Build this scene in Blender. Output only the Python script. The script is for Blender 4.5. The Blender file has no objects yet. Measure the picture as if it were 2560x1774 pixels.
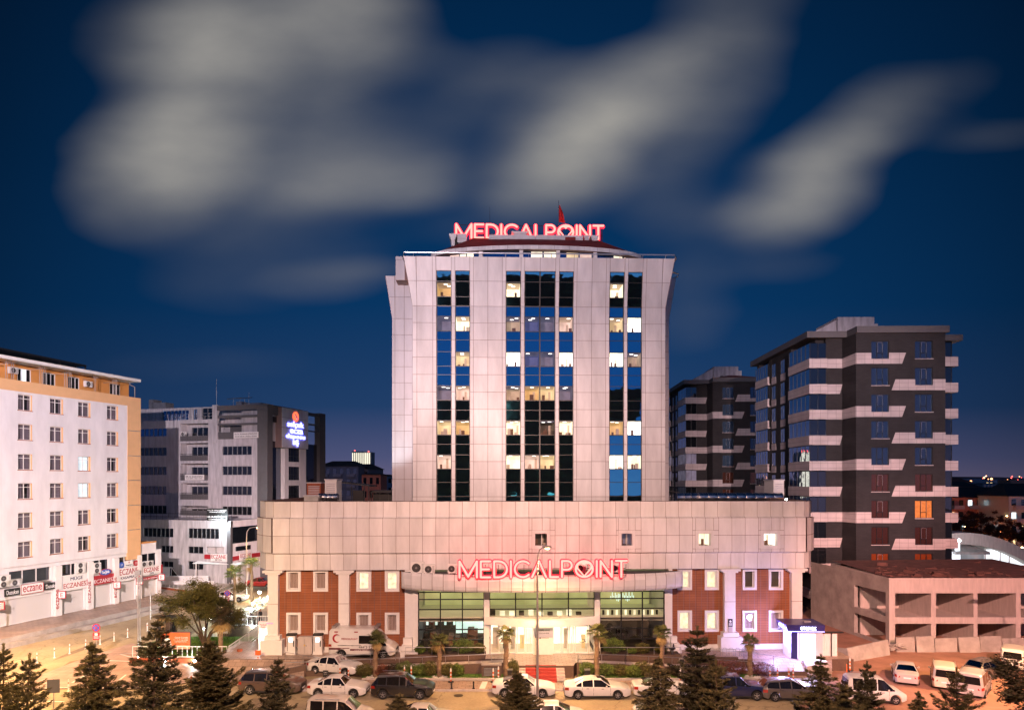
import bpy, math, random
from mathutils import Vector, Matrix
R = math.radians
rnd = random.Random(7)
S = bpy.context.scene
COL = S.collection
# ---------------------------------------------------------------- camera
F = 1707.0            # focal length in photo pixels (24 mm on a 36 mm sensor)
CX, HY, CH = 1280.0, 1202.0, 16.0
cam_d = bpy.data.cameras.new('camera'); cam_d.lens = 24; cam_d.sensor_width = 36
cam_d.shift_y = (HY - 887.0) / 2560.0
cam_d.clip_start = .3; cam_d.clip_end = 6000
cam = bpy.data.objects.new('camera', cam_d); COL.objects.link(cam)
cam.location = (0, 0, CH); cam.rotation_euler = (R(90), 0, 0)
S.camera = cam
S.view_settings.view_transform = 'Standard'; S.view_settings.look = 'None'
S.view_settings.exposure = 0.0; S.view_settings.gamma = 1
S.cycles.use_denoising = True
S.cycles.max_bounces = 6; S.cycles.diffuse_bounces = 3; S.cycles.glossy_bounces = 4
S.cycles.transmission_bounces = 4; S.cycles.transparent_max_bounces = 10
S.cycles.sample_clamp_indirect = 4.0
S.cycles.caustics_reflective = False; S.cycles.caustics_refractive = False

# ---------------------------------------------------------------- world: dusk sky with long soft clouds
W = bpy.data.worlds.new('World'); S.world = W; W.use_nodes = True
nt = W.node_tree; nt.nodes.clear()
def nn(t, **k):
    n = nt.nodes.new(t)
    for a, b in k.items(): setattr(n, a, b)
    return n
def lk(a, b): nt.links.new(a, b)
def mth(op, a, b=None, clamp=False):
    n = nn('ShaderNodeMath', operation=op, use_clamp=clamp)
    for i, v in enumerate((a, b)):
        if v is None: continue
        if isinstance(v, (int, float)): n.inputs[i].default_value = v
        else: lk(v, n.inputs[i])
    return n.outputs[0]
tc = nn('ShaderNodeTexCoord')
sep = nn('ShaderNodeSeparateXYZ'); lk(tc.outputs['Generated'], sep.inputs[0])
yy = mth('MAXIMUM', mth('ABSOLUTE', sep.outputs[1]), .08)
U = mth('DIVIDE', sep.outputs[0], yy); V = mth('DIVIDE', sep.outputs[2], yy)
comb = nn('ShaderNodeCombineXYZ'); lk(U, comb.inputs[0]); lk(V, comb.inputs[1])
# soft streaky distortion
mp = nn('ShaderNodeMapping'); lk(comb.outputs[0], mp.inputs[0]); mp.inputs['Scale'].default_value = (1.3, 3.5, 1)
mp.inputs['Rotation'].default_value = (0, 0, R(-5))
nz = nn('ShaderNodeTexNoise'); lk(mp.outputs[0], nz.inputs['Vector']); nz.inputs['Scale'].default_value = 2.0; nz.inputs['Detail'].default_value = 2.5; nz.inputs['Roughness'].default_value = .5
sub = nn('ShaderNodeVectorMath', operation='SUBTRACT'); lk(nz.outputs['Color'], sub.inputs[0]); sub.inputs[1].default_value = (.5, .5, .5)
scl = nn('ShaderNodeVectorMath', operation='MULTIPLY'); lk(sub.outputs[0], scl.inputs[0]); scl.inputs[1].default_value = (.10, .07, 0)
add = nn('ShaderNodeVectorMath', operation='ADD'); lk(comb.outputs[0], add.inputs[0]); lk(scl.outputs[0], add.inputs[1])
BL = [(360, 360, 225, 165, 25, 1.0), (440, 210, 250, 220, 60, .95), (560, 50, 400, 150, 5, .75), (820, 60, 210, 130, -20, .55),
      (700, 240, 260, 200, 45, .45), (830, 370, 290, 110, 8, .4), (960, 410, 160, 70, 5, .25), (600, 430, 420, 130, 5, .35),
      (1270, 340, 210, 140, 30, .95), (1390, 240, 280, 120, 38, .75), (1420, 150, 280, 90, 15, .3), (1620, 70, 230, 170, 50, .34), (1600, 200, 200, 150, 30, .22),
      (1180, 430, 150, 70, 10, .25), (1480, 330, 220, 150, 30, .3), (1820, 410, 200, 120, 25, .75), (1920, 310, 230, 110, 38, .55),
      (2060, 230, 240, 80, 30, .16), (1740, 470, 160, 80, 10, .35), (740, 635, 190, 45, 2, .3), (600, 600, 330, 110, 5, .16),
      (1600, 490, 240, 90, 5, .2), (1120, 200, 240, 130, 10, .28), (1700, 590, 240, 60, 5, .12), (1540, 690, 140, 120, 60, .16),
      (450, 830, 420, 70, 3, .07), (1100, 500, 240, 80, 5, .12), (2200, 300, 200, 60, 10, .12)]
tot = None
K = 1.1115
for cx, cy, rx, ry, an, am in BL:
    m = nn('ShaderNodeMapping', vector_type='TEXTURE'); lk(add.outputs[0], m.inputs[0])
    m.inputs['Location'].default_value = ((cx * K - CX) / F, (HY - cy * K) / F, 0)
    m.inputs['Rotation'].default_value = (0, 0, R(an)); m.inputs['Scale'].default_value = (rx * K / F * 1.22, ry * K / F * 1.25, 1)
    g = nn('ShaderNodeTexGradient', gradient_type='SPHERICAL'); lk(m.outputs[0], g.inputs[0])
    r = nn('ShaderNodeMapRange', interpolation_type='SMOOTHSTEP'); lk(g.outputs['Fac'], r.inputs[0]); r.inputs[4].default_value = am
    tot = r.outputs[0] if tot is None else mth('ADD', tot, r.outputs[0])
mp2 = nn('ShaderNodeMapping'); lk(comb.outputs[0], mp2.inputs[0]); mp2.inputs['Scale'].default_value = (1.0, 5.0, 1)
mp2.inputs['Rotation'].default_value = (0, 0, R(-4))
nz2 = nn('ShaderNodeTexNoise'); lk(mp2.outputs[0], nz2.inputs['Vector']); nz2.inputs['Scale'].default_value = 2.2; nz2.inputs['Detail'].default_value = 1.5
stre = mth('ADD', mth('MULTIPLY', nz2.outputs['Fac'], .7), .65)
mp3 = nn('ShaderNodeMapping'); lk(comb.outputs[0], mp3.inputs[0]); mp3.inputs['Scale'].default_value = (2.6, 5.0, 1); mp3.inputs['Rotation'].default_value = (0, 0, R(12))
nz3 = nn('ShaderNodeTexNoise'); lk(mp3.outputs[0], nz3.inputs['Vector']); nz3.inputs['Scale'].default_value = 1.7; nz3.inputs['Detail'].default_value = 5; nz3.inputs['Roughness'].default_value = .45
den = mth('MULTIPLY', mth('MULTIPLY', tot, stre), mth('ADD', mth('MULTIPLY', nz3.outputs['Fac'], 1.3), .35))
dr = nn('ShaderNodeMapRange'); lk(den, dr.inputs[0]); dr.inputs[1].default_value = .03; dr.inputs[2].default_value = 1.8
ramp = nn('ShaderNodeValToRGB'); lk(mth('MULTIPLY', V, 1.0), ramp.inputs[0])
cr = ramp.color_ramp
pts = [(-.02, (.12, .105, .19)), (.035, (.068, .078, .170)), (.11, (.014, .044, .125)), (.26, (.0018, .032, .108)), (.5, (.0003, .022, .076)), (.78, (.0002, .013, .046))]
cr.elements[0].position = 0; cr.elements[0].color = (*pts[0][1], 1)
cr.elements[1].position = pts[-1][0]; cr.elements[1].color = (*pts[-1][1], 1)
for p, c in pts[1:-1]:
    e = cr.elements.new(p); e.color = (*c, 1)
# darker towards the far left and right, brighter blue afterglow on the other side of the sky
sky = nn('ShaderNodeTexSky'); sky.sky_type = 'NISHITA'; sky.sun_disc = False; sky.sun_elevation = R(-3.5); sky.sun_rotation = R(180)
side = mth('SUBTRACT', 1.12, mth('MULTIPLY', mth('MULTIPLY', U, U), .95)); 
side = mth('MAXIMUM', side, .45)
back = nn('ShaderNodeMapRange'); lk(sep.outputs[1], back.inputs[0]); back.inputs[1].default_value = .1; back.inputs[2].default_value = -.3
back.inputs[3].default_value = 1; back.inputs[4].default_value = 2.6
fac = mth('MULTIPLY', side, back.outputs[0])
vm = nn('ShaderNodeVectorMath', operation='SCALE'); lk(ramp.outputs[0], vm.inputs[0]); lk(fac, vm.inputs['Scale'])
sk2 = nn('ShaderNodeVectorMath', operation='SCALE'); lk(sky.outputs[0], sk2.inputs[0]); sk2.inputs['Scale'].default_value = .02
base = nn('ShaderNodeVectorMath', operation='ADD'); lk(vm.outputs[0], base.inputs[0]); lk(sk2.outputs[0], base.inputs[1])
mixc = nn('ShaderNodeMix', data_type='RGBA'); lk(mth('MULTIPLY', mth('MAXIMUM', dr.outputs[0], 0), .98), mixc.inputs[0])
lk(base.outputs[0], mixc.inputs[6]); mixc.inputs[7].default_value = (.36, .345, .32, 1)
bg = nn('ShaderNodeBackground'); lk(mixc.outputs[2], bg.inputs[0]); bg.inputs[1].default_value = 1.0
ow = nn('ShaderNodeOutputWorld'); lk(bg.outputs[0], ow.inputs[0])
W.cycles.sampling_method = 'MANUAL'; W.cycles.sample_map_resolution = 512

# ---------------------------------------------------------------- materials
MATS = {}
def rgb(h):
    v = [int(h[i:i + 2], 16) / 255 for i in (0, 2, 4)]
    return tuple(((x + .055) / 1.055) ** 2.4 if x > .04045 else x / 12.92 for x in v)
def mat(name, col, rough=.6, metal=0, var=.12, scale=2.0, bump=0, bscale=20, spec=.5, island=0, coat=0, stretch=None, trans=0, alpha=1):
    m = bpy.data.materials.new(name); m.use_nodes = True; MATS[name] = m
    t = m.node_tree; b = t.nodes['Principled BSDF']
    b.inputs['Base Color'].default_value = (*col, 1); b.inputs['Roughness'].default_value = rough
    b.inputs['Metallic'].default_value = metal; b.inputs['Specular IOR Level'].default_value = spec
    b.inputs['Coat Weight'].default_value = coat
    if coat: b.inputs['Coat Roughness'].default_value = .05
    tx = t.nodes.new('ShaderNodeTexCoord'); src = tx.outputs['Object']
    if stretch:
        mp = t.nodes.new('ShaderNodeMapping'); mp.inputs['Scale'].default_value = stretch
        t.links.new(src, mp.inputs[0]); src = mp.outputs[0]
    if var:
        n = t.nodes.new('ShaderNodeTexNoise'); n.inputs['Scale'].default_value = scale; n.inputs['Detail'].default_value = 6
        n.inputs['Roughness'].default_value = .62
        t.links.new(src, n.inputs['Vector'])
        mr = t.nodes.new('ShaderNodeMapRange'); mr.inputs[1].default_value = .3; mr.inputs[2].default_value = .7
        mr.inputs[3].default_value = 1 - var; mr.inputs[4].default_value = 1 + var * .6
        t.links.new(n.outputs['Fac'], mr.inputs[0]); fac = mr.outputs[0]
        if island:
            g = t.nodes.new('ShaderNodeNewGeometry'); m2 = t.nodes.new('ShaderNodeMapRange')
            m2.inputs[3].default_value = 1 - island; m2.inputs[4].default_value = 1 + island * .5
            t.links.new(g.outputs['Random Per Island'], m2.inputs[0])
            mm = t.nodes.new('ShaderNodeMath'); mm.operation = 'MULTIPLY'
            t.links.new(fac, mm.inputs[0]); t.links.new(m2.outputs[0], mm.inputs[1]); fac = mm.outputs[0]
        vs = t.nodes.new('ShaderNodeVectorMath'); vs.operation = 'SCALE'; vs.inputs[0].default_value = col
        t.links.new(fac, vs.inputs['Scale']); t.links.new(vs.outputs[0], b.inputs['Base Color'])
    if bump:
        n2 = t.nodes.new('ShaderNodeTexNoise'); n2.inputs['Scale'].default_value = bscale; n2.inputs['Detail'].default_value = 5
        t.links.new(src, n2.inputs['Vector'])
        bp = t.nodes.new('ShaderNodeBump'); bp.inputs['Strength'].default_value = bump; bp.inputs['Distance'].default_value = .02
        t.links.new(n2.outputs['Fac'], bp.inputs['Height']); t.links.new(bp.outputs[0], b.inputs['Normal'])
    if trans: b.inputs['Transmission Weight'].default_value = trans
    return m
def emit(name, col, st, var=0, scale=2, spots=None):
    m = bpy.data.materials.new(name); m.use_nodes = True; MATS[name] = m
    t = m.node_tree; b = t.nodes['Principled BSDF']
    b.inputs['Base Color'].default_value = (*[c * .5 for c in col], 1); b.inputs['Roughness'].default_value = .6
    b.inputs['Emission Color'].default_value = (*col, 1); b.inputs['Emission Strength'].default_value = st
    if var:
        tx = t.nodes.new('ShaderNodeTexCoord'); n = t.nodes.new('ShaderNodeTexNoise'); n.inputs['Scale'].default_value = scale; n.inputs['Detail'].default_value = 2
        t.links.new(tx.outputs['Object'], n.inputs['Vector'])
        mr = t.nodes.new('ShaderNodeMapRange'); mr.inputs[1].default_value = .35; mr.inputs[2].default_value = .65
        mr.inputs[3].default_value = st * (1 - var); mr.inputs[4].default_value = st * (1 + var * .5)
        t.links.new(n.outputs['Fac'], mr.inputs[0]); t.links.new(mr.outputs[0], b.inputs['Emission Strength'])
    m.cycles.emission_sampling = 'NONE' if st < 3 else 'AUTO'
    return m
def bricks(name, c1, c2, mortar, w, h, rough=.8, msize=.02, off=.5, axes='xz', bump=.3, var=.15):
    m = bpy.data.materials.new(name); m.use_nodes = True; MATS[name] = m
    t = m.node_tree; b = t.nodes['Principled BSDF']; b.inputs['Roughness'].default_value = rough
    tx = t.nodes.new('ShaderNodeTexCoord'); sp = t.nodes.new('ShaderNodeSeparateXYZ'); cb = t.nodes.new('ShaderNodeCombineXYZ')
    t.links.new(tx.outputs['Object'], sp.inputs[0])
    ix = {'x': 0, 'y': 1, 'z': 2}
    t.links.new(sp.outputs[ix[axes[0]]], cb.inputs[0]); t.links.new(sp.outputs[ix[axes[1]]], cb.inputs[1])
    br = t.nodes.new('ShaderNodeTexBrick'); br.offset = off; br.inputs['Scale'].default_value = 1
    br.inputs['Brick Width'].default_value = w; br.inputs['Row Height'].default_value = h; br.inputs['Mortar Size'].default_value = msize
    br.inputs['Color1'].default_value = (*c1, 1); br.inputs['Color2'].default_value = (*c2, 1); br.inputs['Mortar'].default_value = (*mortar, 1)
    t.links.new(cb.outputs[0], br.inputs['Vector'])
    n = t.nodes.new('ShaderNodeTexNoise'); n.inputs['Scale'].default_value = .7; n.inputs['Detail'].default_value = 6
    t.links.new(tx.outputs['Object'], n.inputs['Vector'])
    mr = t.nodes.new('ShaderNodeMapRange'); mr.inputs[1].default_value = .3; mr.inputs[2].default_value = .7
    mr.inputs[3].default_value = 1 - var; mr.inputs[4].default_value = 1 + var; t.links.new(n.outputs['Fac'], mr.inputs[0])
    vs = t.nodes.new('ShaderNodeVectorMath'); vs.operation = 'SCALE'
    t.links.new(br.outputs['Color'], vs.inputs[0]); t.links.new(mr.outputs[0], vs.inputs['Scale']); t.links.new(vs.outputs[0], b.inputs['Base Color'])
    if bump:
        bp = t.nodes.new('ShaderNodeBump'); bp.inputs['Strength'].default_value = bump; bp.inputs['Distance'].default_value = .02; bp.invert = True
        t.links.new(br.outputs['Fac'], bp.inputs['Height']); t.links.new(bp.outputs[0], b.inputs['Normal'])
    return m
def stripes(name, c1, c2, freq, axis='z', rough=.5, prof='SIN', bump=.5):
    m = bpy.data.materials.new(name); m.use_nodes = True; MATS[name] = m
    t = m.node_tree; b = t.nodes['Principled BSDF']; b.inputs['Roughness'].default_value = rough
    tx = t.nodes.new('ShaderNodeTexCoord'); w = t.nodes.new('ShaderNodeTexWave'); w.wave_profile = prof
    w.bands_direction = axis.upper(); w.inputs['Scale'].default_value = freq; w.inputs['Distortion'].default_value = .3 if axis == 'z' else 1.5
    t.links.new(tx.outputs['Object'], w.inputs['Vector'])
    mx = t.nodes.new('ShaderNodeMix'); mx.data_type = 'RGBA'; mx.inputs[6].default_value = (*c1, 1); mx.inputs[7].default_value = (*c2, 1)
    t.links.new(w.outputs['Fac'], mx.inputs[0]); t.links.new(mx.outputs[2], b.inputs['Base Color'])
    bp = t.nodes.new('ShaderNodeBump'); bp.inputs['Strength'].default_value = bump; bp.inputs['Distance'].default_value = .03
    t.links.new(w.outputs['Fac'], bp.inputs['Height']); t.links.new(bp.outputs[0], b.inputs['Normal'])
    return m
def glassmat(name, tint, refl, rough=.02, dark=(.01, .012, .015)):
    """coated facade glass: a dark pane that mirrors its surroundings, slightly wavy"""
    m = bpy.data.materials.new(name); m.use_nodes = True; MATS[name] = m
    t = m.node_tree; t.nodes.clear(); o = t.nodes.new('ShaderNodeOutputMaterial')
    g = t.nodes.new('ShaderNodeBsdfGlossy'); g.inputs['Color'].default_value = (*tint, 1); g.inputs['Roughness'].default_value = rough
    d = t.nodes.new('ShaderNodeBsdfDiffuse'); d.inputs['Color'].default_value = (*dark, 1)
    fr = t.nodes.new('ShaderNodeLayerWeight'); fr.inputs['Blend'].default_value = .4
    mr = t.nodes.new('ShaderNodeMapRange'); mr.inputs[3].default_value = refl; mr.inputs[4].default_value = 1
    t.links.new(fr.outputs['Fresnel'], mr.inputs[0])
    mx = t.nodes.new('ShaderNodeMixShader'); t.links.new(mr.outputs[0], mx.inputs[0]); t.links.new(d.outputs[0], mx.inputs[1]); t.links.new(g.outputs[0], mx.inputs[2])
    tx = t.nodes.new('ShaderNodeTexCoord'); n = t.nodes.new('ShaderNodeTexNoise'); n.inputs['Scale'].default_value = .9; n.inputs['Detail'].default_value = 1
    t.links.new(tx.outputs['Object'], n.inputs['Vector'])
    bp = t.nodes.new('ShaderNodeBump'); bp.inputs['Strength'].default_value = .12; bp.inputs['Distance'].default_value = .05
    t.links.new(n.outputs['Fac'], bp.inputs['Height']); t.links.new(bp.outputs[0], g.inputs['Normal'])
    t.links.new(mx.outputs[0], o.inputs[0]); return m
def clearmat(name, tint=(.9, .95, .92), refl=.12):
    m = bpy.data.materials.new(name); m.use_nodes = True; MATS[name] = m
    t = m.node_tree; t.nodes.clear(); o = t.nodes.new('ShaderNodeOutputMaterial')
    g = t.nodes.new('ShaderNodeBsdfGlossy'); g.inputs['Roughness'].default_value = .02
    d = t.nodes.new('ShaderNodeBsdfTransparent'); d.inputs['Color'].default_value = (*tint, 1)
    mx = t.nodes.new('ShaderNodeMixShader'); mx.inputs[0].default_value = refl
    t.links.new(d.outputs[0], mx.inputs[1]); t.links.new(g.outputs[0], mx.inputs[2]); t.links.new(mx.outputs[0], o.inputs[0]); return m
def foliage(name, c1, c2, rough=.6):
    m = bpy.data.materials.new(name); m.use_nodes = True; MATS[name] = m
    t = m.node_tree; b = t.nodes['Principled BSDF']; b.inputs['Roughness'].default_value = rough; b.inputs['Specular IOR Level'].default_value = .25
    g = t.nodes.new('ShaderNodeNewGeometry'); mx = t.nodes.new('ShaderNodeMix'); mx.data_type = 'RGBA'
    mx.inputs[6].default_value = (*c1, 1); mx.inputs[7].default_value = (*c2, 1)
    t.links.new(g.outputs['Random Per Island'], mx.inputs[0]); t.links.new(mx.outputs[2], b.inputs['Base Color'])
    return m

# ---------------------------------------------------------------- mesh builder
class MB:
    def __init__(s): s.v = []; s.f = []; s.m = []
    def face(s, pts, m=0):
        n = len(s.v); s.v += [tuple(p) for p in pts]; s.f.append(tuple(range(n, n + len(pts)))); s.m.append(m)
    def box(s, x0, x1, y0, y1, z0, z1, m=0, skip=''):
        n = len(s.v)
        s.v += [(x0, y0, z0), (x1, y0, z0), (x1, y1, z0), (x0, y1, z0), (x0, y0, z1), (x1, y0, z1), (x1, y1, z1), (x0, y1, z1)]
        for k, q in (('b', (3, 2, 1, 0)), ('t', (4, 5, 6, 7)), ('f', (0, 1, 5, 4)), ('r', (1, 2, 6, 5)), ('k', (2, 3, 7, 6)), ('l', (3, 0, 4, 7))):
            if k in skip: continue
            s.f.append(tuple(n + i for i in q)); s.m.append(m)
    def hexa(s, b, t, m=0):
        """b, t: four bottom and four top points, counter-clockwise from above"""
        n = len(s.v); s.v += [tuple(p) for p in b] + [tuple(p) for p in t]
        for q in ((3, 2, 1, 0), (4, 5, 6, 7), (0, 1, 5, 4), (1, 2, 6, 5), (2, 3, 7, 6), (3, 0, 4, 7)):
            s.f.append(tuple(n + i for i in q)); s.m.append(m)
    def prism(s, poly, z0, z1, m=0, mt=None):
        k = len(poly); n = len(s.v)
        zb = z0 if isinstance(z0, (list, tuple)) else [z0] * k
        zt = z1 if isinstance(z1, (list, tuple)) else [z1] * k
        s.v += [(p[0], p[1], z) for p, z in zip(poly, zb)] + [(p[0], p[1], z) for p, z in zip(poly, zt)]
        s.f.append(tuple(n + i for i in range(k - 1, -1, -1))); s.m.append(m)
        s.f.append(tuple(n + k + i for i in range(k))); s.m.append(m if mt is None else mt)
        for i in range(k):
            j = (i + 1) % k; s.f.append((n + i, n + j, n + k + j, n + k + i)); s.m.append(m)
    def tube(s, pts, r, n=8, m=0, cap=True, r1=None):
        pts = [Vector(p) for p in pts]; L = len(pts); st = len(s.v)
        rs = r if isinstance(r, (list, tuple)) else [r + ((r if r1 is None else r1) - r) * i / max(1, L - 1) for i in range(L)]
        t0 = (pts[1] - pts[0]).normalized(); up = Vector((0, 0, 1)) if abs(t0.z) < .9 else Vector((1, 0, 0))
        a = t0.cross(up).normalized()
        for i, p in enumerate(pts):
            t = (pts[min(i + 1, L - 1)] - pts[max(i - 1, 0)]).normalized()
            a = (a - t * a.dot(t)).normalized(); b = t.cross(a)
            for k in range(n):
                th = 2 * math.pi * k / n; q = p + (a * math.cos(th) + b * math.sin(th)) * rs[i]; s.v.append(tuple(q))
        for i in range(L - 1):
            for k in range(n):
                k2 = (k + 1) % n; s.f.append((st + i * n + k, st + i * n + k2, st + (i + 1) * n + k2, st + (i + 1) * n + k)); s.m.append(m)
        if cap:
            s.f.append(tuple(st + k for k in range(n - 1, -1, -1))); s.m.append(m)
            s.f.append(tuple(st + (L - 1) * n + k for k in range(n))); s.m.append(m)
    def lathe(s, prof, n=12, m=0, o=(0, 0, 0), axis='z', cap=True):
        st = len(s.v)
        for r, h in prof:
            for k in range(n):
                th = 2 * math.pi * k / n; c, d = r * math.cos(th), r * math.sin(th)
                p = (c, d, h) if axis == 'z' else ((d, h, c) if axis == 'y' else (h, c, d))
                s.v.append((p[0] + o[0], p[1] + o[1], p[2] + o[2]))
        L = len(prof)
        for i in range(L - 1):
            for k in range(n):
                k2 = (k + 1) % n; s.f.append((st + i * n + k, st + i * n + k2, st + (i + 1) * n + k2, st + (i + 1) * n + k)); s.m.append(m)
        if cap:
            s.f.append(tuple(st + k for k in range(n - 1, -1, -1))); s.m.append(m)
            s.f.append(tuple(st + (L - 1) * n + k for k in range(n))); s.m.append(m)
    def ball(s, c, r, n=8, m=0, sq=(1, 1, 1)):
        pr = [(math.sin(math.pi * i / n) * r * sq[0] + 1e-4, -math.cos(math.pi * i / n) * r * sq[2]) for i in range(n + 1)]
        s.lathe(pr, n + 2, m, c)
    def pieces(s, name, mats, parent, per=6):
        """each box of the list becomes a part of its own"""
        for i in range(0, len(s.f), per):
            q = MB(); lo_ = min(min(f) for f in s.f[i:i + per]); hi_ = max(max(f) for f in s.f[i:i + per]) + 1
            q.v = s.v[lo_:hi_]; q.f = [tuple(k - lo_ for k in f) for f in s.f[i:i + per]]; q.m = s.m[i:i + per]; q.build(name, mats, parent)
    def build(s, name, mats, parent=None, smooth=False, ang=40, loc=None, rot=None):
        me = bpy.data.meshes.new(name); me.from_pydata(s.v, [], s.f)
        for q in (mats if isinstance(mats, (list, tuple)) else [mats]): me.materials.append(MATS[q] if isinstance(q, str) else q)
        me.polygons.foreach_set('material_index', s.m)
        if smooth:
            me.polygons.foreach_set('use_smooth', [True] * len(s.f)); me.set_sharp_from_angle(angle=R(ang))
        me.update()
        o = bpy.data.objects.new(name, me); COL.objects.link(o)
        if parent is not None: o.parent = parent
        if loc is not None: o.location = loc
        if rot is not None: o.rotation_euler = rot
        return o
def tag(o, label, cat, group=None, kind=None):
    if label: o['label'] = label
    if cat: o['category'] = cat
    if group: o['group'] = group
    if kind: o['kind'] = kind
    return o
def struct(o): o['kind'] = 'structure'; return o
def thing(name, label, cat, loc=(0, 0, 0), rz=0, group=None):
    o = bpy.data.objects.new(name, None); COL.objects.link(o); o.location = loc; o.rotation_euler = (0, 0, rz)
    o.empty_display_size = .3
    return tag(o, label, cat, group)
def dup(o, loc=None, rz=None, label=None, parent=None, scale=None):
    c = o.copy(); COL.objects.link(c); c.parent = parent
    if loc is not None: c.location = loc
    if rz is not None: c.rotation_euler = (0, 0, rz)
    if scale is not None: c.scale = (scale,) * 3 if isinstance(scale, (int, float)) else scale
    if label: c['label'] = label
    for ch in list(o.children): dup(ch, parent=c)
    return c
class Frame:
    """a building's own axes: x along its front, -y out of it"""
    def __init__(s, ox, oy, deg):
        s.o = (ox, oy); s.yaw = R(deg); s.ax = (math.cos(s.yaw), math.sin(s.yaw)); s.ay = (-math.sin(s.yaw), math.cos(s.yaw))
    def hit(s, px, py, c=0.0):
        d = ((px - CX) / F, 1.0, -(py - HY) / F)
        t = (c + s.o[0] * s.ay[0] + s.o[1] * s.ay[1]) / (d[0] * s.ay[0] + s.ay[1])
        x, y = t * d[0] - s.o[0], t * d[1] - s.o[1]
        return x * s.ax[0] + y * s.ax[1], CH + t * d[2]
    def x(s, px, c=0.0): return s.hit(px, HY, c)[0]
    def z(s, py, px, c=0.0): return s.hit(px, py, c)[1]
    def root(s, name, label, cat, group=None): return thing(name, label, cat, (s.o[0], s.o[1], 0), s.yaw, group)
    def w(s, x, y, z=0): return (s.o[0] + x * s.ax[0] + y * s.ay[0], s.o[1] + x * s.ax[1] + y * s.ay[1], z)
def G(px, py, z=0.0):
    t = (CH - z) * F / (py - HY); return ((px - CX) / F * t, t, z)
def X(px, Y): return (px - CX) / F * Y
def Z(py, Y): return CH - (py - HY) / F * Y
def wall(mb, x0, x1, z0, z1, holes, y=0, th=.25, m=0, mr=None):
    """wall with openings at local y, thickness th inward, with reveals"""
    mr = m if mr is None else mr
    holes = [(max(a, x0), min(b, x1), max(c, z0), min(d, z1)) for a, b, c, d in holes]
    holes = [h for h in holes if h[1] - h[0] > .01 and h[3] - h[2] > .01]
    xs = sorted({x0, x1, *[h[0] for h in holes], *[h[1] for h in holes]}); zs = sorted({z0, z1, *[h[2] for h in holes], *[h[3] for h in holes]})
    for j in range(len(zs) - 1):
        run = None
        for i in range(len(xs)):
            solid = i < len(xs) - 1 and not any(h[0] - 1e-6 <= xs[i] and xs[i + 1] <= h[1] + 1e-6 and h[2] - 1e-6 <= zs[j] and zs[j + 1] <= h[3] + 1e-6 for h in holes)
            if solid and run is None: run = xs[i]
            if not solid and run is not None:
                mb.face([(run, y, zs[j]), (xs[i], y, zs[j]), (xs[i], y, zs[j + 1]), (run, y, zs[j + 1])], m); run = None
    for a, b, c, d in holes:
        mb.face([(a, y, c), (a, y, d), (a, y + th, d), (a, y + th, c)], mr); mb.face([(b, y, d), (b, y, c), (b, y + th, c), (b, y + th, d)], mr)
        mb.face([(a, y, c), (a, y + th, c), (b, y + th, c), (b, y, c)], mr); mb.face([(a, y + th, d), (a, y, d), (b, y, d), (b, y + th, d)], mr)
def panels(mb, xs, zs, fn=None, y=0, gap=.035, dep=.03, m=0, skip=None, holes=()):
    """cladding sheets set proud of the wall behind, one per grid cell, an open joint between"""
    fn = fn or (lambda x, z, d: (x, y - d, z))
    for i in range(len(xs) - 1):
        for j in range(len(zs) - 1):
            if skip and skip(.5 * (xs[i] + xs[i + 1]), .5 * (zs[j] + zs[j + 1])): continue
            hs_ = [h for h in holes if h[0] < xs[i + 1] - .05 and h[1] > xs[i] + .05 and h[2] < zs[j + 1] - .05 and h[3] > zs[j] + .05]
            if hs_:
                h = hs_[0]; sx_ = sorted({xs[i], xs[i + 1], *[v for v in h[:2] if xs[i] < v < xs[i + 1]]}); sz_ = sorted({zs[j], zs[j + 1], *[v for v in h[2:] if zs[j] < v < zs[j + 1]]})
                panels(mb, sx_, sz_, fn, y, gap, dep, m, lambda x, z: h[0] < x < h[1] and h[2] < z < h[3]); continue
            a, b, c, d = xs[i] + gap / 2, xs[i + 1] - gap / 2, zs[j] + gap / 2, zs[j + 1] - gap / 2
            if b - a < .02 or d - c < .02: continue
            q = [(a, c), (b, c), (b, d), (a, d)]
            fr = [fn(x, z, dep) for x, z in q]; bk = [fn(x, z, 0) for x, z in q]
            n = len(mb.v); mb.v += fr + bk
            for f in ((0, 1, 2, 3), (0, 4, 5, 1), (1, 5, 6, 2), (2, 6, 7, 3), (3, 7, 4, 0)):
                mb.f.append(tuple(n + k for k in f)); mb.m.append(m)
def text(name, s, size, matn, parent=None, loc=(0, 0, 0), rot=(R(90), 0, 0), ext=.02, width=None, height=None, off=0, align='CENTER', shear=0):
    cu = bpy.data.curves.new(name, 'FONT'); cu.body = s; cu.size = size; cu.extrude = ext; cu.align_x = align; cu.align_y = 'CENTER'
    cu.offset = off; cu.shear = shear; cu.resolution_u = 3
    t = bpy.data.objects.new(name + '_src', cu); COL.objects.link(t)
    bpy.context.view_layer.update()
    me = bpy.data.meshes.new_from_object(t); bpy.data.objects.remove(t); bpy.data.curves.remove(cu)
    me.materials.clear(); me.materials.append(MATS[matn]); me.name = name
    xs = [v.co.x for v in me.vertices] or [0]; ys = [v.co.y for v in me.vertices] or [0]
    w, h = max(xs) - min(xs), max(ys) - min(ys); cx, cy = (max(xs) + min(xs)) / 2, (max(ys) + min(ys)) / 2
    sx = width / w if width else 1; sy = height / h if height else (sx if width else 1)
    if height and not width: sx = sy
    for v in me.vertices:
        v.co.x = (v.co.x - (cx if align == 'CENTER' else min(xs))) * sx; v.co.y = (v.co.y - cy) * sy
    o = bpy.data.objects.new(name, me); COL.objects.link(o); o.parent = parent; o.location = loc; o.rotation_euler = rot
    return o
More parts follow.
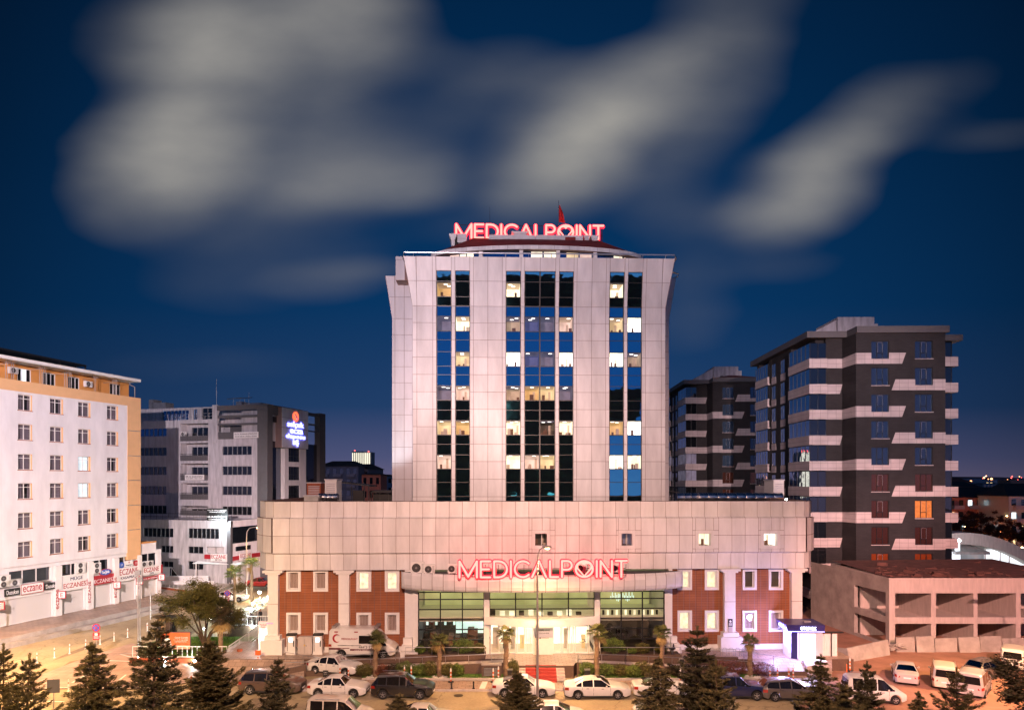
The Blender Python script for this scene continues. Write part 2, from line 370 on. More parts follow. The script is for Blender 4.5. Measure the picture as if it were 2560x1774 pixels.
def lamp(kind, name, loc, col, power, size=.3, target=None, parent=None, spot=90, blend=.5):
    l = bpy.data.lights.new(name, kind); l.color = col; l.energy = power
    if kind == 'SPOT': l.spot_size = R(spot); l.spot_blend = blend
    if kind == 'AREA': l.size = size
    else: l.shadow_soft_size = size
    o = bpy.data.objects.new(name, l); COL.objects.link(o); o.location = loc
    if target is not None: o.rotation_euler = (Vector(target) - Vector(loc)).to_track_quat('-Z', 'Y').to_euler()
    if parent is not None:
        o.parent = parent
    return o

# ---------------------------------------------------------------- palette
WARM = (1, .47, .20); PINK = (1, .66, .60); COOL = (.75, .9, 1)
mat('cladding', (.74, .72, .72), .42, var=.19, scale=.6, island=.10, stretch=(1.3, 1.3, .3), bump=.12, bscale=2)
mat('cladding_side', (.66, .64, .68), .42, var=.22, scale=.3, island=.06, stretch=(1, 1, .25))
mat('joint', (.22, .14, .13), .8)
mat('white_paint', (.78, .76, .74), .5, var=.06)
mat('plaster_white', (.78, .75, .76), .8, var=.13, scale=.7, bump=.15, bscale=30, stretch=(1, 1.6, .3))
mat('plaster_orange', (.74, .44, .22), .8, var=.07, scale=.8, bump=.15, bscale=30)
mat('plaster_stained', (.50, .48, .50), .8, var=.35, scale=.9, stretch=(2.2, 2.2, .35))
mat('grey_frame', (.11, .105, .11), .6)
mat('black_frame', (.012, .012, .013), .4, var=0)
mat('dark_metal', (.03, .03, .033), .4, metal=.5, var=0)
mat('steel', (.55, .55, .56), .3, metal=.9, var=.05)
mat('galvanised', (.45, .44, .43), .45, metal=.7, var=.25, scale=1.5)
mat('concrete', (.36, .33, .31), .85, var=.3, scale=.8, bump=.3, bscale=8)
mat('concrete_pale', (.50, .44, .41), .85, var=.18, scale=1.2, bump=.25, bscale=10, stretch=(3, 3, .5))
mat('granite', (.12, .075, .055), .5, var=.2, scale=8)
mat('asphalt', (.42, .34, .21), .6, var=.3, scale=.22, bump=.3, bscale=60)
t_ = MATS['asphalt'].node_tree; b_ = t_.nodes['Principled BSDF']; l0 = b_.inputs['Base Color'].links[0].from_socket
tx_ = t_.nodes.new('ShaderNodeTexCoord'); v_ = t_.nodes.new('ShaderNodeTexVoronoi'); v_.feature = 'DISTANCE_TO_EDGE'; v_.inputs['Scale'].default_value = .22
n_0 = t_.nodes.new('ShaderNodeTexNoise'); n_0.inputs['Scale'].default_value = 1.1; n_0.inputs['Detail'].default_value = 5; t_.links.new(tx_.outputs['Object'], n_0.inputs['Vector'])
ad_ = t_.nodes.new('ShaderNodeVectorMath'); ad_.operation = 'MULTIPLY_ADD'; t_.links.new(n_0.outputs['Color'], ad_.inputs[0]); ad_.inputs[1].default_value = (1.6, 1.6, 0); t_.links.new(tx_.outputs['Object'], ad_.inputs[2]); t_.links.new(ad_.outputs[0], v_.inputs['Vector'])
r_0 = t_.nodes.new('ShaderNodeMapRange'); r_0.inputs[1].default_value = .0; r_0.inputs[2].default_value = .012; r_0.inputs[3].default_value = .55; t_.links.new(v_.outputs['Distance'], r_0.inputs[0])
n_1 = t_.nodes.new('ShaderNodeTexNoise'); n_1.inputs['Scale'].default_value = 5; n_1.inputs['Detail'].default_value = 8; n_1.inputs['Roughness'].default_value = .8; t_.links.new(tx_.outputs['Object'], n_1.inputs['Vector'])
r_1 = t_.nodes.new('ShaderNodeMapRange'); r_1.inputs[1].default_value = .35; r_1.inputs[2].default_value = .65; r_1.inputs[3].default_value = .82; r_1.inputs[4].default_value = 1.12; t_.links.new(n_1.outputs['Fac'], r_1.inputs[0])
m_1 = t_.nodes.new('ShaderNodeMath'); m_1.operation = 'MULTIPLY'; t_.links.new(r_0.outputs[0], m_1.inputs[0]); t_.links.new(r_1.outputs[0], m_1.inputs[1])
s_1 = t_.nodes.new('ShaderNodeVectorMath'); s_1.operation = 'SCALE'; t_.links.new(l0, s_1.inputs[0]); t_.links.new(m_1.outputs[0], s_1.inputs['Scale']); t_.links.new(s_1.outputs[0], b_.inputs['Base Color'])
mat('roof_felt', (.06, .06, .065), .9, var=.3)
mat('roof_red', (.24, .025, .02), .7, var=.2)
mat('roof_tile_red', (.22, .05, .035), .8, var=.2, bump=.4, bscale=10)
mat('roof_tile', (.045, .03, .03), .8, var=.2)
mat('interior_dark', (.03, .025, .025), .8)
mat('timber_red', (.33, .08, .03), .6, var=.2)
bricks('brick_panel', (.31, .105, .042), (.27, .09, .036), (.13, .042, .02), 1.1, .22, .75, .012, off=.0, bump=.4)
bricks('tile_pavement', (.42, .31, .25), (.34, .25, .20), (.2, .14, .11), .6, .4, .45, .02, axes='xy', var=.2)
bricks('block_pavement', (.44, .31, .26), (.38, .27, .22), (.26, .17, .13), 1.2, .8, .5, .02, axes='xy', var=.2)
bricks('dark_brick', (.027, .024, .026), (.020, .018, .020), (.013, .012, .013), .5, .16, .8, .012, bump=.3, var=.25)
bricks('pale_tile', (.55, .47, .46), (.49, .42, .41), (.2, .16, .16), 1.0, .55, .7, .015, off=.0, bump=.2, var=.12)
stripes('shutter', (.62, .60, .58), (.72, .70, .68), 4.5, 'z', .45)
stripes('curtain', (.13, .11, .13), (.30, .26, .29), 3.0, 'x', .7)
stripes('curtain_blind', (.34, .25, .22), (.42, .33, .30), 1.2, 'x', .7)
glassmat('tower_glass', (.14, .72, 1.0), .62)
glassmat('dark_glass', (.7, .75, .85), .08)
glassmat('blue_glass', (.35, .6, 1.0), .5)
glassmat('car_glass', (.55, .50, .5), .05, .08, (.012, .011, .011))
clearmat('clear_glass', (.93, .93, .84), .14)
clearmat('clear_pane', (.95, .95, .95), .10)
mat('tyre', (.012, .012, .012), .8, var=0); mat('rim', (.5, .5, .5), .3, metal=.8, var=0)
mat('plate', (.75, .75, .75), .5, var=0)
mat('lamp_red', (.35, .02, .015), .25, var=0, coat=.6); mat('lamp_clear', (.7, .68, .66), .12, metal=.3, var=0, coat=.8)
for n_, c_ in (('paint_white', (.74, .72, .68)), ('paint_black', (.010, .009, .011)), ('paint_bronze', (.085, .055, .045)), ('paint_blue', (.012, .016, .07)),
               ('paint_grey', (.10, .085, .08)), ('paint_silver', (.42, .40, .40)), ('paint_red', (.35, .02, .02)), ('paint_cream', (.70, .62, .50))):
    mat(n_, c_, .32, var=.04, scale=3, coat=1.0, metal=.0)
mat('plastic_white', (.75, .74, .72), .4, var=.04); mat('plastic_orange', (.70, .14, .03), .5, var=.05); mat('plastic_grey', (.2, .2, .2), .5)
mat('sign_red', (.38, .02, .03), .5, var=.05); mat('sign_white', (.8, .78, .76), .5, var=.04); mat('sign_black', (.02, .02, .02), .5, var=0)
mat('sign_blue', (.03, .10, .45), .4, var=0); mat('sign_orange', (.75, .13, .035), .5, var=0); mat('sign_navy', (.02, .015, .06), .5, var=0)
mat('sign_maroon', (.13, .02, .03), .5, var=0); mat('carpet_red', (.40, .05, .04), .9, var=.1)
mat('bark', (.10, .065, .045), .9, var=.3, scale=6, bump=.6, bscale=20)
mat('palm_bark', (.26, .17, .10), .9, var=.3, scale=10, bump=.8, bscale=25)
mat('soil', (.10, .06, .04), .95, var=.3)
mat('rubble', (.30, .21, .18), .95, var=.4, scale=2, bump=.6, bscale=6)
mat('dirt', (.34, .175, .12), .95, var=.3, scale=.5, bump=.5, bscale=4)
mat('stone_white', (.62, .58, .52), .8)
mat('skin', (.45, .26, .18), .6, var=0); mat('hair', (.02, .015, .012), .7, var=0); mat('cloth_dark', (.03, .03, .035), .9); mat('cloth_white', (.7, .7, .7), .9)
mat('cloth_grey', (.12, .12, .13), .9)
foliage('needles', (.055, .052, .022), (.17, .13, .052)); foliage('needles_dark', (.03, .032, .018), (.12, .095, .042))
foliage('leaf_olive', (.10, .10, .03), (.20, .18, .055)); foliage('leaf_green', (.08, .14, .03), (.20, .26, .06)); foliage('leaf_red_or_lit', (.15, .05, .03), (.24, .09, .05))
foliage('palm_leaf', (.07, .09, .025), (.17, .17, .06)); foliage('palm_dead', (.30, .20, .08), (.45, .32, .12)); foliage('grass_blade', (.07, .15, .025), (.15, .27, .05))
foliage('leaf_dark', (.03, .035, .015), (.08, .05, .03))
mat('lawn', (.07, .13, .03), .95, var=.4, scale=3, bump=.8, bscale=60)
# ================================================================ street lights, and floodlights added out of view to light the scene
def floodlight(label, x, y, z, tgt, col, power, spot=100, group='added unseen floodlights on the roof edge across the street'):
    t = thing('floodlight', label, 'floodlight', (x, y, z), 0, group)
    m = MB(); m.box(-.35, .35, -.15, .15, 0, .5); m.tube([(0, 0, -1.2), (0, 0, .05)], .05, 6); m.build('housing', 'dark_metal', t)
    lamp('SPOT', 'lamp', (0, .2, .3), col, power, .35, (tgt[0] - x, tgt[1] - y, tgt[2] - z), t, spot, .8)
    return t
floodlight('added unseen floodlight on the roof edge opposite the hospital tower', -16, -1.5, 31.5, (2, 72, 41), (1, .74, .78), 165000, 46)
floodlight('added unseen floodlight on the roof edge opposite the podium', 1, -1.5, 31.5, (1, 44, 0), (1, .59, .45), 250000, 80)
floodlight('added unseen floodlight on the roof edge aimed at the dark apartment tower', 20.5, -1.5, 31.5, (42, 83, 22), (1, .72, .74), 330000, 25)
floodlight('added unseen floodlight on the roof edge aimed at the shops', -20, -1.5, 31.5, (-53, 78, 12), (1, .80, .86), 560000, 36)
floodlight('added unseen floodlight on the roof edge aimed at the crossing', -22, -1.5, 31.5, (-38, 52, 0), (1, .62, .29), 230000, 50)
floodlight('added unseen floodlight on the roof edge aimed at the dirt lot', 22, -1.5, 31.5, (43, 60, 2), (1, .45, .36), 480000, 36)
mat('lamp_post', (.34, .30, .29), .5, metal=.3)
emit('sodium', (1, .55, .22), 60); emit('white_lamp', (.9, 1, 1), 60)
def street_lamp(label, x, y, h, arm, col, power, group='street lamps', em='sodium', r=.085, z0=0):
    t = thing('street_lamp', label, 'street lamp', (x, y, z0), 0, group)
    ax, ay = arm; L = math.hypot(ax, ay)
    m = MB(); m.tube([(0, 0, 0), (0, 0, 1.2), (0, 0, h - 1.4), (ax * .06, ay * .06, h - .7), (ax * .3, ay * .3, h - .2), (ax, ay, h)], [r * 1.35, r * 1.1, r * .75, r * .7, r * .6, r * .5], 8); m.lathe([(.22, 0), (.22, .06), (.14, .1)], 10)
    m.build('pole', 'lamp_post', t, smooth=True)
    a = math.atan2(ay, ax); hd = MB(); hd.hexa([(-.1, -.13, -.09), (.62, -.17, -.09), (.62, .17, -.09), (-.1, .13, -.09)], [(-.1, -.07, .06), (.55, -.1, .07), (.55, .1, .07), (-.1, .07, .06)])
    ho = hd.build('lamp_head', 'lamp_post', t, loc=(ax, ay, h), rot=(0, 0, a))
    e = MB(); e.ball((.3, 0, -.12), .13, 6, sq=(1.3, 1, .6)); e.build('bulb', em, ho)
    lamp('SPOT', 'lamp', (ax + .3 * math.cos(a), ay + .3 * math.sin(a), h - .35), col, power, .15, (ax + .3 * math.cos(a), ay + .3 * math.sin(a), 0), t, 138, .6)
    return t
SOD = (1, .54, .22)
street_lamp('tall street lamp standing in front of the hospital entrance, head over the pavement', X(1344, 50), 50.2, Z(1368, 50), (.5, .35), SOD, 9500)
street_lamp('curved street lamp beyond the round tree near the white booth', X(616, 92), 92, Z(1315, 92), (1.7, -1.0), SOD, 4500)
for i, (x, y) in enumerate(((-30, 8), (-9, 10), (13, 10), (34, 9))):
    street_lamp(['street lamp at the west end of the near kerb', 'street lamp west of the camera side door', 'street lamp east of the camera side door', 'street lamp at the east end of the near kerb'][i], x, y, 10.5, (0, 1.6), SOD, 21000, 'street lamps along the near kerb')
for x, y, a, nm in ((-46.5, 57.5, (1.8, .6), 'added avenue street lamp just outside the view, by the hotel'), (-38.5, 45.5, (1.2, 1.4), 'added street lamp just outside the view at the crossing'), (41, 49, (-1.6, .6), 'added street lamp just outside the view by the dirt lot')): street_lamp(nm, x, y, 11, a, SOD, 15000)  # lamps added beyond the frame to brighten the road and lot
# ================================================================ hospital
emit('room_white', (1, .90, .66), 1.4, .35, .9); emit('room_warm', (1, .78, .45), .62, .5, .8); emit('room_yellow', (1, .66, .28), .50, .4, .8)  # room walls glow in their own colour, standing in for lamplight
emit('room_tan', (.80, .60, .42), .36, .5, 1.0); emit('room_dim', (.30, .27, .38), .30, .5, 1); emit('room_blue', (.12, .14, .36), .35, .4, 1)
emit('room_bright', (1, .97, .88), 2.2, .15, 1); emit('room_pink', (1, .74, .62), .72, .4, .9); emit('spot_light', (1, .95, .85), 4.0)
emit('room_dark', (.10, .07, .05), .25, .5, 1); emit('room_green', (.80, .78, .36), .46, .35, .5); emit('room_cyan', (.75, 1, .95), 1.3, .2, .8)
emit('entrance_glow', (1, .90, .66), 1.7, .45, .8)
mat('furniture', (.16, .08, .05), .7); mat('furniture_light', (.6, .5, .4), .7)
def room(parent, x0, x1, z0, z1, y, wallm, dep=1.8, spots=1, furn=1, r=rnd, pane='clear_pane', pf=None):
    """a lit room behind one window: walls, ceiling with lights, a little furniture, its pane as a sub-part"""
    mb = MB(); w = x1 - x0; h = z1 - z0
    mb.face([(x0, y + dep, z0), (x1, y + dep, z0), (x1, y + dep, z1), (x0, y + dep, z1)], 0)
    mb.face([(x0, y, z0), (x0, y + dep, z0), (x0, y + dep, z1), (x0, y, z1)], 0); mb.face([(x1, y, z0), (x1, y, z1), (x1, y + dep, z1), (x1, y + dep, z0)], 0)
    mb.face([(x0, y, z0), (x1, y, z0), (x1, y + dep, z0), (x0, y + dep, z0)], 2); mb.face([(x0, y, z1), (x0, y + dep, z1), (x1, y + dep, z1), (x1, y, z1)], 4)
    for i in range(spots):
        sx = x0 + w * (.2 + .6 * r.random()); sy = y + dep * (.2 + .3 * i)
        mb.box(sx - .18, sx + .18, sy - .1, sy + .1, z1 - .05, z1 - .02, 1)
    if furn:
        for i in range(r.randint(1, 3)):
            fx = x0 + w * r.random() * .8; fw = w * (.1 + .2 * r.random()); fh = h * (.15 + .35 * r.random())
            mb.box(fx, min(fx + fw, x1 - .02), y + .3 + .4 * i, y + .5 + .4 * i, z0 + .01, z0 + fh, 2 if r.random() < .6 else 3)
        if r.random() < .6:
            dx = x0 + w * (.55 + .25 * r.random()); mb.box(dx, dx + w * .16, y + dep - .06, y + dep - .02, z0, z0 + h * .8, 3)
    c = {'room_white': 'room_tan', 'room_bright': 'room_white', 'room_warm': 'room_tan', 'room_yellow': 'room_tan', 'room_pink': 'room_tan'}.get(wallm, 'room_dim')
    o = mb.build('window', [wallm, 'spot_light', 'furniture', 'furniture_light', c], parent)
    p = MB(); fn = pf or (lambda x, z: (x, y - .02, z))
    p.face([fn(x0, z0), fn(x1, z0), fn(x1, z1), fn(x0, z1)]); p.build('pane', pane, o)
    return o
H = Frame(0, 60, 1.7)
hosp = H.root('hospital_building', 'large white panelled hospital with tall striped tower above a wide podium', 'hospital')
gz = 1.0
# ---- podium cladding band
xl, xr = H.x(684), H.x(2011)             # front run
xl0, xr0 = H.x(640) , H.x(2036)
zt, z1b, zm, z2b, zb = [H.z(p, 1300) for p in (1252.5, 1294, 1337.5, 1380, 1423)]
PD = 34.0
jx = [685, 693, 726, 759.5, 793, 825.5, 859, 892, 924.5, 958, 991, 1024.5, 1057, 1090, 1123, 1156, 1189, 1222, 1255, 1289, 1322, 1355, 1387, 1415, 1447, 1478, 1508, 1539, 1570, 1601, 1633, 1664, 1696, 1729, 1761, 1794, 1827, 1860, 1893, 1926, 1957, 1989, 2011]
xs = [H.x(p) for p in jx[1:]]; xs[0] = xl
def bandfn(z_):  # depth of the cladding face at a height
    return 0
pad = MB(); out = .28
wh = []; wfr = []
for a, b in ((1330, 1375), (1546, 1588), (1739, 1784), (1902, 1950)):
    wh.append((H.x(a, -out) , H.x(b, -out), H.z(1371, a, -out), H.z(1325, a, -out)))
def inwin(x, z): return any(h[0] < x < h[1] and h[2] < z < h[3] for h in wh)
# backing walls with openings for the four small windows
wall(pad, xl, xr, zb, zt, [(h[0] + .25, h[1] - .25, h[2] + .25, h[3] - .25) for h in wh], y=.0, th=.4, m=1)
panels(pad, xs, [z1b + .06, zt]); panels(pad, xs, [zb, z2b - .08])
wxs = sorted(xs + [v for h in wh for v in h[:2]]); wxs = [v for i, v in enumerate(wxs) if i == 0 or v - wxs[i - 1] > .12]
wzs = sorted({z2b, z1b, zm, wh[0][2], wh[0][3]})
pad2 = MB()
wall(pad2, xl, xr, z2b, z1b, [(h[0] + .02, h[1] - .02, h[2] + .02, h[3] - .02) for h in wh], y=-out + .002, th=out, m=1)
panels(pad2, xs, [z2b, zm, z1b], y=-out, holes=wh)
for z0_, z1_, ya, yb in ((z1b, z1b + .1, -out - .03, -.03), (z2b - .12, z2b, -.03, -out - .03)):
    for i in range(len(xs) - 1):
        pad2.face([(xs[i] + .02, ya, z0_), (xs[i + 1] - .02, ya, z0_), (xs[i + 1] - .02, yb, z1_), (xs[i] + .02, yb, z1_)], 0)
# chamfered corners and returns
def ring(o_, xa, xb, c=1.35):
    """plan outline of the band pushed out by o_"""
    return [(xa - c - o_, PD), (xa - c - o_, c), (xa - o_ * .4, -o_), (xb + o_ * .4, -o_), (xb + c + o_, c), (xb + c + o_, PD)]
cc = (xl - xl0)
def side_panels(z0_, z1_, o_):
    for s_, xa in ((-1, xl), (1, xr)):
        c = 1.85 if s_ < 0 else 1.3
        p0 = (xa + s_ * o_ * .4, -o_); p1 = (xa + s_ * (c * .5 + o_ * .8), c * .35); p2 = (xa + s_ * (c + o_), c + .2); 
        seq = [p0, p1, p2] + [(xa + s_ * (c + o_), c + .2 + 2.0 * k) for k in range(1, 16)]
        for a, b in zip(seq, seq[1:]):
            q = [(a[0], a[1], z0_ + .02), (b[0], b[1], z0_ + .02), (b[0], b[1], z1_ - .02), (a[0], a[1], z1_ - .02)]
            e = .02 / max(.1, math.dist(a, b)); A = [a[0] + (b[0] - a[0]) * e, a[1] + (b[1] - a[1]) * e]; B = [b[0] - (b[0] - a[0]) * e, b[1] - (b[1] - a[1]) * e]
            pad2.face([(A[0], A[1], z0_ + .02), (B[0], B[1], z0_ + .02), (B[0], B[1], z1_ - .02), (A[0], A[1], z1_ - .02)], 0)
            i_ = .03 * s_
            pad2.face([(a[0] - i_, a[1] + .01, z0_), (b[0] - i_, b[1] + .01, z0_), (b[0] - i_, b[1] + .01, z1_), (a[0] - i_, a[1] + .01, z1_)], 1)
side_panels(z1b, zt, .0); side_panels(zm, z1b, out); side_panels(z2b, zm, out); side_panels(zb, z2b, .0)
pad.build('podium_cladding', ['cladding', 'joint'], hosp); pad2.build('podium_cladding_band', ['cladding', 'joint'], hosp)
rf = MB(); zr = zt - .9
rf.prism([(xl - 1.3, PD), (xl - 1.3, 1.4), (xl, .12), (xr, .12), (xr + 1.3, 1.4), (xr + 1.3, PD)][::-1], zr - .2, zr)
rf.prism([(xl - 1.3, 1.4), (xl, .05), (xr, .05), (xr + 1.3, 1.4), (xr + 1.0, 1.5), (xr, .35), (xl, .35), (xl - 1.0, 1.5)], zr, zt + .03)
rf.prism([(xl - 1.3, PD), (xl - 1.3, 1.4), (xr + 1.3, 1.4), (xr + 1.3, PD)][::-1], zb - .02, zb + .06)
rf.build('roof', 'roof_felt', hosp)
# body of the podium behind the brick wall
bd = MB(); bd.box(xl - .2, xr + .2, 6.2, PD, 0, zb); bd.box(xl - .2, H.x(1040), .95, 6.2, 0, zb); bd.box(H.x(1668), xr + .2, .95, 6.2, 0, zb)
bd.build('rear_wall', 'cladding_side', hosp)
# small band windows
for k, (h, m_) in enumerate(zip(wh, ('room_dark', 'room_dim', 'room_white', 'room_bright'))):
    f = MB(); a, b, c, d = h; fw = .27
    f.box(a, a + fw, -out - .06, .1, c, d); f.box(b - fw, b, -out - .06, .1, c, d); f.box(a + fw, b - fw, -out - .06, .1, c, c + fw); f.box(a + fw, b - fw, -out - .06, .1, d - fw, d)
    fo = f.build('window_surround', 'cladding', hosp)
    room(hosp, a + fw, b - fw, c + fw, d - fw, .15, m_, 1.2, 0, 1)
    g = MB(); g.box(a + fw, b - fw, .06, .1, d - fw - .06, d - fw); g.box(.5 * (a + b) + .05, .5 * (a + b) + .1, .06, .1, c + fw, d - fw); g.build('window_frame', 'white_paint', fo)
# ---- brick panels with framed windows
yb_ = .5
bays = [(695, 846), (873, 1014), (1680, 1812), (1839, 1980)]
wpx = [[(715.5, 752), (783, 820)], [(891, 928), (962, 998.5)], [(1694, 1730), (1762, 1797.5)], [(1856.5, 1892), (1922, 1958)]]
emit('bay_glow', (1, .92, .64), .95, .4, 2.5); glow = {(1, 0, 1): 'bay_glow', (1, 1, 1): 'bay_glow', (2, 0, 1): 'bay_glow', (2, 1, 1): 'bay_glow', (2, 0, 0): 'bay_glow', (2, 1, 0): 'bay_glow', (3, 0, 1): 'room_dark', (3, 1, 1): 'room_dark'}
protos = None
for bi, (a, b) in enumerate(bays):
    mb = MB(); holes = []
    for wi, (p, q) in enumerate(wpx[bi]):
        for ri in (0, 1):
            pys = (1424.5, 1478) if ri else (1530.5, 1584)
            if bi >= 2: pys = (1421.5, 1474) if ri else (1525, 1578)
            hx0, hx1 = H.x(p, .4), H.x(q, .4); hz0, hz1 = H.z(pys[1], p, .4), H.z(pys[0], p, .4)
            holes.append((hx0 + .2, hx1 - .2, hz0 + .2, hz1 - .2)); key = (bi, wi, ri)
            f = MB(); fw = .21
            f.box(hx0, hx0 + fw, .36, .6, hz0, hz1); f.box(hx1 - fw, hx1, .36, .6, hz0, hz1); f.box(hx0 + fw, hx1 - fw, .36, .6, hz0, hz0 + fw); f.box(hx0 + fw, hx1 - fw, .36, .6, hz1 - fw, hz1)
            fo = f.build('window_surround', 'white_paint', hosp)
            i0, i1, j0, j1 = hx0 + fw, hx1 - fw, hz0 + fw, hz1 - fw
            if key in glow: room(hosp, i0, i1, j0, j1, .66, glow[key], .27, 0, 0)
            else:
                wn = MB(); wn.face([(i0, .72, j0), (i1, .72, j0), (i1, .72, j1), (i0, .72, j1)]); wo = wn.build('window', 'curtain_blind', hosp)
                pn = MB(); pn.face([(i0, .68, j0), (i1, .68, j0), (i1, .68, j1), (i0, .68, j1)]); pn.build('pane', 'clear_pane', wo)
            g = MB(); g.box(i0, i0 + .05, .62, .66, j0, j1); g.box(i1 - .1, i1, .62, .66, j0, j1); g.box(i0 + .05, i1 - .1, .62, .66, j1 - .05, j1); g.box(i0 + .05, i1 - .1, .62, .66, j0, j0 + .06)
            g.build('window_frame', 'white_paint', fo)
    wall(mb, H.x(a, yb_) - .4, H.x(b, yb_) + .4, gz + .45, zb, holes, y=yb_, th=.3, m=0)
    # vertical seams of the brick sheets
    n = 9; xa, xb = H.x(a, yb_), H.x(b, yb_)
    for i in range(1, n):
        xx = xa + (xb - xa) * i / n
        zz = [gz + .45] + sorted([v for h in holes if h[0] - .22 < xx < h[1] + .22 for v in (h[2] - .22, h[3] + .22)]) + [zb]
        for k in range(0, len(zz) - 1, 2): mb.box(xx - .012, xx + .012, yb_ - .012, yb_ - .002, zz[k], zz[k + 1], 1)
    mb.build('brick_wall', ['brick_panel', 'joint'], hosp)
    pl = MB(); pl.box(xa - .3, xb + .3, yb_ - .18, yb_ + .2, gz - .4, gz + .46); pl.build('plinth', 'white_paint', hosp)
# ---- columns
def column(pa, pb, base=True):
    mb = MB(); a, b = H.x(pa), H.x(pb); w = b - a
    mb.box(a, b, .0, .7, gz, zb - .32); mb.box(a - .2, b + .2, -.1, .7, zb - .34, zb - .2); mb.box(a - .42, b + .42, -.16, .7, zb - .2, zb - .01)
    for z_ in (gz + 4.3,): mb.box(a - .004, b + .004, -.004, .1, z_, z_ + .03, 1)
    if base:
        mb.box(a - .22, b + .22, -.25, .7, gz + 1.25, gz + 1.6); mb.box(a - .5, b + .5, -.5, .72, gz - .6, gz + 1.25)
    mb.build('column', ['white_paint', 'joint'], hosp)
for a, b in ((669, 694.5), (846, 872.5), (1812, 1839), (1980, 2006)): column(a, b)
# ---- entrance block
ye = -.5
zE = [H.z(p, 1350, ye) for p in (1478, 1496, 1521, 1545, 1571, 1597, 1630)]  # rows, top to bottom
ct = zE[0] + .3
ent = MB()
for a, b, pr in ((1032, 1046.5, .0), (1209.8, 1224, .15), (1486, 1499.5, .15), (1660, 1674.5, .0)):
    ent.box(H.x(a, ye), H.x(b, ye), ye - pr, ye + .45, gz - .2, ct)
ent.box(H.x(1012, 0), H.x(1032, 0) + .1, .0, .6, gz, zb, 0); ent.box(H.x(1674.5, 0) - .1, H.x(1681, 0), .0, .6, gz, zb, 0)
for k in range(3):
    ent.box(H.x(1012, 0) - .3 + .1 * k, H.x(1032, 0), -.8 + .2 * k, 0, gz - .3 + .55 * k, gz + .25 + .55 * k, 0)
    ent.box(H.x(1675, 0), H.x(1690, 0) + .3 - .15 * k, -.8 + .2 * k, 0, gz - .3 + .55 * k, gz + .25 + .55 * k, 0)
ent.pieces('entrance_pillar', 'white_paint', hosp)
def glazed(pa, pb, cols, rows, name, pane='clear_glass', yy_=ye):
    mb = MB(); xs_ = [H.x(p, yy_) for p in cols]; x0_, x1_ = xs_[0], xs_[-1]; z0_, z1_ = rows[-1], rows[0]
    for x_ in xs_: mb.box(x_ - .05, x_ + .05, yy_ - .06, yy_ + .08, z0_, z1_)
    for z_ in rows:
        for xa_, xb_ in zip(xs_, xs_[1:]): mb.box(xa_ + .05, xb_ - .05, yy_ - .05, yy_ + .07, z_ - .045, z_ + .045)
    o = mb.build(name, 'black_frame', hosp)
    for xa_, xb_ in zip(xs_, xs_[1:]):
        for za_, zb2 in zip(rows, rows[1:]):
            p = MB(); p.face([(xa_ + .05, yy_, zb2 + .045), (xb_ - .05, yy_, zb2 + .045), (xb_ - .05, yy_, za_ - .045), (xa_ + .05, yy_, za_ - .045)])
            p.build('pane', pane, o)
    return o
zf2 = H.z(1543, 1350, ye)   # mezzanine floor
glazed(1046, 1210, (1046.5, 1101, 1156, 1210), zE + [gz], 'window_wall')
glazed(1499, 1660, (1499.5, 1553, 1606, 1660), zE + [gz], 'window_wall')
glazed(1224, 1486, (1224, 1289, 1355, 1421, 1486), [zE[0], zE[1], zE[2], H.z(1541, 1350, ye)], 'window_wall')
# interiors
it = MB(); xA, xB, xC, xD = H.x(1046, 0), H.x(1217, 0), H.x(1492, 0), H.x(1661, 0)
it.face([(xA, 5.9, zf2), (xD, 5.9, zf2), (xD, 5.9, ct), (xA, 5.9, ct)], 0)                      # upper back wall
it.face([(xA - .3, ye, gz + .01), (xD + .3, ye, gz + .01), (xD + .3, 6, gz + .01), (xA - .3, 6, gz + .01)], 3)
it.box(xA - .3, xD + .3, ye + .35, 6, zf2 - .35, zf2, 1)
it.face([(xA - .3, ye, ct), (xA - .3, 6, ct), (xD + .3, 6, ct), (xD + .3, ye, ct)], 0)
for x_ in (xA - .25, xD + .25): it.face([(x_, ye, gz), (x_, 6, gz), (x_, 6, ct), (x_, ye, ct)], 0)
for x_ in (xB, xC): it.face([(x_, ye, gz), (x_, 6, gz), (x_, 6, ct), (x_, ye, ct)], 2)
it.build('interior', ['room_green', 'white_paint', 'room_tan', 'interior_dark'], hosp)
lo = MB()
lo.face([(xA, 5.9, gz), (xB, 5.9, gz), (xB, 5.9, zf2 - .35), (xA, 5.9, zf2 - .35)], 1); lo.box(xA + 3.1, xB - .05, 3.6, 3.8, gz + .9, gz + 3.1, 0)
lo.face([(xC, 5.9, gz), (xD, 5.9, gz), (xD, 5.9, zf2 - .35), (xC, 5.9, zf2 - .35)], 1)
for k in range(9):
    q = rnd.random(); x_ = xA + .2 + (xB - xA - .8) * k / 9; lo.box(x_, x_ + .3 + .3 * q, 1 + 2.2 * rnd.random(), 3.3, gz + .02, gz + .7 + .9 * rnd.random(), 2 if k % 3 else 3)
for k in range(7): lo.box(xA + .3 + k * .42, xA + .5 + k * .42, 3.9, 4.1, gz + 1.6 + .3 * (k % 2), gz + 2.2 + .3 * (k % 3), 4)
for k in range(5): lo.box(xC + .6 + k, xC + 1.2 + k, 4.9, 5.2, gz + .02, gz + 1, 3)
for k in range(14): lo.box(xC + .2 + k * .4, xC + .38 + k * .4, .6, .7, zf2 + .01, zf2 + .42, 3 if k % 2 else 5)
for k in range(16): lo.box(xC + 1.6 + k * .14, xC + 1.66 + k * .14, 2.2, 2.25, zf2 + 1.1 + .2 * math.sin(k), zf2 + 1.4 + .35 * math.sin(k * 1.7) ** 2, 4)
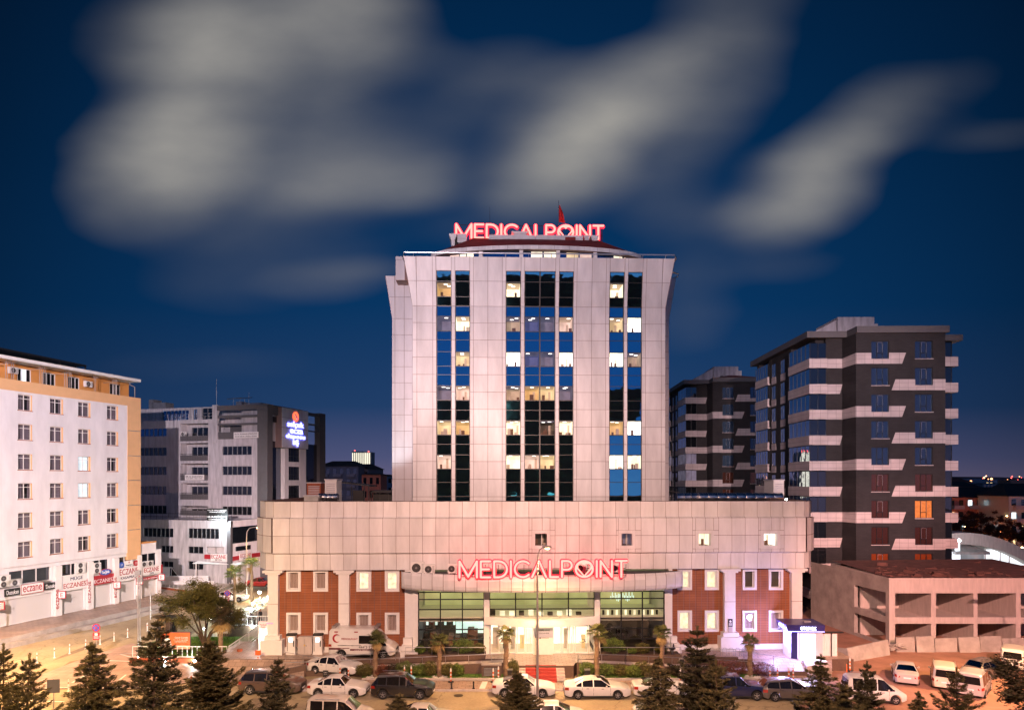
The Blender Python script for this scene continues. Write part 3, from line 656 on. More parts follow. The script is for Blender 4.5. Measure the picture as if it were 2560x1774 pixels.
for k in range(10): lo.box(xB + .3 + k * .85, xB + .75 + k * .85, .5, .9, zf2 + .01, zf2 + .25 + .3 * rnd.random(), 5 if k % 3 else 3)
lo.build('lobby_furniture', ['room_cyan', 'room_dark', 'furniture', 'interior_dark', 'room_cyan', 'room_white'], hosp)
cl = MB()
for x_ in (xA + 1.5, xA + 4.2): cl.box(x_, x_ + 1.2, 1.5, 1.8, ct - .08, ct - .03)
for x_ in (xC + 1.2, xC + 3.8): cl.box(x_, x_ + 1.0, 2, 2.3, ct - .08, ct - .03)
for x_ in (xB + 1.5, xB + 4.2, xB + 6.8): cl.box(x_, x_ + 1.2, 2, 2.3, ct - .08, ct - .03)
cl.pieces('ceiling_light', 'spot_light', hosp)
# white curved canopy over the doors and the vestibule below
zc1, zc0 = H.z(1543, 1350, -1.2), H.z(1562, 1350, -1.2)
xe0, xe1 = H.x(1211, -.9), H.x(1500, -.9); N = 16
cv = MB(); top = []
for i in range(N + 1):
    t = i / N; x_ = xe0 + (xe1 - xe0) * t; top.append((x_, -.75 - 1.35 * math.sin(math.pi * t)))
poly = [(xe0, ye - .16)] + top + [(xe1, ye - .16)]
cv.prism(poly, zc0 + .06, zc1)
for i in range(N):
    a, b = top[i], top[i + 1]; cv.face([(a[0] + .01, a[1] - .02, zc0), (b[0] - .01, b[1] - .02, zc0), (b[0] - .01, b[1] - .02, zc1 + .05), (a[0] + .01, a[1] - .02, zc1 + .05)])
cv.build('door_canopy', 'white_paint', hosp)
vs_ = MB(); yv = -.62
dpx = [(1226, 1247, 0), (1247, 1272, 1), (1272, 1290, 0), (1292, 1312, 2), (1314, 1332, 1), (1382, 1403, 2), (1404, 1420, 0), (1422, 1434, 0), (1437, 1470, 1), (1472, 1486, 0)]
fr_ = MB(); ztop = zc0 + .02
for a, b, k in dpx:
    xa_, xb_ = H.x(a, yv), H.x(b, yv); hh = ztop - (.1 if k != 1 else .25)
    fr_.box(xa_, xa_ + .07, yv - .05, yv + .05, gz, ztop); fr_.box(xb_ - .07, xb_, yv - .05, yv + .05, gz, ztop); fr_.box(xa_ + .07, xb_ - .07, yv - .05, yv + .05, hh, ztop)
    fr_.box(xa_ + .07, xb_ - .07, yv - .05, yv + .05, gz, gz + .12)
fr_.build('door_frame', 'white_paint', hosp)
for a, b, k in dpx:
    xa_, xb_ = H.x(a, yv), H.x(b, yv)
    p = MB(); p.face([(xa_ + .07, yv, gz + .12), (xb_ - .07, yv, gz + .12), (xb_ - .07, yv, ztop - .1), (xa_ + .07, yv, ztop - .1)]); d_ = p.build('door', 'clear_pane', hosp)
    h_ = MB(); h_.tube([(xb_ - .2, yv - .08, gz + .9), (xb_ - .2, yv - .08, gz + 1.5)], .025, 6); h_.build('handle', 'steel', d_)
vi = MB(); x0_, x1_ = H.x(1226, yv), H.x(1486, yv)
vi.face([(x0_, 3, gz), (x1_, 3, gz), (x1_, 3, ztop), (x0_, 3, ztop)], 0)
vi.face([(x0_, yv, ztop), (x0_, 3, ztop), (x1_, 3, ztop), (x1_, yv, ztop)], 0); vi.face([(x0_, yv, gz + .02), (x1_, yv, gz + .02), (x1_, 3, gz + .02), (x0_, 3, gz + .02)], 1)
for px_, w_, h_, m_ in ((1232, .5, 1.9, 2), (1258, .5, 1.5, 4), (1278, .35, 2.0, 2), (1300, .4, 1.2, 3), (1410, .4, 1.8, 2), (1455, .3, 1.2, 3)):
    xx = H.x(px_, 1); vi.box(xx, xx + w_, 1.2, 1.4, gz + .02, gz + h_, m_)
vi.build('lobby', ['entrance_glow', 'furniture_light', 'furniture_light', 'room_yellow', 'interior_dark'], hosp)
bo = MB(); xx0, xx1 = H.x(1333, yv - .3), H.x(1382, yv - .3); bo.box(xx0, xx1, yv - .35, yv - .1, gz, ztop)
bo_o = bo.build('door_panel', 'white_paint', hosp)
text('lettering', 'GİRİŞ - ÇIKIŞ', .3, 'sign_black', bo_o, (.5 * (xx0 + xx1) + .1, yv - .36, gz + 2.12), width=.95, ext=.004)
text('lettering', 'SOLDANDIR', .3, 'sign_black', bo_o, (.5 * (xx0 + xx1) + .1, yv - .36, gz + 1.85), width=.85, ext=.004)
ar = MB(); xm = .5 * (xx0 + xx1) + .1; ar.box(xm - .35, xm + .4, yv - .366, yv - .352, gz + 1.42, gz + 1.46); ar.prism([(xm - .5, 0), (xm - .3, -.07), (xm - .3, .07)], 0, .014)
for i in range(len(ar.v) - 6, len(ar.v)): v = ar.v[i]; ar.v[i] = (v[0], yv - .366 + v[2], gz + 1.44 + v[1])
ar.build('arrow', 'sign_black', bo_o)
dis = MB(); xw = H.x(1455, yv); zz = gz + 1.15
dis.tube([(xw + .22 * math.cos(t), yv - .03, zz + .22 * math.sin(t)) for t in [R(a) for a in range(-170, 40, 20)]], .02, 5); dis.tube([(xw - .05, yv - .03, zz + .45), (xw - .02, yv - .03, zz + .1), (xw + .18, yv - .03, zz + .08), (xw + .3, yv - .03, zz - .15)], .025, 5)
dis.build('wheelchair_mark', 'sign_black', hosp)
lamp('AREA', 'lamp', (.5 * (xe0 + xe1), -1.2, zc0), (1, .84, .58), 150, 3.5, (.5 * (xe0 + xe1), -3.5, 0), hosp)  # added soft light brightening the doorway, without a fixture
# ---- big canopy
kx0, kx1 = H.x(1001, -1.0), H.x(1711, -1.0); N = 26
zc_t, zc_b = H.z(1434, 1100, -2.4), H.z(1477, 1100, -2.4)
def cplan(t, o_=0):
    e = max(0, 1 - abs(2 * t - 1) ** 9); b = math.sin(math.pi * t) ** .8
    return (kx0 + (kx1 - kx0) * t, -.35 - 1.15 * e ** .5 - 1.9 * b - o_)
prof = [(0, 0), (.16, .12), (.22, .3), (.22, .65), (.15, .85), (0, 1.0)]
cn = MB(); ts = [i / N for i in range(N + 1)]
ends = [.0, .004, .015, .04]; ts = sorted(set(ends + [i / N for i in range(2, N - 1)] + [1 - e for e in ends]))
P = []
for (t0, t1) in zip(ts, ts[1:]):
    for (o0, h0), (o1, h1) in zip(prof, prof[1:]):
        a, b = cplan(t0, o0 * (1 if t0 > 0 else 0)), cplan(t1, o0 * (1 if t1 < 1 else 0)); c, d = cplan(t1, o1 * (1 if t1 < 1 else 0)), cplan(t0, o1 * (1 if t0 > 0 else 0))
        z0_, z1_ = zc_b + (zc_t - zc_b) * h0, zc_b + (zc_t - zc_b) * h1; e = .02 if t1 - t0 > .03 else 0
        cn.face([(a[0] + e, a[1], z0_), (b[0] - e, b[1], z0_), (c[0] - e, c[1], z1_), (d[0] + e, d[1], z1_)], 0)
for z_, m_ in ((zc_b + .02, 0), (zc_t - .12, 1)):
    pl_ = [cplan(t, -.05) for t in ts]; pl_ = [(kx0, 0)] + pl_ + [(kx1, 0)]; cn.face([(p[0], p[1], z_) for p in pl_], m_)
back = [cplan(t, -.06) for t in ts]
for a, b in zip(back, back[1:]): cn.face([(a[0], a[1], zc_b), (b[0], b[1], zc_b), (b[0], b[1], zc_t - .03), (a[0], a[1], zc_t - .03)], 2)
cn.build('entrance_canopy', ['cladding', 'roof_felt', 'joint'], hosp)
# ---- tower
TC = 12.0
ztop_t = H.z(643, 1340, TC - .75); zfl = H.z(766.5, 1340, TC)
def tfn(x, z, d, off=0.0):
    t = max(0, (z - zfl) / (ztop_t - zfl)); return (x, TC - .75 * t - d + off, z)
TXL, TXR = H.x(1031.2, TC), H.x(1663.5, TC); dxL = TXL - H.x(1008, TC - .75); dxR = H.x(1688, TC - .75) - TXR
zp = [H.z(p, 1340, TC) for p in (1258, 1240.8, 1197.4, 1153, 1110, 1066.6, 1023, 980, 936.8, 893.7, 850.5, 808)] + [zfl, H.z(704, 1340, TC - .37), ztop_t]
zp[0] = zr
zg = H.z(678, 1340, TC - .55)
def edgefn(sgn, x_in, x_out, dx):
    def f(x, z, d):
        t = max(0, (z - zfl) / (ztop_t - zfl)); s = (x - x_in) / (x_out - x_in); p = tfn(x, z, d); return (x + sgn * dx * t * s, p[1], z)
    return f
tw = MB()
cells = [[1042.2, 1082, 1090.8], [1175, 1183.5, 1219.5, 1255.5, 1264.5], [1433.3, 1441.3, 1478.8, 1514, 1523], [1604.4, 1613.6, 1653.2]]
for c in cells: panels(tw, [H.x(p, TC) for p in c], zp, tfn)
panels(tw, [TXL, H.x(1042.2, TC)], zp, edgefn(-1, H.x(1042.2, TC), TXL, dxL)); panels(tw, [H.x(1653.2, TC), TXR], zp, edgefn(1, H.x(1653.2, TC), TXR, dxR))
fins = [(1129, 1138), (1302, 1311), (1388, 1397), (1559.5, 1568)]
for a, b in fins:
    xa_, xb_ = H.x(a, TC), H.x(b, TC)
    panels(tw, [xa_, xb_], zp, lambda x, z, d: tfn(x, z, d + .05)); 
    for z0_, z1_ in ((zr, zfl), (zfl, ztop_t)):
        for x_ in (xa_ + .02, xb_ - .02):
            p = [tfn(x_, z0_, .05), tfn(x_, z0_, 0, .25), tfn(x_, z1_, 0, .25), tfn(x_, z1_, .05)]; tw.face(p, 0)
strips = [(1091.2, 1129), (1138, 1175), (1264.5, 1302), (1311, 1388), (1397, 1433.3), (1523, 1559.5), (1568, 1604.4)]
for a, b in strips:
    xa_, xb_ = H.x(a, TC), H.x(b, TC); zs_ = [zg, ztop_t]
    panels(tw, [xa_, .5 * (xa_ + xb_), xb_] if b - a > 50 else [xa_, xb_], zs_, tfn)
    for z0_, z1_ in ((zr, zfl), (zfl, zg)):
        for x_ in (xa_, xb_): tw.face([tfn(x_, z0_, 0), tfn(x_, z0_, 0, .25), tfn(x_, z1_, 0, .25), tfn(x_, z1_, 0)], 0)
tw.build('tower_cladding', ['cladding', 'joint'], hosp)
# backing behind the joints
bk = MB(); solid = [(1031.5, 1091.2), (1175, 1264.5), (1433.3, 1523), (1604.4, 1663.5)]
for a, b in solid + fins:
    xa_, xb_ = H.x(a, TC), H.x(b, TC)
    for z0_, z1_ in ((zr, zfl), (zfl, ztop_t)):
        L_, R_ = (dxL if a < 1035 and z1_ == ztop_t else 0), (dxR if b > 1660 and z1_ == ztop_t else 0)
        p = [tfn(xa_, z0_, 0), tfn(xb_, z0_, 0), tfn(xb_, z1_, 0), tfn(xa_, z1_, 0)]; p[2] = (p[2][0] + R_, *p[2][1:]); p[3] = (p[3][0] - L_, *p[3][1:]); bk.face(p)
for a, b in strips:
    xa_, xb_ = H.x(a, TC), H.x(b, TC); bk.face([tfn(xa_, zg, 0), tfn(xb_, zg, 0), tfn(xb_, ztop_t, 0), tfn(xa_, ztop_t, 0)])
bk.build('tower_backing', 'joint', hosp)
bd = MB(); TB = TC + 5.7
bd.hexa([(TXL, TC + .05, zr), (TXL, TB, zr), (TXL, TB, zfl), (TXL, TC + .05, zfl)], [(TXL + .05, TC + .05, zr), (TXL + .05, TB, zr), (TXL + .05, TB, zfl), (TXL + .05, TC + .05, zfl)])
for s_, xx, dx in ((-1, TXL, dxL), (1, TXR, dxR)):
    bd.face([(xx, TC, zr), (xx, TB + 9, zr), (xx, TB + 9, zfl), (xx, TC, zfl)]); bd.face([(xx, TC, zfl), (xx, TB + 9, zfl), (xx + s_ * dx, TB + 9, ztop_t), (xx + s_ * dx, TC - .75, ztop_t)])
bd.face([(TXL - dxL, TC - .75, ztop_t - .3), (TXR + dxR, TC - .75, ztop_t - .3), (TXR + dxR, TB + 9, ztop_t - .3), (TXL - dxL, TB + 9, ztop_t - .3)])
bd.build('tower_wall', 'cladding_side', hosp)
# glass strips
rows_ = [(704, 742), (791, 828.5), (879.5, 915.5), (964.5, 1000.5), (1051, 1087), (1136.5, 1172)]
zrow = [(H.z(b, 1340, TC), H.z(a, 1340, TC)) for a, b in rows_]
zrow[0] = (H.z(742, 1340, TC - .2), H.z(704, 1340, TC - .4))
joints = [H.z(p, 1340, TC) for p in (1205, 1240, 850, 937, 1025, 1110, 765)]
lit = {(0, 0): 'room_yellow', (0, 2): 'room_white', (0, 6): 'room_white',
       (1, 0): 'room_dim', (1, 1): 'room_white', (1, 2): 'room_tan', (1, 3): 'room_blue', (1, 4): 'room_dim', (1, 5): 'room_pink', (1, 6): 'room_warm', (1, 7): 'room_bright',
       (2, 1): 'room_warm', (2, 2): 'room_bright', (2, 3): 'room_blue', (2, 4): 'room_dim', (2, 5): 'room_bright', (2, 6): 'room_bright', (2, 7): 'room_tan',
       (3, 0): 'room_dim', (3, 1): 'room_pink', (3, 2): 'room_tan', (3, 3): 'room_yellow', (3, 4): 'room_warm', (3, 5): 'room_dim',
       (4, 0): 'room_warm', (4, 1): 'room_yellow', (4, 2): 'room_white', (4, 4): 'room_dark', (4, 5): 'room_white', (4, 6): 'room_yellow', (4, 7): 'room_bright',
       (5, 0): 'room_pink', (5, 2): 'room_white', (5, 3): 'room_pink', (5, 4): 'room_warm', (5, 6): 'room_bright', (5, 7): 'room_white'}
cols_ = strips[:3] + [(1311, 1349.5), (1349.5, 1388)] + strips[4:]
fr = MB()
for ci, (a, b) in enumerate(cols_):
    xa_, xb_ = H.x(a, TC), H.x(b, TC)
    zs_ = sorted({zr, zg, zfl, *[v for r_ in zrow for v in r_], *joints})
    for z0_, z1_ in zip(zs_, zs_[1:]):
        ri = next((i for i, r_ in enumerate(zrow) if r_[0] - 1e-3 <= z0_ and z1_ <= r_[1] + 1e-3), None)
        if ri is None or (ri, ci) not in lit:
            gl = MB(); gl.face([tfn(xa_, z0_ + .03, 0, .1), tfn(xb_, z0_ + .03, 0, .1), tfn(xb_, z1_ - .03, 0, .1), tfn(xa_, z1_ - .03, 0, .1)]); gl.build('glass_strip', 'tower_glass', hosp)
        p = [tfn(xa_, z1_ - .03, 0, .09), tfn(xb_, z1_ - .03, 0, .09), tfn(xb_, z1_ + .03, 0, .09), tfn(xa_, z1_ + .03, 0, .09)]; fr.face(p)
    for x_ in (xa_ + .03, xb_ - .03):
        for z0_, z1_ in ((zr, zfl), (zfl, zg)): fr.face([tfn(x_ - .04, z0_, 0, .085), tfn(x_ + .04, z0_, 0, .085), tfn(x_ + .04, z1_, 0, .085), tfn(x_ - .04, z1_, 0, .085)])
    for (ri, cj), m_ in lit.items():
        if cj != ci: continue
        z0_, z1_ = zrow[ri]; z0_ += .05; z1_ -= .05
        room(hosp, xa_ + .07, xb_ - .07, z0_, z1_, TC + .12, m_, 2.2, rnd.randint(1, 2), m_ not in ('room_dim', 'room_blue'), pf=lambda x, z: tfn(x, z, 0, .1))
fr.build('glass_frame', 'black_frame', hosp)
# rear wing of the tower, a little wider and lower
RC = 17.8
rz1 = H.z(689, 963, RC); rzf = H.z(796, 980, RC); XL, XR = H.x(980, RC), H.x(1672.5, RC)
exL, exR = XL - H.x(962.6, RC), H.x(1690, RC) - XR
rzs = [zr] + [H.z(960 and (860 + q / 3.112), 990, RC) for q in (1050, 925, 800, 675, 549, 425, 300, 175, 50)] + [H.z(836.5, 990, RC), rzf, H.z(742, 970, RC), rz1]
def rfn(sgn, xin, xout, dx):
    def f(x, z, d):
        t = max(0, (z - rzf) / (rz1 - rzf)); s = (x - xin) / (xout - xin); return (x + sgn * dx * t * s, RC - d, z)
    return f
rw = MB(); x1_, x2_ = H.x(987.5, RC), H.x(1010.5, RC)
panels(rw, [XL, x1_], rzs, rfn(-1, x1_, XL, exL)); panels(rw, [x1_, x2_, TXL - .02], rzs, y=RC); panels(rw, [TXR + .02, XR], rzs, rfn(1, TXR, XR, exR))
rw.face([(XL, RC + .03, zr), (TXL, RC + .03, zr), (TXL, RC + .03, rzf), (XL, RC + .03, rzf)], 1); rw.face([(XL, RC + .03, rzf), (TXL, RC + .03, rzf), (TXL - .5, RC + .03, rz1), (XL - exL, RC + .03, rz1)], 1)
rw.face([(TXR, RC + .03, zr), (XR, RC + .03, zr), (XR, RC + .03, rzf), (TXR, RC + .03, rzf)], 1); rw.face([(TXR, RC + .03, rzf), (XR, RC + .03, rzf), (XR + exR, RC + .03, rz1), (TXR, RC + .03, rz1)], 1)
for xx, s_, dx in ((XL, -1, exL), (XR, 1, exR)):
    rw.face([(xx, RC, zr), (xx, RC + 12, zr), (xx, RC + 12, rzf), (xx, RC, rzf)], 0); rw.face([(xx, RC, rzf), (xx, RC + 12, rzf), (xx + s_ * dx, RC + 12, rz1), (xx + s_ * dx, RC, rz1)], 0)
rw.face([(XL - exL, RC, rz1 - .05), (XR + exR, RC, rz1 - .05), (XR + exR, RC + 12, rz1 - .05), (XL - exL, RC + 12, rz1 - .05)], 0)
rw.build('rear_wing', ['cladding_side', 'joint'], hosp)
uw = MB(); ua, ub = H.x(989, RC - 2), H.x(1012, RC - 2); u0, u1 = H.z(700, 995, RC - 2), H.z(640.5, 995, RC - 2)
panels(uw, [ua, ub], [u0, H.z(649, 995, RC - 2), u1], y=RC - 2); uw.box(ua, ub + .5, RC - 1.99, RC + 3, u0, u1 - .02, 1); uw.build('stair_head', ['cladding_side', 'joint'], hosp)
# tower parapet rail
pr = MB(); zz = H.z(634, 1340, TC - .9)
xa_, xb_ = H.x(1004, TC - 1), H.x(1693, TC - 1)
pr.tube([(xa_ + .1, TC + 1.5, zz - .45), (xa_, TC - .3, zz - .35), (xa_ + .25, TC - .95, zz), (xb_ - .25, TC - .95, zz), (xb_, TC - .6, zz - .3), (xb_ - .1, TC + 1.5, zz - .5)], .07, 6)
for i in range(12): x_ = xa_ + 1.2 + (xb_ - xa_ - 2.4) * i / 11; pr.tube([(x_, TC - .7, ztop_t - .1), (x_, TC - .95, zz)], .03, 4)
for xx in (XR + exR + .25,): pr.tube([(xx - 1, RC + .2, rz1 - .1), (xx, RC + .2, rz1 + .25), (xx + .1, RC + .2, rz1 + .55), (xx - .6, RC + .2, rz1 + .75), (xx - 1.3, RC + .2, rz1 + .6)], .07, 6)
pr.build('parapet_rail', 'steel', hosp)
# penthouse drum
PC = 17.3; pcx = H.x(1342, PC - .5); pa = (H.x(1605, PC) - H.x(1079, PC)) / 2; pb_ = 3.7
zd1 = H.z(612.5, 1342, PC - pb_); zd0 = H.z(622.5, 1342, PC - pb_)
def ell(t, k=1.0, dy=0): return (pcx + pa * k * math.cos(t), PC - (pb_ - (1 - k) * 10) * math.sin(t) + dy)
pt = MB(); N = 44
for i in range(N):
    t0, t1 = math.pi - math.pi * i / N, math.pi - math.pi * (i + 1) / N
    a, b = ell(t0), ell(t1); ex = (b[0] - a[0]) * .012; j = i % 2
    pt.face([(a[0] + (ex if j == 0 else 0), a[1] - .01, zd0), (b[0] - (ex if j else 0), b[1] - .01, zd0), (b[0] - (ex if j else 0), b[1] - .01, zd1), (a[0] + (ex if j == 0 else 0), a[1] - .01, zd1)], 0)
pt.build('penthouse_fascia', 'cladding', hosp)
ps = MB(); outl = [ell(math.pi - math.pi * i / N) for i in range(N + 1)]
ps.prism(outl + [(pcx + pa, PC + 9), (pcx - pa, PC + 9)], zd0 + .01, zd1 - .03, 0)
ps.build('penthouse_soffit', 'joint', hosp)
rr = MB(); zc = H.z(599, 1342, PC + 3.5)
for i in range(N):
    a, b = ell(math.pi - math.pi * i / N, .985), ell(math.pi - math.pi * (i + 1) / N, .985)
    ca = (pcx + (a[0] - pcx) * .62, PC + 3.2, zc); cb = (pcx + (b[0] - pcx) * .62, PC + 3.2, zc)
    rr.face([(a[0], a[1], zd1), (b[0], b[1], zd1), cb, ca])
rr.face([(pcx - pa * .61, PC + 3.2, zc), (pcx + pa * .61, PC + 3.2, zc), (pcx + pa * .61, PC + 10, zc), (pcx - pa * .61, PC + 10, zc)])
rr.build('roof', 'roof_red', hosp)  # dark red of the sign's glow is held in the roof colour
dw = MB(); k = .93
for i in range(N):
    a, b = ell(math.pi - math.pi * i / N, k), ell(math.pi - math.pi * (i + 1) / N, k)
    dw.face([(a[0], a[1], ztop_t - .3), (b[0], b[1], ztop_t - .3), (b[0], b[1], zd0), (a[0], a[1], zd0)], 0)
dw.build('penthouse_glass', 'blue_glass', hosp)
def tpx(px): # angle on the drum's glass that shows at this column
    best = min(range(400), key=lambda q: abs(H.x(px, ell(math.pi * q / 400, k)[1] - .05) - ell(math.pi * q / 400, k)[0])); return math.pi * best / 400
for a, b, m_ in ((1125, 1148, 'room_pink'), (1150, 1165, 'room_white'), (1168, 1183, 'room_white'), (1327, 1356, 'room_white'), (1359, 1389, 'room_white'), (1417, 1446, 'room_warm'), (1449, 1479, 'room_pink'), (1535, 1556, 'room_white'), (1560, 1580, 'room_warm')):
    w_ = MB(); ta, tb = tpx(a), tpx(b); A, B = ell(ta, k), ell(tb, k)
    w_.face([(A[0], A[1] - .03, ztop_t - .3), (B[0], B[1] - .03, ztop_t - .3), (B[0], B[1] - .03, zd0 - .08), (A[0], A[1] - .03, zd0 - .08)]); w_.build('window', m_, hosp)
dc = MB()
for p in (1206, 1303, 1394, 1483):
    A = ell(tpx(p), .955); dc.box(A[0] - .2, A[0] + .2, A[1] - .15, A[1] + .15, ztop_t - .4, zd0)
dc.pieces('penthouse_post', 'white_paint', hosp)
# plant-room blocks on the drum roof
blk = MB(); BC = PC + 2.6
def bx(a, b, pt_, pb2, c=BC, d=3, flare=0):
    x0_, x1_ = H.x(a, c), H.x(b, c); z0_, z1_ = H.z(pb2, a, c), H.z(pt_, a, c)
    m_ = z0_ + (z1_ - z0_) * .45
    blk.box(x0_ + flare, x1_ - flare, c, c + d, z0_, m_ - .02); blk.hexa([(x0_ + flare, c, m_), (x1_ - flare, c, m_), (x1_ - flare, c + d, m_), (x0_ + flare, c + d, m_)], [(x0_, c - flare * .3, z1_), (x1_, c - flare * .3, z1_), (x1_, c + d, z1_), (x0_, c + d, z1_)])
bx(1222, 1338, 586.5, 603); bx(1339, 1457, 587, 603); bx(1122, 1143, 584, 614, BC + .2, 3, .3); bx(1143.5, 1166, 584, 606, BC + .2, 3, .0); bx(1459, 1476, 588, 603, BC + .2, 3, .15); bx(1476.5, 1498, 588, 603, BC + .2, 3, .15)
bx(1279, 1322, 578, 588, BC + 1.5, 1.5, .3)
blk.pieces('plant_room', 'cladding', hosp, 12)
db = MB(); x0_ = H.x(1413, BC); db.box(x0_, x0_ + 1.2, BC - .12, BC, H.z(603, 1413, BC), H.z(593, 1413, BC)); db.build('hatch', 'roof_red', hosp)
# ---------------------------------------------------------------- stroke letters
emit('neon_halo', (1, .015, .03), 3.2); emit('neon_face', (1, .22, .18), 3.0)
def arc(cx, cy, rx, ry, a0, a1, n=10): return [(cx + rx * math.cos(R(a0 + (a1 - a0) * i / n)), cy + ry * math.sin(R(a0 + (a1 - a0) * i / n))) for i in range(n + 1)]
heart = [(0, -.34)] + arc(.17, .12, .17, .17, -25, 150, 8) + [(0, .16)] + [(-x, y) for x, y in reversed(arc(.17, .12, .17, .17, -25, 150, 8))] + [(0, -.34)]
LET = {'M': (1.06, [[(0, 0), (0, 1), (.53, .05), (1.06, 1), (1.06, 0)]]), 'E': (.58, [[(.58, 1), (0, 1), (0, 0), (.58, 0)], [(0, .5), (.5, .5)]]),
       'D': (.78, [[(0, 0), (0, 1)] + arc(.28, .5, .5, .5, 90, -90) + [(0, 0)]]), 'I': (.0, [[(0, 0), (0, 1)]]), 'C': (.82, [arc(.5, .5, .5, .5, 45, 315, 14)]),
       'A': (.86, [[(0, 0), (.43, 1), (.86, 0)]]), 'L': (.5, [[(0, 1), (0, 0), (.5, 0)]]), 'P': (.6, [[(0, 0), (0, 1)] + arc(.33, .73, .27, .27, 90, -90) + [(0, .46)]]),
       'O': (1.06, [arc(.53, .5, .53, .5, 0, 360, 20)]), 'N': (.7, [[(0, 0), (0, 1), (.7, 0), (.7, 1)]]), 'T': (.68, [[(0, 1), (.68, 1)], [(.34, 1), (.34, 0)]])}
def neon(root, x0, x1, z0, z1, y, th, back=None):
    word = 'MEDICALPOINT'; gap = .24; tot_ = sum(LET[c][0] for c in word) + gap * 11
    hgt = z1 - z0; sx = (x1 - x0) / tot_; cur = 0
    for c in word:
        w, st = LET[c]; mb = MB(); me = MB()
        for pl_ in st:
            pts_ = [(x0 + (cur + p[0]) * sx, y, z0 + p[1] * hgt) for p in pl_]
            for a, b in zip(pts_, pts_[1:]):
                mb.tube([a, b], th, 8, 0); me.tube([(a[0], a[1] + th * 2.2, a[2]), (b[0], b[1] + th * 2.2, b[2])], th * 2.0, 8, 0)
            for a in pts_: mb.ball(a, th * 1.0, 6); me.ball((a[0], a[1] + th * 2.2, a[2]), th * 2.0, 6)
        if c == 'O':
            # solid disc with a heart cut through it
            hp = [(x0 + (cur + .53 + p[0] * 1.12) * sx, z0 + (.5 + p[1] * 1.12 * sx / hgt) * hgt) for p in heart]
            cxo, czo = x0 + (cur + .53) * sx, z0 + .5 * hgt; n = len(hp)
            for i in range(n - 1):
                (xa_, za_), (xb_, zb2) = hp[i], hp[i + 1]
                def outp(xx, zz_):
                    an = math.atan2((zz_ - czo) / hgt, (xx - cxo) / sx / 1.06); return (cxo + .53 * sx * math.cos(an), y - th * .2, czo + .5 * hgt * math.sin(an))
                mb.face([(xa_, y - th * .2, za_), (xb_, y - th * .2, zb2), outp(xb_, zb2), outp(xa_, za_)], 0)
        o = mb.build('letter_' + c.lower(), 'neon_face', root); me.build('letter_rim', 'neon_halo', o)  # red outer tubes stand in for the halo around the letters
        cur += w + gap
sg = H.root('illuminated_sign', 'glowing red and white MEDICALPOINT lettering standing on the entrance canopy', 'sign')
yS = -3.55
neon(sg, H.x(1149, yS), H.x(1566, yS), H.z(1443, 1350, yS) + .07, H.z(1399, 1350, yS) - .07, yS - .2, .085)
fr = MB(); xa_, xb_ = H.x(1149, yS), H.x(1566, yS)
for z_ in (zc_t - .05, zc_t + .55): fr.tube([(xa_, yS + .15, z_), (xb_, yS + .15, z_)], .025, 5)
for i in range(14): x_ = xa_ + (xb_ - xa_) * i / 13; fr.tube([(x_, yS + .15, zc_t - .12), (x_, yS + .15, zc_t + .9)], .02, 4)
fr.build('frame', 'dark_metal', sg)
sg = H.root('illuminated_sign', 'glowing red MEDICALPOINT letters on top of the tower, half hidden by the parapet', 'sign')
yS = PC + 5.2; neon(sg, H.x(1140.5, yS), H.x(1508, yS), H.z(598, 1350, yS) + .1, H.z(560.5, 1350, yS) - .1, yS, .125)
fr = MB(); xa_, xb_ = H.x(1142, yS), H.x(1506, yS); zl = H.z(560.5, 1350, yS) - .1
for z_ in (zl, zl - 1.1, zc + .1): fr.tube([(xa_, yS + .3, z_), (xb_, yS + .3, z_)], .04, 5)
for i in range(12): x_ = xa_ + (xb_ - xa_) * i / 11; fr.tube([(x_, yS + .3, zc - .05), (x_, yS + .3, zl)], .04, 4); fr.tube([(x_, yS + .3, zl - .4), (x_, yS + 1.8, zc)], .03, 4)
fr.build('frame', 'dark_metal', sg)
# flag and antennas
fp = H.root('flagpole', 'thin pole with a furled dark red flag behind the rooftop letters', 'flagpole')
xf = H.x(1396.5, yS + 1.5); zt_ = H.z(501, 1396, yS + 1.5)
m_ = MB(); m_.tube([(xf, yS + 1.5, zc - .1), (xf, yS + 1.5, zt_)], .05, 6, r1=.03); m_.build('pole', 'steel', fp)
m_ = MB(); n = 10
zf1, zf0 = H.z(511, 1396, yS + 1.5), H.z(556, 1396, yS + 1.5)
for i in range(n):
    for j in range(4):
        def fpnt(i_, j_):
            t = i_ / n; s = j_ / 4; w_ = .12 + .75 * t + .1 * math.sin(t * 5); return (xf + .06 + w_ * s, yS + 1.5 + .14 * math.sin(7 * s + 3 * t), zf1 + (zf0 - zf1) * t - s * .2 * (1 - t))
        m_.face([fpnt(i, j), fpnt(i, j + 1), fpnt(i + 1, j + 1), fpnt(i + 1, j)])
mat('flag_red', (.45, .02, .02), .8, var=.15, scale=4)
m_.build('flag', 'flag_red', fp, smooth=True)
an = H.root('antenna', 'thin lightning rod rising behind the rooftop letters', 'antenna'); xf = H.x(1224.5, yS + 2)
m_ = MB(); m_.tube([(xf, yS + 2, zc - .1), (xf, yS + 2, H.z(517, 1224, yS + 2))], .045, 5, r1=.012); m_.build('rod', 'dark_metal', an)
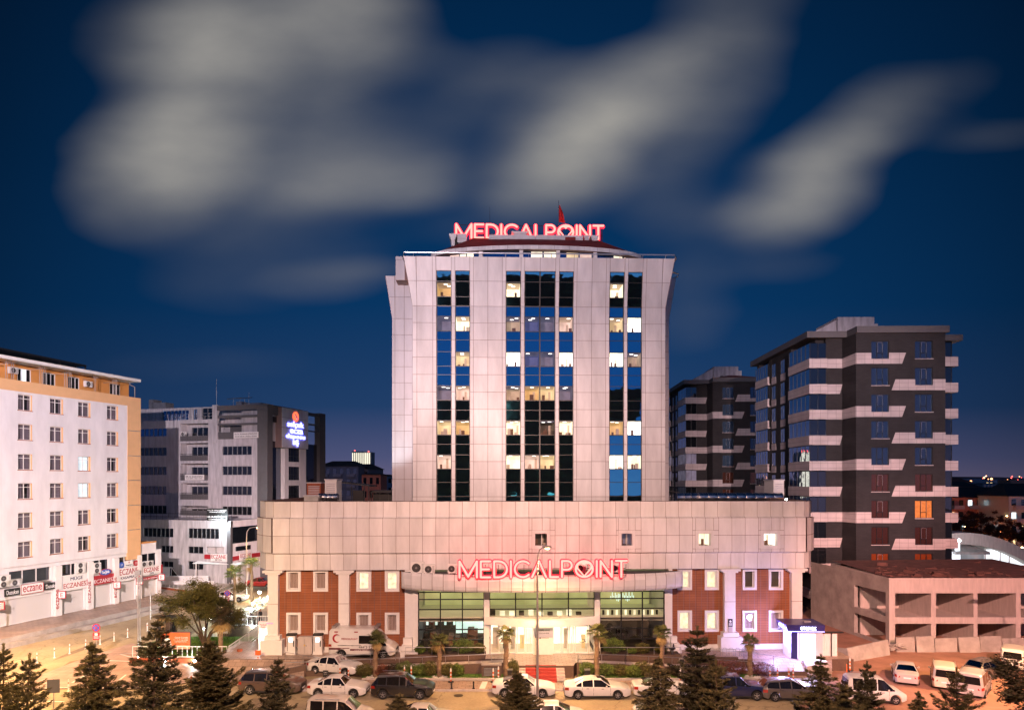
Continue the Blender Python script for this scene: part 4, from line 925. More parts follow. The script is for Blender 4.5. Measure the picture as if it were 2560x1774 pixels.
# ================================================================ ground, roads, pavements
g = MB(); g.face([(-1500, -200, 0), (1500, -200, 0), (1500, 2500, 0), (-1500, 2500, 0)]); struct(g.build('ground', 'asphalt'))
def slab(name, pts, z0, z1, m, side='granite'):
    o = MB(); o.prism(pts, z0, z1, 1, 0); return struct(o.build(name, [m, side]))
def ccw(p): return p if sum((b[0] - a[0]) * (b[1] + a[1]) for a, b in zip(p, p[1:] + p[:1])) < 0 else p[::-1]
def P(px, Y): return (X(px, Y), Y)
def gp(px, py, z=0): q = G(px, py, z); return (q[0], q[1])
# near pavement with the tree bed
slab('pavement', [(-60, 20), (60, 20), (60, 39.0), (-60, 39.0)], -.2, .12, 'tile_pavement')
slab('planting_bed', [(-60, 28), (60, 28), (60, 38.4), (-60, 38.4)], .1, .17, 'lawn')
# hospital pavement along the kerb
yk = 52.15
pl1 = ccw([P(520, 56.5), P(600, 53), P(700, yk + .4), P(760, yk), P(1985, yk), P(2040, 53), P(2050, 56), P(1960, 55.2), P(1290, 54.0), P(900, 54.8), P(760, 54.8), P(640, 56.9), (-25, 59.6), (-28, 59.6)])
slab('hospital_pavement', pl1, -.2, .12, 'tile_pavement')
kb = MB()
for a, b in ((P(700, yk + .4), P(760, yk)), (P(760, yk), P(1985, yk)), (P(600, 53), P(700, yk + .4))):
    n = max(1, int(math.dist(a, b) / 1.0)); 
    for i in range(n):
        p, q = [(a[0] + (b[0] - a[0]) * t, a[1] + (b[1] - a[1]) * t - .02) for t in ((i + .01) / n, (i + .99) / n)]
        kb.hexa([(p[0], p[1] - .12, -.05), (q[0], q[1] - .12, -.05), (q[0], q[1], -.05), (p[0], p[1], -.05)], [(p[0], p[1] - .12, .14), (q[0], q[1] - .12, .14), (q[0], q[1], .14), (p[0], p[1], .14)])
struct(kb.build('kerb', 'concrete_pale'))
# paved plaza on the left, beside the avenue
pl2 = ccw([gp(40, 1722, .08), gp(180, 1718, .08), gp(300, 1722, .08), gp(420, 1714, .08), gp(470, 1704, .08), gp(540, 1701, .08), (-23.6, 54.4), (-28, 59.6), (-29.5, 60), (-33, 62), (-36, 66), gp(330, 1606, .08), gp(215, 1642, .08), gp(90, 1690, .08)])
slab('plaza', pl2, -.2, .08, 'block_pavement')
lm = MB()
def line(a, b, w=.12, z=.09):
    d = Vector((b[0] - a[0], b[1] - a[1])); d.normalize(); n = Vector((-d.y, d.x)) * w / 2
    lm.face([(a[0] - n.x, a[1] - n.y, z), (b[0] - n.x, b[1] - n.y, z), (b[0] + n.x, b[1] + n.y, z), (a[0] + n.x, a[1] + n.y, z)])
for a, b in (((220, 1647), (347, 1653)), ((300, 1634), (360, 1630)), ((300, 1634), (330, 1642)), ((330, 1642), (385, 1637)), ((180, 1705), (240, 1672)), ((60, 1719), (400, 1717)), ((290, 1705), (315, 1685))): line(gp(*a, .09), gp(*b, .09), .16)
for a, b in (((470, 1765), (500, 1748)), ((20, 1748), (160, 1753)), ((1640, 1770), (1750, 1774))): line(gp(*a), gp(*b), .12, .006)
for p in (985, 1205, 1620): line(P(p, yk + .15), P(p + 8, 54.2), .45, .126)
struct(lm.build('road_marking', 'white_paint'))
mat('asphalt_patch', (.24, .185, .12), .7, var=.25, scale=2, bump=.3, bscale=60); mat('iron_cover', (.10, .075, .05), .5, metal=.4)
pm = MB(); rp = random.Random(12)
for a_, b_, w_, h_ in ((-14, 50.6, 3.4, .9), (3, 49.9, 2.2, 1.1), (12, 50.9, 4.2, .5), (-30, 51.2, 3.0, 1.2), (-38, 60, 2.5, 4), (-34, 70, 1.4, 6), (-41, 66, .9, 9), (24, 50.4, 2.6, .9), (-6, 50.2, 1.2, .7)):
    pm.face([(a_ + w_ / 2 * math.cos(R(t)) * rp.uniform(.8, 1.15), b_ + h_ / 2 * math.sin(R(t)) * rp.uniform(.8, 1.15), .004) for t in range(20, 380, 36)])
struct(pm.build('road_patch', 'asphalt_patch'))
pm = MB()
for a_, b_ in ((-4, 51.0), (9.5, 49.8), (-24, 50.6), (-36.5, 64)): pm.lathe([(.36, .004), (.36, .012)], 18, 0, (a_, b_, 0))
struct(pm.build('road_drain', 'iron_cover'))
# terrace in front of the facade
hw = lambda x, y: H.w(x, y)[:2]
tr = MB()
LX, RX = X(700, 58), X(2040, 58)
tr.prism(ccw([(-25.5, 57.4), (LX, 57.6), (RX, 57.6), (RX + 3, 57.6), (RX + 3, 64), (-25.5, 64)]), -.2, [1.0] * 6, 1, 0)
struct(tr.build('terrace', ['tile_pavement', 'granite']))
sl = MB()
a = [(-25.5, 57.4, 1.0), P(760, 57.4) + (1.0,), P(760, 54.8) + (.12,), P(640, 56.0) + (.12,), (-25.5, 56.4, .12)]
sl.face(a[::-1]); sl.face([P(1880, 57.6) + (1.0,), P(2080, 57.6) + (1.0,), P(2080, 55.2) + (.02,), P(1960, 55.2) + (.12,), P(1900, 55.2) + (.12,)][::-1])
a = sl.f; struct(sl.build('forecourt_slope', 'tile_pavement'))
# platform, steps, ramps
pf = MB(); pf.prism(ccw([P(1290, 55.6), P(1434, 55.6), P(1446, 57.7), P(1283, 57.7)]), -.1, 1.0, 1, 0); struct(pf.build('entrance_platform', ['tile_pavement', 'granite']))
st = MB(); cp = MB(); n = 5; xs0, xs1 = X(1298, 55), X(1412, 55); c0, c1 = X(1314, 55), X(1391, 55)
for i in range(n):
    z_ = 1.0 - .176 * (i + 1) + .176 * 0; ya, yb2 = 55.6 - .34 * (i + 1), 55.6 - .34 * i
    st.box(xs0, xs1, ya, yb2, .1, z_); cp.box(c0, c1, ya - .012, yb2, z_ - .165, z_ + .012)
cp.box(c0, c1, 55.6, 55.75, 1.0, 1.012)
so = struct(st.build('entrance_steps', 'concrete_pale')); tag(cp.build('carpet', 'carpet_red'), 'red carpet running down the entrance steps', 'carpet')
def ramp(x0, x1, z0, z1, y0=56.12, y1=57.55):
    m = MB(); m.hexa([(x0, y0, -.1), (x1, y0, -.1), (x1, y1, -.1), (x0, y1, -.1)], [(x0, y0, z0), (x1, y0, z1), (x1, y1, z1), (x0, y1, z0)], 1)
    m.face([(x0, y0 + .14, z0 + .006), (x1, y0 + .14, z1 + .006), (x1, y1, z1 + .006), (x0, y1, z0 + .006)], 0)
    m.hexa([(x0, y0 - .1, 0), (x1, y0 - .1, 0), (x1, y0 + .1, 0), (x0, y0 + .1, 0)], [(x0, y0 - .1, z0 + .14), (x1, y0 - .1, z1 + .14), (x1, y0 + .1, z1 + .14), (x0, y0 + .1, z0 + .14)], 1)
    return struct(m.build('ramp', ['concrete_pale', 'granite']))
xa, xb = X(716, 56.8), X(1287, 56.8); xc, xd = X(1440, 56.8), X(1905, 56.8)
ramp(xa, xb, .2, 1.0); ramp(xc, xd, 1.0, .25)
def railing(label, pts, h=.95, sp=1.3, bars=1, m='steel', group='railings round the hospital forecourt', r=.028, pr=.022):
    t = thing('railing', label, 'railing', pts[0], 0, group); o = Vector(pts[0]); a = MB(); b = MB()
    q = [Vector(p) - o for p in pts]; up = Vector((0, 0, h))
    a.tube([p + up for p in q], r, 6)
    for k in range(1, bars): a.tube([p + up * (1 - k * .8 / bars) for p in q], r * .7, 5)
    for p0, p1 in zip(q, q[1:]):
        n = max(1, int((p1 - p0).length / sp))
        for i in range(n + 1): c = p0.lerp(p1, i / n); b.tube([c, c + up], pr, 5)
    a.build('handrail', m, t); b.build('posts', m, t); return t
railing('steel handrail along the ramp left of the entrance steps', [(xa, 56.1, .34), (xb, 56.1, 1.14)], .75, 1.9)
railing('steel handrail along the ramp right of the entrance steps', [(xc + .3, 55.5, .9), (xc + .1, 56.1, 1.1), (xc + 4, 56.1, .98), (xd, 56.1, .39)], .75, 1.9)
# planters against the glass
for a, b, lb in ((1012, 1213, 'l'), (1500, 1704, 'r')):
    m = MB(); x0_, x1_ = X(a, 57.6), X(b, 57.6)
    m.box(x0_, x1_, 57.56, 57.75, .9, 1.36); m.box(x0_, x1_, 57.75, 59.2, .9, 1.28, 1); struct(m.build('planter_wall', ['granite', 'soil']))
    railing('steel railing on the planter wall %s' % ('beside the ambulance' if lb == 'l' else 'right of the doors'), [(x0_ + .05, 57.64, 1.36), (x1_ - .05, 57.64, 1.36)], .62, 1.85)
# lawn strips before the ramps
for a, b in ((905, 1290), (1448, 1890)):
    m = MB(); m.prism(ccw([P(a, 54.85), P(b, 54.85), P(b, 56.0), P(a, 56.0)]), .05, .17, 1, 0); struct(m.build('lawn', ['lawn', 'concrete_pale']))
    m = MB(); x0_, x1_ = X(a, 54.8), X(b, 54.8); n = int(x1_ - x0_)
    for i in range(n): m.box(x0_ + (x1_ - x0_) * i / n + .01, x0_ + (x1_ - x0_) * (i + 1) / n - .01, 54.68, 54.84, .05, .23)
    struct(m.build('kerb', 'concrete_pale'))
# ---- left garden
gy = 60.3
gpts = [(-33.3, gy), (-25.0, gy), (-25.4, 68.6), (-33.8, 68.6), (-35.5, 65.5)]
m = MB(); m.prism(ccw(gpts), -.1, .38, 1, 0); struct(m.build('garden_lawn', ['lawn', 'granite']))
m = MB(); m.box(-33.6, -25.0, gy - .35, gy - .02, -.1, .46); struct(m.build('garden_kerb', 'timber_red'))
m = MB(); m.box(-28.8, -22.6, 69.2, 69.5, 0, 1.35); m.box(-25.0, -24.75, 60.1, 61.5, 0, .5); struct(m.build('retaining_wall', 'granite'))
m = MB(); m.prism(ccw([(-30, 69.55), (-22.4, 69.55), (-22.6, 110), (-31, 110), (-30.5, 88)]), -.1, .5, 1, 0); struct(m.build('side_path', ['concrete_pale', 'granite']))
m = MB(); m.prism(ccw([(-24.9, 60), (-22.5, 60), (-22.5, 69.1), (-25.2, 69.1)]), -.1, [.3, .3, .6, .6], 1, 0); struct(m.build('side_walk', ['tile_pavement', 'granite']))
# ---- dirt lot on the right
m = MB(); m.prism(ccw([gp(1990, 1774), gp(2100, 1660), gp(2010, 1630), (33.5, 100), (120, 100), (120, 44), gp(2200, 1774)]), -.2, .02, 0); struct(m.build('dirt_lot', 'dirt'))
# ================================================================ hotel on the left
T = Frame(-47.9, 88, 74.36)
ht = T.root('hotel_building', 'white hotel with orange corner and parapet above a row of shuttered shops', 'hotel')
xL = -34.0; xw = T.x(318); zW0, zW1, zP = 6.95, 25.5, 26.65
colp = [(45, 80), (125, 157.5), (195.5, 226), (267.5, 295)]
rowt = [T.z(p, 62) for p in (986.3, 1060, 1134.5, 1207.4, 1281, 1353)]; wh_ = T.z(986.3, 62) - T.z(1025.5, 62)
holes = []; cols = [(T.x(a), T.x(b)) for a, b in colp]; pitch = cols[1][0] - cols[0][0]
cols = [(cols[0][0] - pitch * k, cols[0][1] - pitch * k) for k in (2, 1)] + cols
for a, b in cols:
    for t_ in rowt: holes.append((a, b, t_ - wh_, t_))
m = MB(); wall(m, xL, xw, zW0, zW1, holes, th=.35, m=0, mr=1); m.build('wall', ['plaster_white', 'plaster_orange'], ht)
m = MB(); m.box(xw, 0, -.06, .3, zW0 - .9, zP, 0); m.box(xL, xw, -.06, .3, zW1, zP, 0); m.box(-.3, 0, .3, 14, zW0 - .9, zP, 0)
for p in (1077, 1139, 1200, 1262, 1323): z_ = T.z(p, 335); m.box(xw + .05, .03, -.075, -.05, z_ - .04, z_ + .04, 1)
m.box(xL, 0, .35, 14, zW0 - .3, zW0, 0)
m.build('orange_wall', ['plaster_orange', 'galvanised'], ht)
m = MB(); m.box(xL, -.3, .9, 13.8, .9, zP - .7); m.build('core', 'interior_dark', ht)
# windows
wproto = {}
def hotel_window(kind):
    w_, h_ = cols[2][1] - cols[2][0], wh_; a = MB(); fw = .06
    a.box(0, fw, 0, .06, 0, h_); a.box(w_ - fw, w_, 0, .06, 0, h_); a.box(fw, w_ - fw, 0, .06, 0, fw); a.box(fw, w_ - fw, 0, .06, h_ - fw, h_)
    a.box(w_ / 2 - .04, w_ / 2 + .04, 0, .06, fw, h_ - fw); a.box(fw, w_ / 2 - .04, 0, .06, h_ * .73, h_ * .73 + .06); a.box(w_ / 2 + .04, w_ - fw, 0, .06, h_ * .73, h_ * .73 + .06)
    o = a.build('window', 'white_paint', ht)
    c = MB(); n = 24
    for i in range(n):
        f0 = fw + (w_ - 2 * fw) * i / n; f1 = fw + (w_ - 2 * fw) * (i + 1) / n; 
        if kind == 1 and .45 < i / n < .85: continue
        c.face([(f0, .16 + .03 * (i % 2), .02), (f1, .16 + .03 * ((i + 1) % 2), .02), (f1, .16 + .03 * ((i + 1) % 2), h_ - .02), (f0, .16 + .03 * (i % 2), h_ - .02)])
    c.build('curtain', 'lit_curtain' if kind == 2 else 'net_curtain', o)
    p = MB(); p.face([(fw, .035, fw), (w_ - fw, .035, fw), (w_ - fw, .035, h_ - fw), (fw, .035, h_ - fw)]); p.build('pane', 'clear_pane', o)
    s_ = MB(); s_.box(-.08, w_ + .08, -.27, 0, -.07, 0); s_.build('sill', 'timber_red', o)
    return o
mat('net_curtain', (.16, .13, .16), .9, var=.25, scale=2, stretch=(6, 1, .4)); emit('lit_curtain', (.80, .93, 1), .95, .25, 2)
pr = [hotel_window(k) for k in range(3)]
first = [True] * 3
for ci, (a, b) in enumerate(cols):
    for ri, t_ in enumerate(rowt):
        k = 2 if (ci, ri) in ((4, 2), (4, 3)) else (1 if (ci, ri) in ((2, 3), (2, 0), (3, 0), (5, 2), (5, 4), (4, 5)) else 0)
        loc = (a, .22, t_ - wh_)
        if first[k]: pr[k].location = loc; first[k] = False
        else: dup(pr[k], loc, 0, parent=ht)
# set-back top floor
mat('pipe_grey', (.28, .24, .22), .6)
yp = 2.3; zf, ze = 25.9, 28.75
m = MB(); holes = []
for a, b in ((43, 77), (106, 138), (169, 198), (274, 300)): holes.append((T.x(a, yp), T.x(b, yp), zf + .25, T.z(922, 60, yp)))
wall(m, xL, T.x(322, yp), zf, ze, holes, y=yp, th=.3); m.face([(T.x(322, yp), yp, zf), (T.x(322, yp), 12, zf), (T.x(322, yp), 12, ze), (T.x(322, yp), yp, ze)])
m.build('upper_wall', 'plaster_orange2', ht) if mat('plaster_orange2', (.62, .27, .07), .8, var=.08, scale=.8) else 0
for i, h in enumerate(holes):
    a = MB(); x0_, x1_, z0_, z1_ = h; n = 3
    for k in range(n + 1): x_ = x0_ + (x1_ - x0_ - .06) * k / n; a.box(x_, x_ + .06, yp + .02, yp + .08, z0_, z1_)
    a.box(x0_ + .06, x1_ - .06, yp + .025, yp + .075, z1_ - .06, z1_); a.box(x0_ + .06, x1_ - .06, yp + .025, yp + .075, z0_, z0_ + .06); o = a.build('window', 'white_paint', ht)
    p = MB(); p.face([(x0_, yp + .12, z0_), (x1_, yp + .12, z0_), (x1_, yp + .12, z1_), (x0_, yp + .12, z1_)]); p.build('pane', 'car_glass', o)
    if i == 0: p = MB(); p.face([(x0_ + .5 * (x1_ - x0_) - .3, yp + .1, z0_), (x1_ - .5, yp + .1, z0_), (x1_ - .5, yp + .1, z1_), (x0_ + .5 * (x1_ - x0_) - .3, yp + .1, z1_)]); p.build('curtain', 'lit_curtain', o)
m = MB(); m.hexa([(xL, .15, ze), (T.x(352, .15), .15, ze), (T.x(352, .15), 14, ze), (xL, 14, ze)], [(xL, .1, ze + .35), (T.x(352, .1), .1, ze + .35), (T.x(352, .1), 14, ze + .35), (xL, 14, ze + .35)]); m.build('roof', 'white_paint', ht)
m = MB()
for p in (10, 25, 95, 105, 158, 170, 232, 278, 285): x_ = T.x(p, 1.2); m.tube([(x_, 1.0, zP - .5), (x_, 1.0, ze)], .03, 4); m.tube([(x_ + .12, .9, zP - .5), (x_ + .12, .9, ze - .1)], .03, 4)
for p in (18, 100, 165, 240, 290): x_ = T.x(p, .2); m.tube([(x_, .2, ze - .05), (x_ + .8, .6, ze - .25), (x_ + .1, yp, ze - .5)], .03, 4)
x_ = T.x(335, .4); m.tube([(x_, .3, zP), (x_, .3, ze - .7), (x_ - .1, 1, ze - .4), (x_, 1.0, ze)], .06, 5)
m.build('drain_pipes', 'pipe_grey', ht)
m = MB(); yq = 6; m.hexa([(xL, yq, 31.0), (T.x(216, yq), yq, 30.6), (T.x(216, yq), 14, 30.6), (xL, 14, 31)], [(xL, yq, 31.25), (T.x(216, yq), yq, 30.8), (T.x(216, yq), 14, 30.8), (xL, 14, 31.25)])
for p in (150, 190, 214): x_ = T.x(p, yq); m.box(x_ - .06, x_ + .06, yq, yq + .12, ze + .3, 30.7)
m.build('roof_pergola', 'dark_metal', ht)
# shop level
m = MB(); sh = MB(); holes = []
bays_ = [(-80, 133), (152, 213), (232, 279), (296, 340)]
mez = [(25, 131), (153, 213), (232, 276), (297, 335)]
zs0, zs1, zm0, zm1 = 3.65, 5.0, 5.05, 6.5
for a, b in bays_: holes.append((max(xL, T.x(a)) , T.x(b), .9, zs0))
for a, b in mez: holes.append((T.x(a), T.x(b), zm0, zm1))
wall(m, xL, 0, .9, zW0, holes, y=.15, th=.35); m.build('shop_wall', 'plaster_white', ht)
for a, b in bays_:
    xa_, xb_ = max(xL, T.x(a)), T.x(b); q = MB(); q.face([(xa_, .3, .9), (xb_, .3, .9), (xb_, .3, zs0), (xa_, .3, zs0)]); o = q.build('shutter', 'shutter', ht)
    q = MB(); q.box(xa_, xb_, .26, .3, .9, 1.0); q.box(xa_, xb_, .1, .29, zs0 - .02, zs0 + .22); q.build('shutter_box', 'white_paint', o)
for a, b in mez:
    xa_, xb_ = T.x(a), T.x(b); q = MB(); n = 3 if b - a > 70 else 2
    for k in range(n + 1): x_ = xa_ + (xb_ - xa_ - .08) * k / n; q.box(x_, x_ + .08, .36, .44, zm0, zm1)
    o = q.build('window', 'white_paint', ht); q = MB(); q.face([(xa_, .48, zm0), (xb_, .48, zm0), (xb_, .48, zm1), (xa_, .48, zm1)]); q.build('pane', 'dark_glass', o)
q = MB()
for a, b in ((136, 151), (217, 230), (283, 294), (342, 351)): q.box(T.x(a), T.x(b), -.25, .14, .9, zm1)
q.pieces('pillar', 'white_paint', ht)
# one-storey wing beyond the corner
an = MB(); xe = T.x(403, .3); zA = 8.0
wall(an, 0.02, xe - .9, 6.9, zA, [], y=.3, th=.3); wall(an, .02, xe, .9, 6.9, [(.3, T.x(392, .3), .9, 3.6), (.3, T.x(391, .3), 4.9, 6.5)], y=.3, th=.3)
an.face([(xe, .3, .9), (xe, 8, .9), (xe, 8, 6.9), (xe, .3, 6.9)]); an.face([(xe - .9, .3, 6.9), (xe - .9, 8, 6.9), (xe - .9, 8, zA), (xe - .9, .3, zA)]); an.face([(0, .3, 6.9), (xe, .3, 6.9), (xe, 8, 6.9), (0, 8, 6.9)])
an.face([(0, .3, zA - .01), (xe - .9, .3, zA - .01), (xe - .9, 8, zA - .01), (0, 8, zA - .01)], 1)
an.box(-.0, xe - .9, .24, .29, zA - .12, zA + .06, 1); an.build('side_wing', ['plaster_white', 'plaster_orange2'], ht)
q = MB(); q.face([(.3, .5, .9), (T.x(392, .5), .5, .9), (T.x(392, .5), .5, 3.6), (.3, .5, 3.6)]); q.build('shutter', 'shutter', ht)
q = MB()
for k in range(3): x_ = .3 + (T.x(391, .3) - .38) * k / 2; q.box(x_, x_ + .08, .4, .46, 4.9, 6.5)
o = q.build('window', 'white_paint', ht); q = MB(); q.face([(.3, .5, 4.9), (T.x(391, .3), .5, 4.9), (T.x(391, .3), .5, 6.5), (.3, .5, 6.5)]); q.build('pane', 'dark_glass', o)
# pavement before the shops, two steps above the road
def tw_(x, y): return T.w(x, y)[:2]
slab('shop_pavement', ccw([tw_(-45, 2), tw_(-45, -5.2), tw_(-12, -5.2), tw_(8, -5.4), tw_(14, -3), tw_(14, 8)]), -.2, .9, 'tile_pavement', 'concrete')
slab('shop_step', ccw([tw_(-45, -5.2), tw_(-45, -6.0), tw_(8, -6.1), tw_(14, -3.4), tw_(14, -3), tw_(8, -5.4)]), -.2, .45, 'concrete', 'concrete')
# shop signs
def sign(label, x0, x1, z0, z1, y, board, txts, frame_=T, root_=None, group=None, name='shop_sign', dep=.12, rim=None):
    t = thing(name, label, 'sign', frame_.w((x0 + x1) / 2, y, (z0 + z1) / 2), frame_.yaw, group); w, h = (x1 - x0) / 2, (z1 - z0) / 2
    if board: q = MB(); q.box(-w, w, 0, dep, -h, h); q.build('board', board, t)
    if rim: q = MB(); e = .05; [q.box(*bb) for bb in ((-w, w, -.02, -.001, h - e, h), (-w, w, -.02, -.001, -h, -h + e), (-w, -w + e, -.02, -.001, -h + e, h - e), (w - e, w, -.02, -.001, -h + e, h - e))]; q.build('rim', rim, t)
    for s_, cx_, cz_, ww, hh, mm in txts: text('lettering', s_, .5, mm, t, (cx_ * w, -.012, cz_ * h), width=ww * w * 2, height=hh * h * 2 if hh else None, ext=.012, off=.0)
    return t
sx = lambda p: T.x(p, -.1)
sign('cream board reading eczane with red outline over the widest shutter', sx(52), sx(109), 3.9, 5.0, -.1, 'sign_white', [('eczane', 0, 0, .82, .55, 'sign_red')], rim='sign_red')
sign('black board with white script left of the eczane board', sx(12), sx(50), 4.0, 4.75, -.1, 'sign_black', [('Duzukan', 0, 0, .8, .6, 'sign_white')])
sign('black board with white script right of the eczane board', sx(111), sx(146), 4.0, 4.75, -.1, 'sign_black', [('Duzukan', 0, 0, .8, .6, 'sign_white')])
sign('white sign reading MÜGE ECZANESİ above the second shutter', sx(155), sx(223), 3.5, 5.3, -.1, 'sign_white', [('MÜGE', .05, .5, .45, .26, 'sign_navy'), ('ECZANESİ', 0, -.25, .9, .42, 'sign_red')])
sign('dark red sign reading ECZANESİ with an oval badge above the third shutter', sx(231), sx(289), 3.6, 4.7, -.1, 'sign_red', [('ECZANESİ', 0, -.1, .85, .55, 'sign_white')])
q = thing('oval_badge', 'oval blue badge with a red rim above the dark red sign', 'badge', T.w(sx(262), -.2, 5.0), T.yaw); a = MB(); a.lathe([(.75, 0), (.75, .08)], 24, 0, axis='y'); o = a.build('disc', 'sign_red', q, smooth=True); o.scale = (1.25, 1, .55); a = MB(); a.lathe([(.62, -.03), (.62, 0)], 24, 0, axis='y'); o = a.build('face', 'sign_blue', q, smooth=True); o.scale = (1.25, 1, .55); text('lettering', 'Sağlık', .4, 'sign_white', q, (0, -.05, 0), width=1.1)
sign('white sign reading ECZANE KASAPBAŞI above the fourth shutter', sx(298), sx(346), 3.5, 5.2, -.1, 'sign_white', [('ECZANE', 0, .35, .95, .42, 'sign_red'), ('KASAPBAŞI', 0, -.55, .85, .25, 'sign_navy')])
for i, (p, c_) in enumerate(((304, 'sign_blue'), (340, 'sign_red'))):
    q = thing('round_badge', ['round blue badge over the fourth shop sign', 'round pink badge over the fourth shop sign'][i], 'badge', T.w(sx(p), -.12, 5.55), T.yaw); a = MB(); a.lathe([(.38, 0), (.38, .08)], 18, 0, axis='y'); a.build('disc', c_, q, smooth=True); a = MB(); a.lathe([(.3, -.012), (.3, -.002)], 18, 0, axis='y'); a.box(-.2, .2, -.02, -.013, .05, .09, 1); a.box(-.2, .2, -.02, -.013, -.09, -.05, 1); a.build('face', [c_, 'sign_white'], q)
sign('small white sign between the two round badges', sx(312), sx(332), 5.25, 6.0, -.12, 'sign_white', [('PHARMACY', 0, -.5, .8, .2, 'sign_black'), ('+', 0, .4, .2, .4, 'sign_red')])
sign('white sign with red ends reading ECZANE ZER on the low wing', .1, xe, 3.7, 4.85, .1, 'sign_white', [('ECZANE', 0, .2, .66, .5, 'sign_red'), ('ZER', 0, -.65, .2, .22, 'sign_navy'), ('I', -.93, 0, .08, .98, 'sign_red'), ('I', .93, 0, .08, .98, 'sign_red')])
sign('narrow red strip sign under the ECZANE ZER sign', .1, xe - .2, 3.1, 3.5, .05, 'sign_red', [('ZER ECZANESİ', 0, 0, .8, .6, 'sign_white')])
def vtext(label, px, word, z0, z1, y=-.27, fr_=T, w=.5, back=None):
    xx = fr_.x(px, y); t = thing('pillar_lettering', label, 'sign', fr_.w(xx, y, 0), fr_.yaw, 'vertical pharmacy lettering on the pillars')
    if back: q = MB(); q.box(-w / 2, w / 2, 0, .02, z0 - .1, z1 + .1); q.build('board', back, t)
    n = len(word); st_ = (z1 - z0) / n
    text('lettering', word, .5, 'sign_red', t, (0, -.012, (z0 + z1) / 2), rot=(R(90), R(-90), 0), width=z1 - z0, height=w * .7, ext=.012); return t
vtext('red vertical lettering on the first white pillar', 143.5, 'eczane', 1.7, 3.9); vtext('red vertical lettering on the second white pillar', 223.5, 'ECZANE', 1.7, 4.2); vtext('red vertical lettering on the third white pillar', 288.5, 'ECZANE', 1.7, 4.2); vtext('red vertical lettering on the fourth white pillar', 346.5, 'ECZANE', 2.2, 4.2)
for i, (p, f_) in enumerate(((1, 0), (155, 0), (293, 0), (349, 0), (404, 1))):
    yy_ = -.8; xx = T.x(p, yy_); t = thing('pharmacy_cube_sign', ['projecting E sign at the edge of the widest shutter', 'projecting E sign beside the first pillar', 'projecting E sign beside the third pillar', 'projecting E sign beside the fourth pillar', 'projecting E sign at the end of the low wing'][i], 'sign', T.w(xx, yy_, 3.3), T.yaw + R(-60), 'projecting E signs of the pharmacies')
    a = MB(); a.box(-.4, .4, -.08, .08, -.42, .42); a.build('board', 'sign_red', t); a = MB(); a.box(-.32, .32, -.1, -.081, -.34, .34); a.build('face', 'sign_white', t); text('lettering', 'E', .5, 'sign_red', t, (0, -.11, 0), height=.45, ext=.005)
    a = MB(); a.tube([(.4, 0, 0), (.55, .6, 0)], .03, 5); a.build('bracket', 'galvanised', t)
# air conditioners
def ac_unit(label, loc, rz, fans=1, w=.95, h=.7, d=.36, group='air conditioner units'):
    t = thing('air_conditioner', label, 'air conditioner', loc, rz, group); hh = h * (1.8 if fans == 2 else 1)
    a = MB(); a.box(-w / 2, w / 2, -d / 2, d / 2, .06, hh); a.box(-w / 2 + .06, -w / 2 + .16, -d / 2, d / 2, 0, .06); a.box(w / 2 - .16, w / 2 - .06, -d / 2, d / 2, 0, .06)
    for k in range(7): z_ = .12 + (hh - .2) * k / 7; a.box(w / 2 - .22, w / 2 - .04, -d / 2 - .012, -d / 2, z_, z_ + .03, 1)
    a.build('casing', ['plastic_white', 'plastic_grey'], t)
    for k in range(fans):
        cz = hh * (.5 if fans == 1 else (.27 + .48 * k)); r = min(w * .33, h * .4)
        b = MB(); b.lathe([(r, -d / 2 - .02), (r, -d / 2 - .001)], 20, 0, (-.1, 0, cz), 'y'); b.lathe([(r * .28, -d / 2 - .035), (r * .28, -d / 2 - .02)], 12, 1, (-.1, 0, cz), 'y')
        for q_ in range(3): z_ = r * (.45 + .25 * q_); pts_ = [(-.1 + z_ * math.cos(R(u_)), -d / 2 - .03, cz + z_ * math.sin(R(u_))) for u_ in range(0, 361, 30)]; b.tube(pts_, .008, 4, 1, cap=False)
        b.build('fan_grille', ['interior_dark', 'plastic_grey'], t)
    return t
def acT(label, px, z, y=-.25, fans=1, w=.95, rz=0): x_, yy_, _ = T.w(T.x(px, y), y); ac_unit(label, (x_, yy_, z), T.yaw + rz, fans, w)
acT('tall twin-fan unit on the ledge at the frame edge', 8, 5.0, -.1, 2, 1.3); acT('grey box unit beside the tall twin-fan unit', 36, 5.0, -.1, 1, 1.3); acT('tall twin-fan unit hanging beside the second pillar', 200, 5.3, -.15, 2, 1.2); acT('twin-fan unit in front of the third mezzanine window', 241, 5.0, -.1, 2, 1.0)
acT('first unit on the ECZANE ZER sign ledge', 359, 4.87, .1); acT('second unit on the ECZANE ZER sign ledge', 374, 4.87, .1)
x_, yy_, _ = T.w(T.x(32, 2), 2); ac_unit('unit hung on the orange top floor wall near the lit window', (x_, yy_, 27.6), T.yaw); x_, yy_, _ = T.w(T.x(220, 2), 2); ac_unit('unit hung alone on the orange top floor wall', (x_, yy_, 27.4), T.yaw)
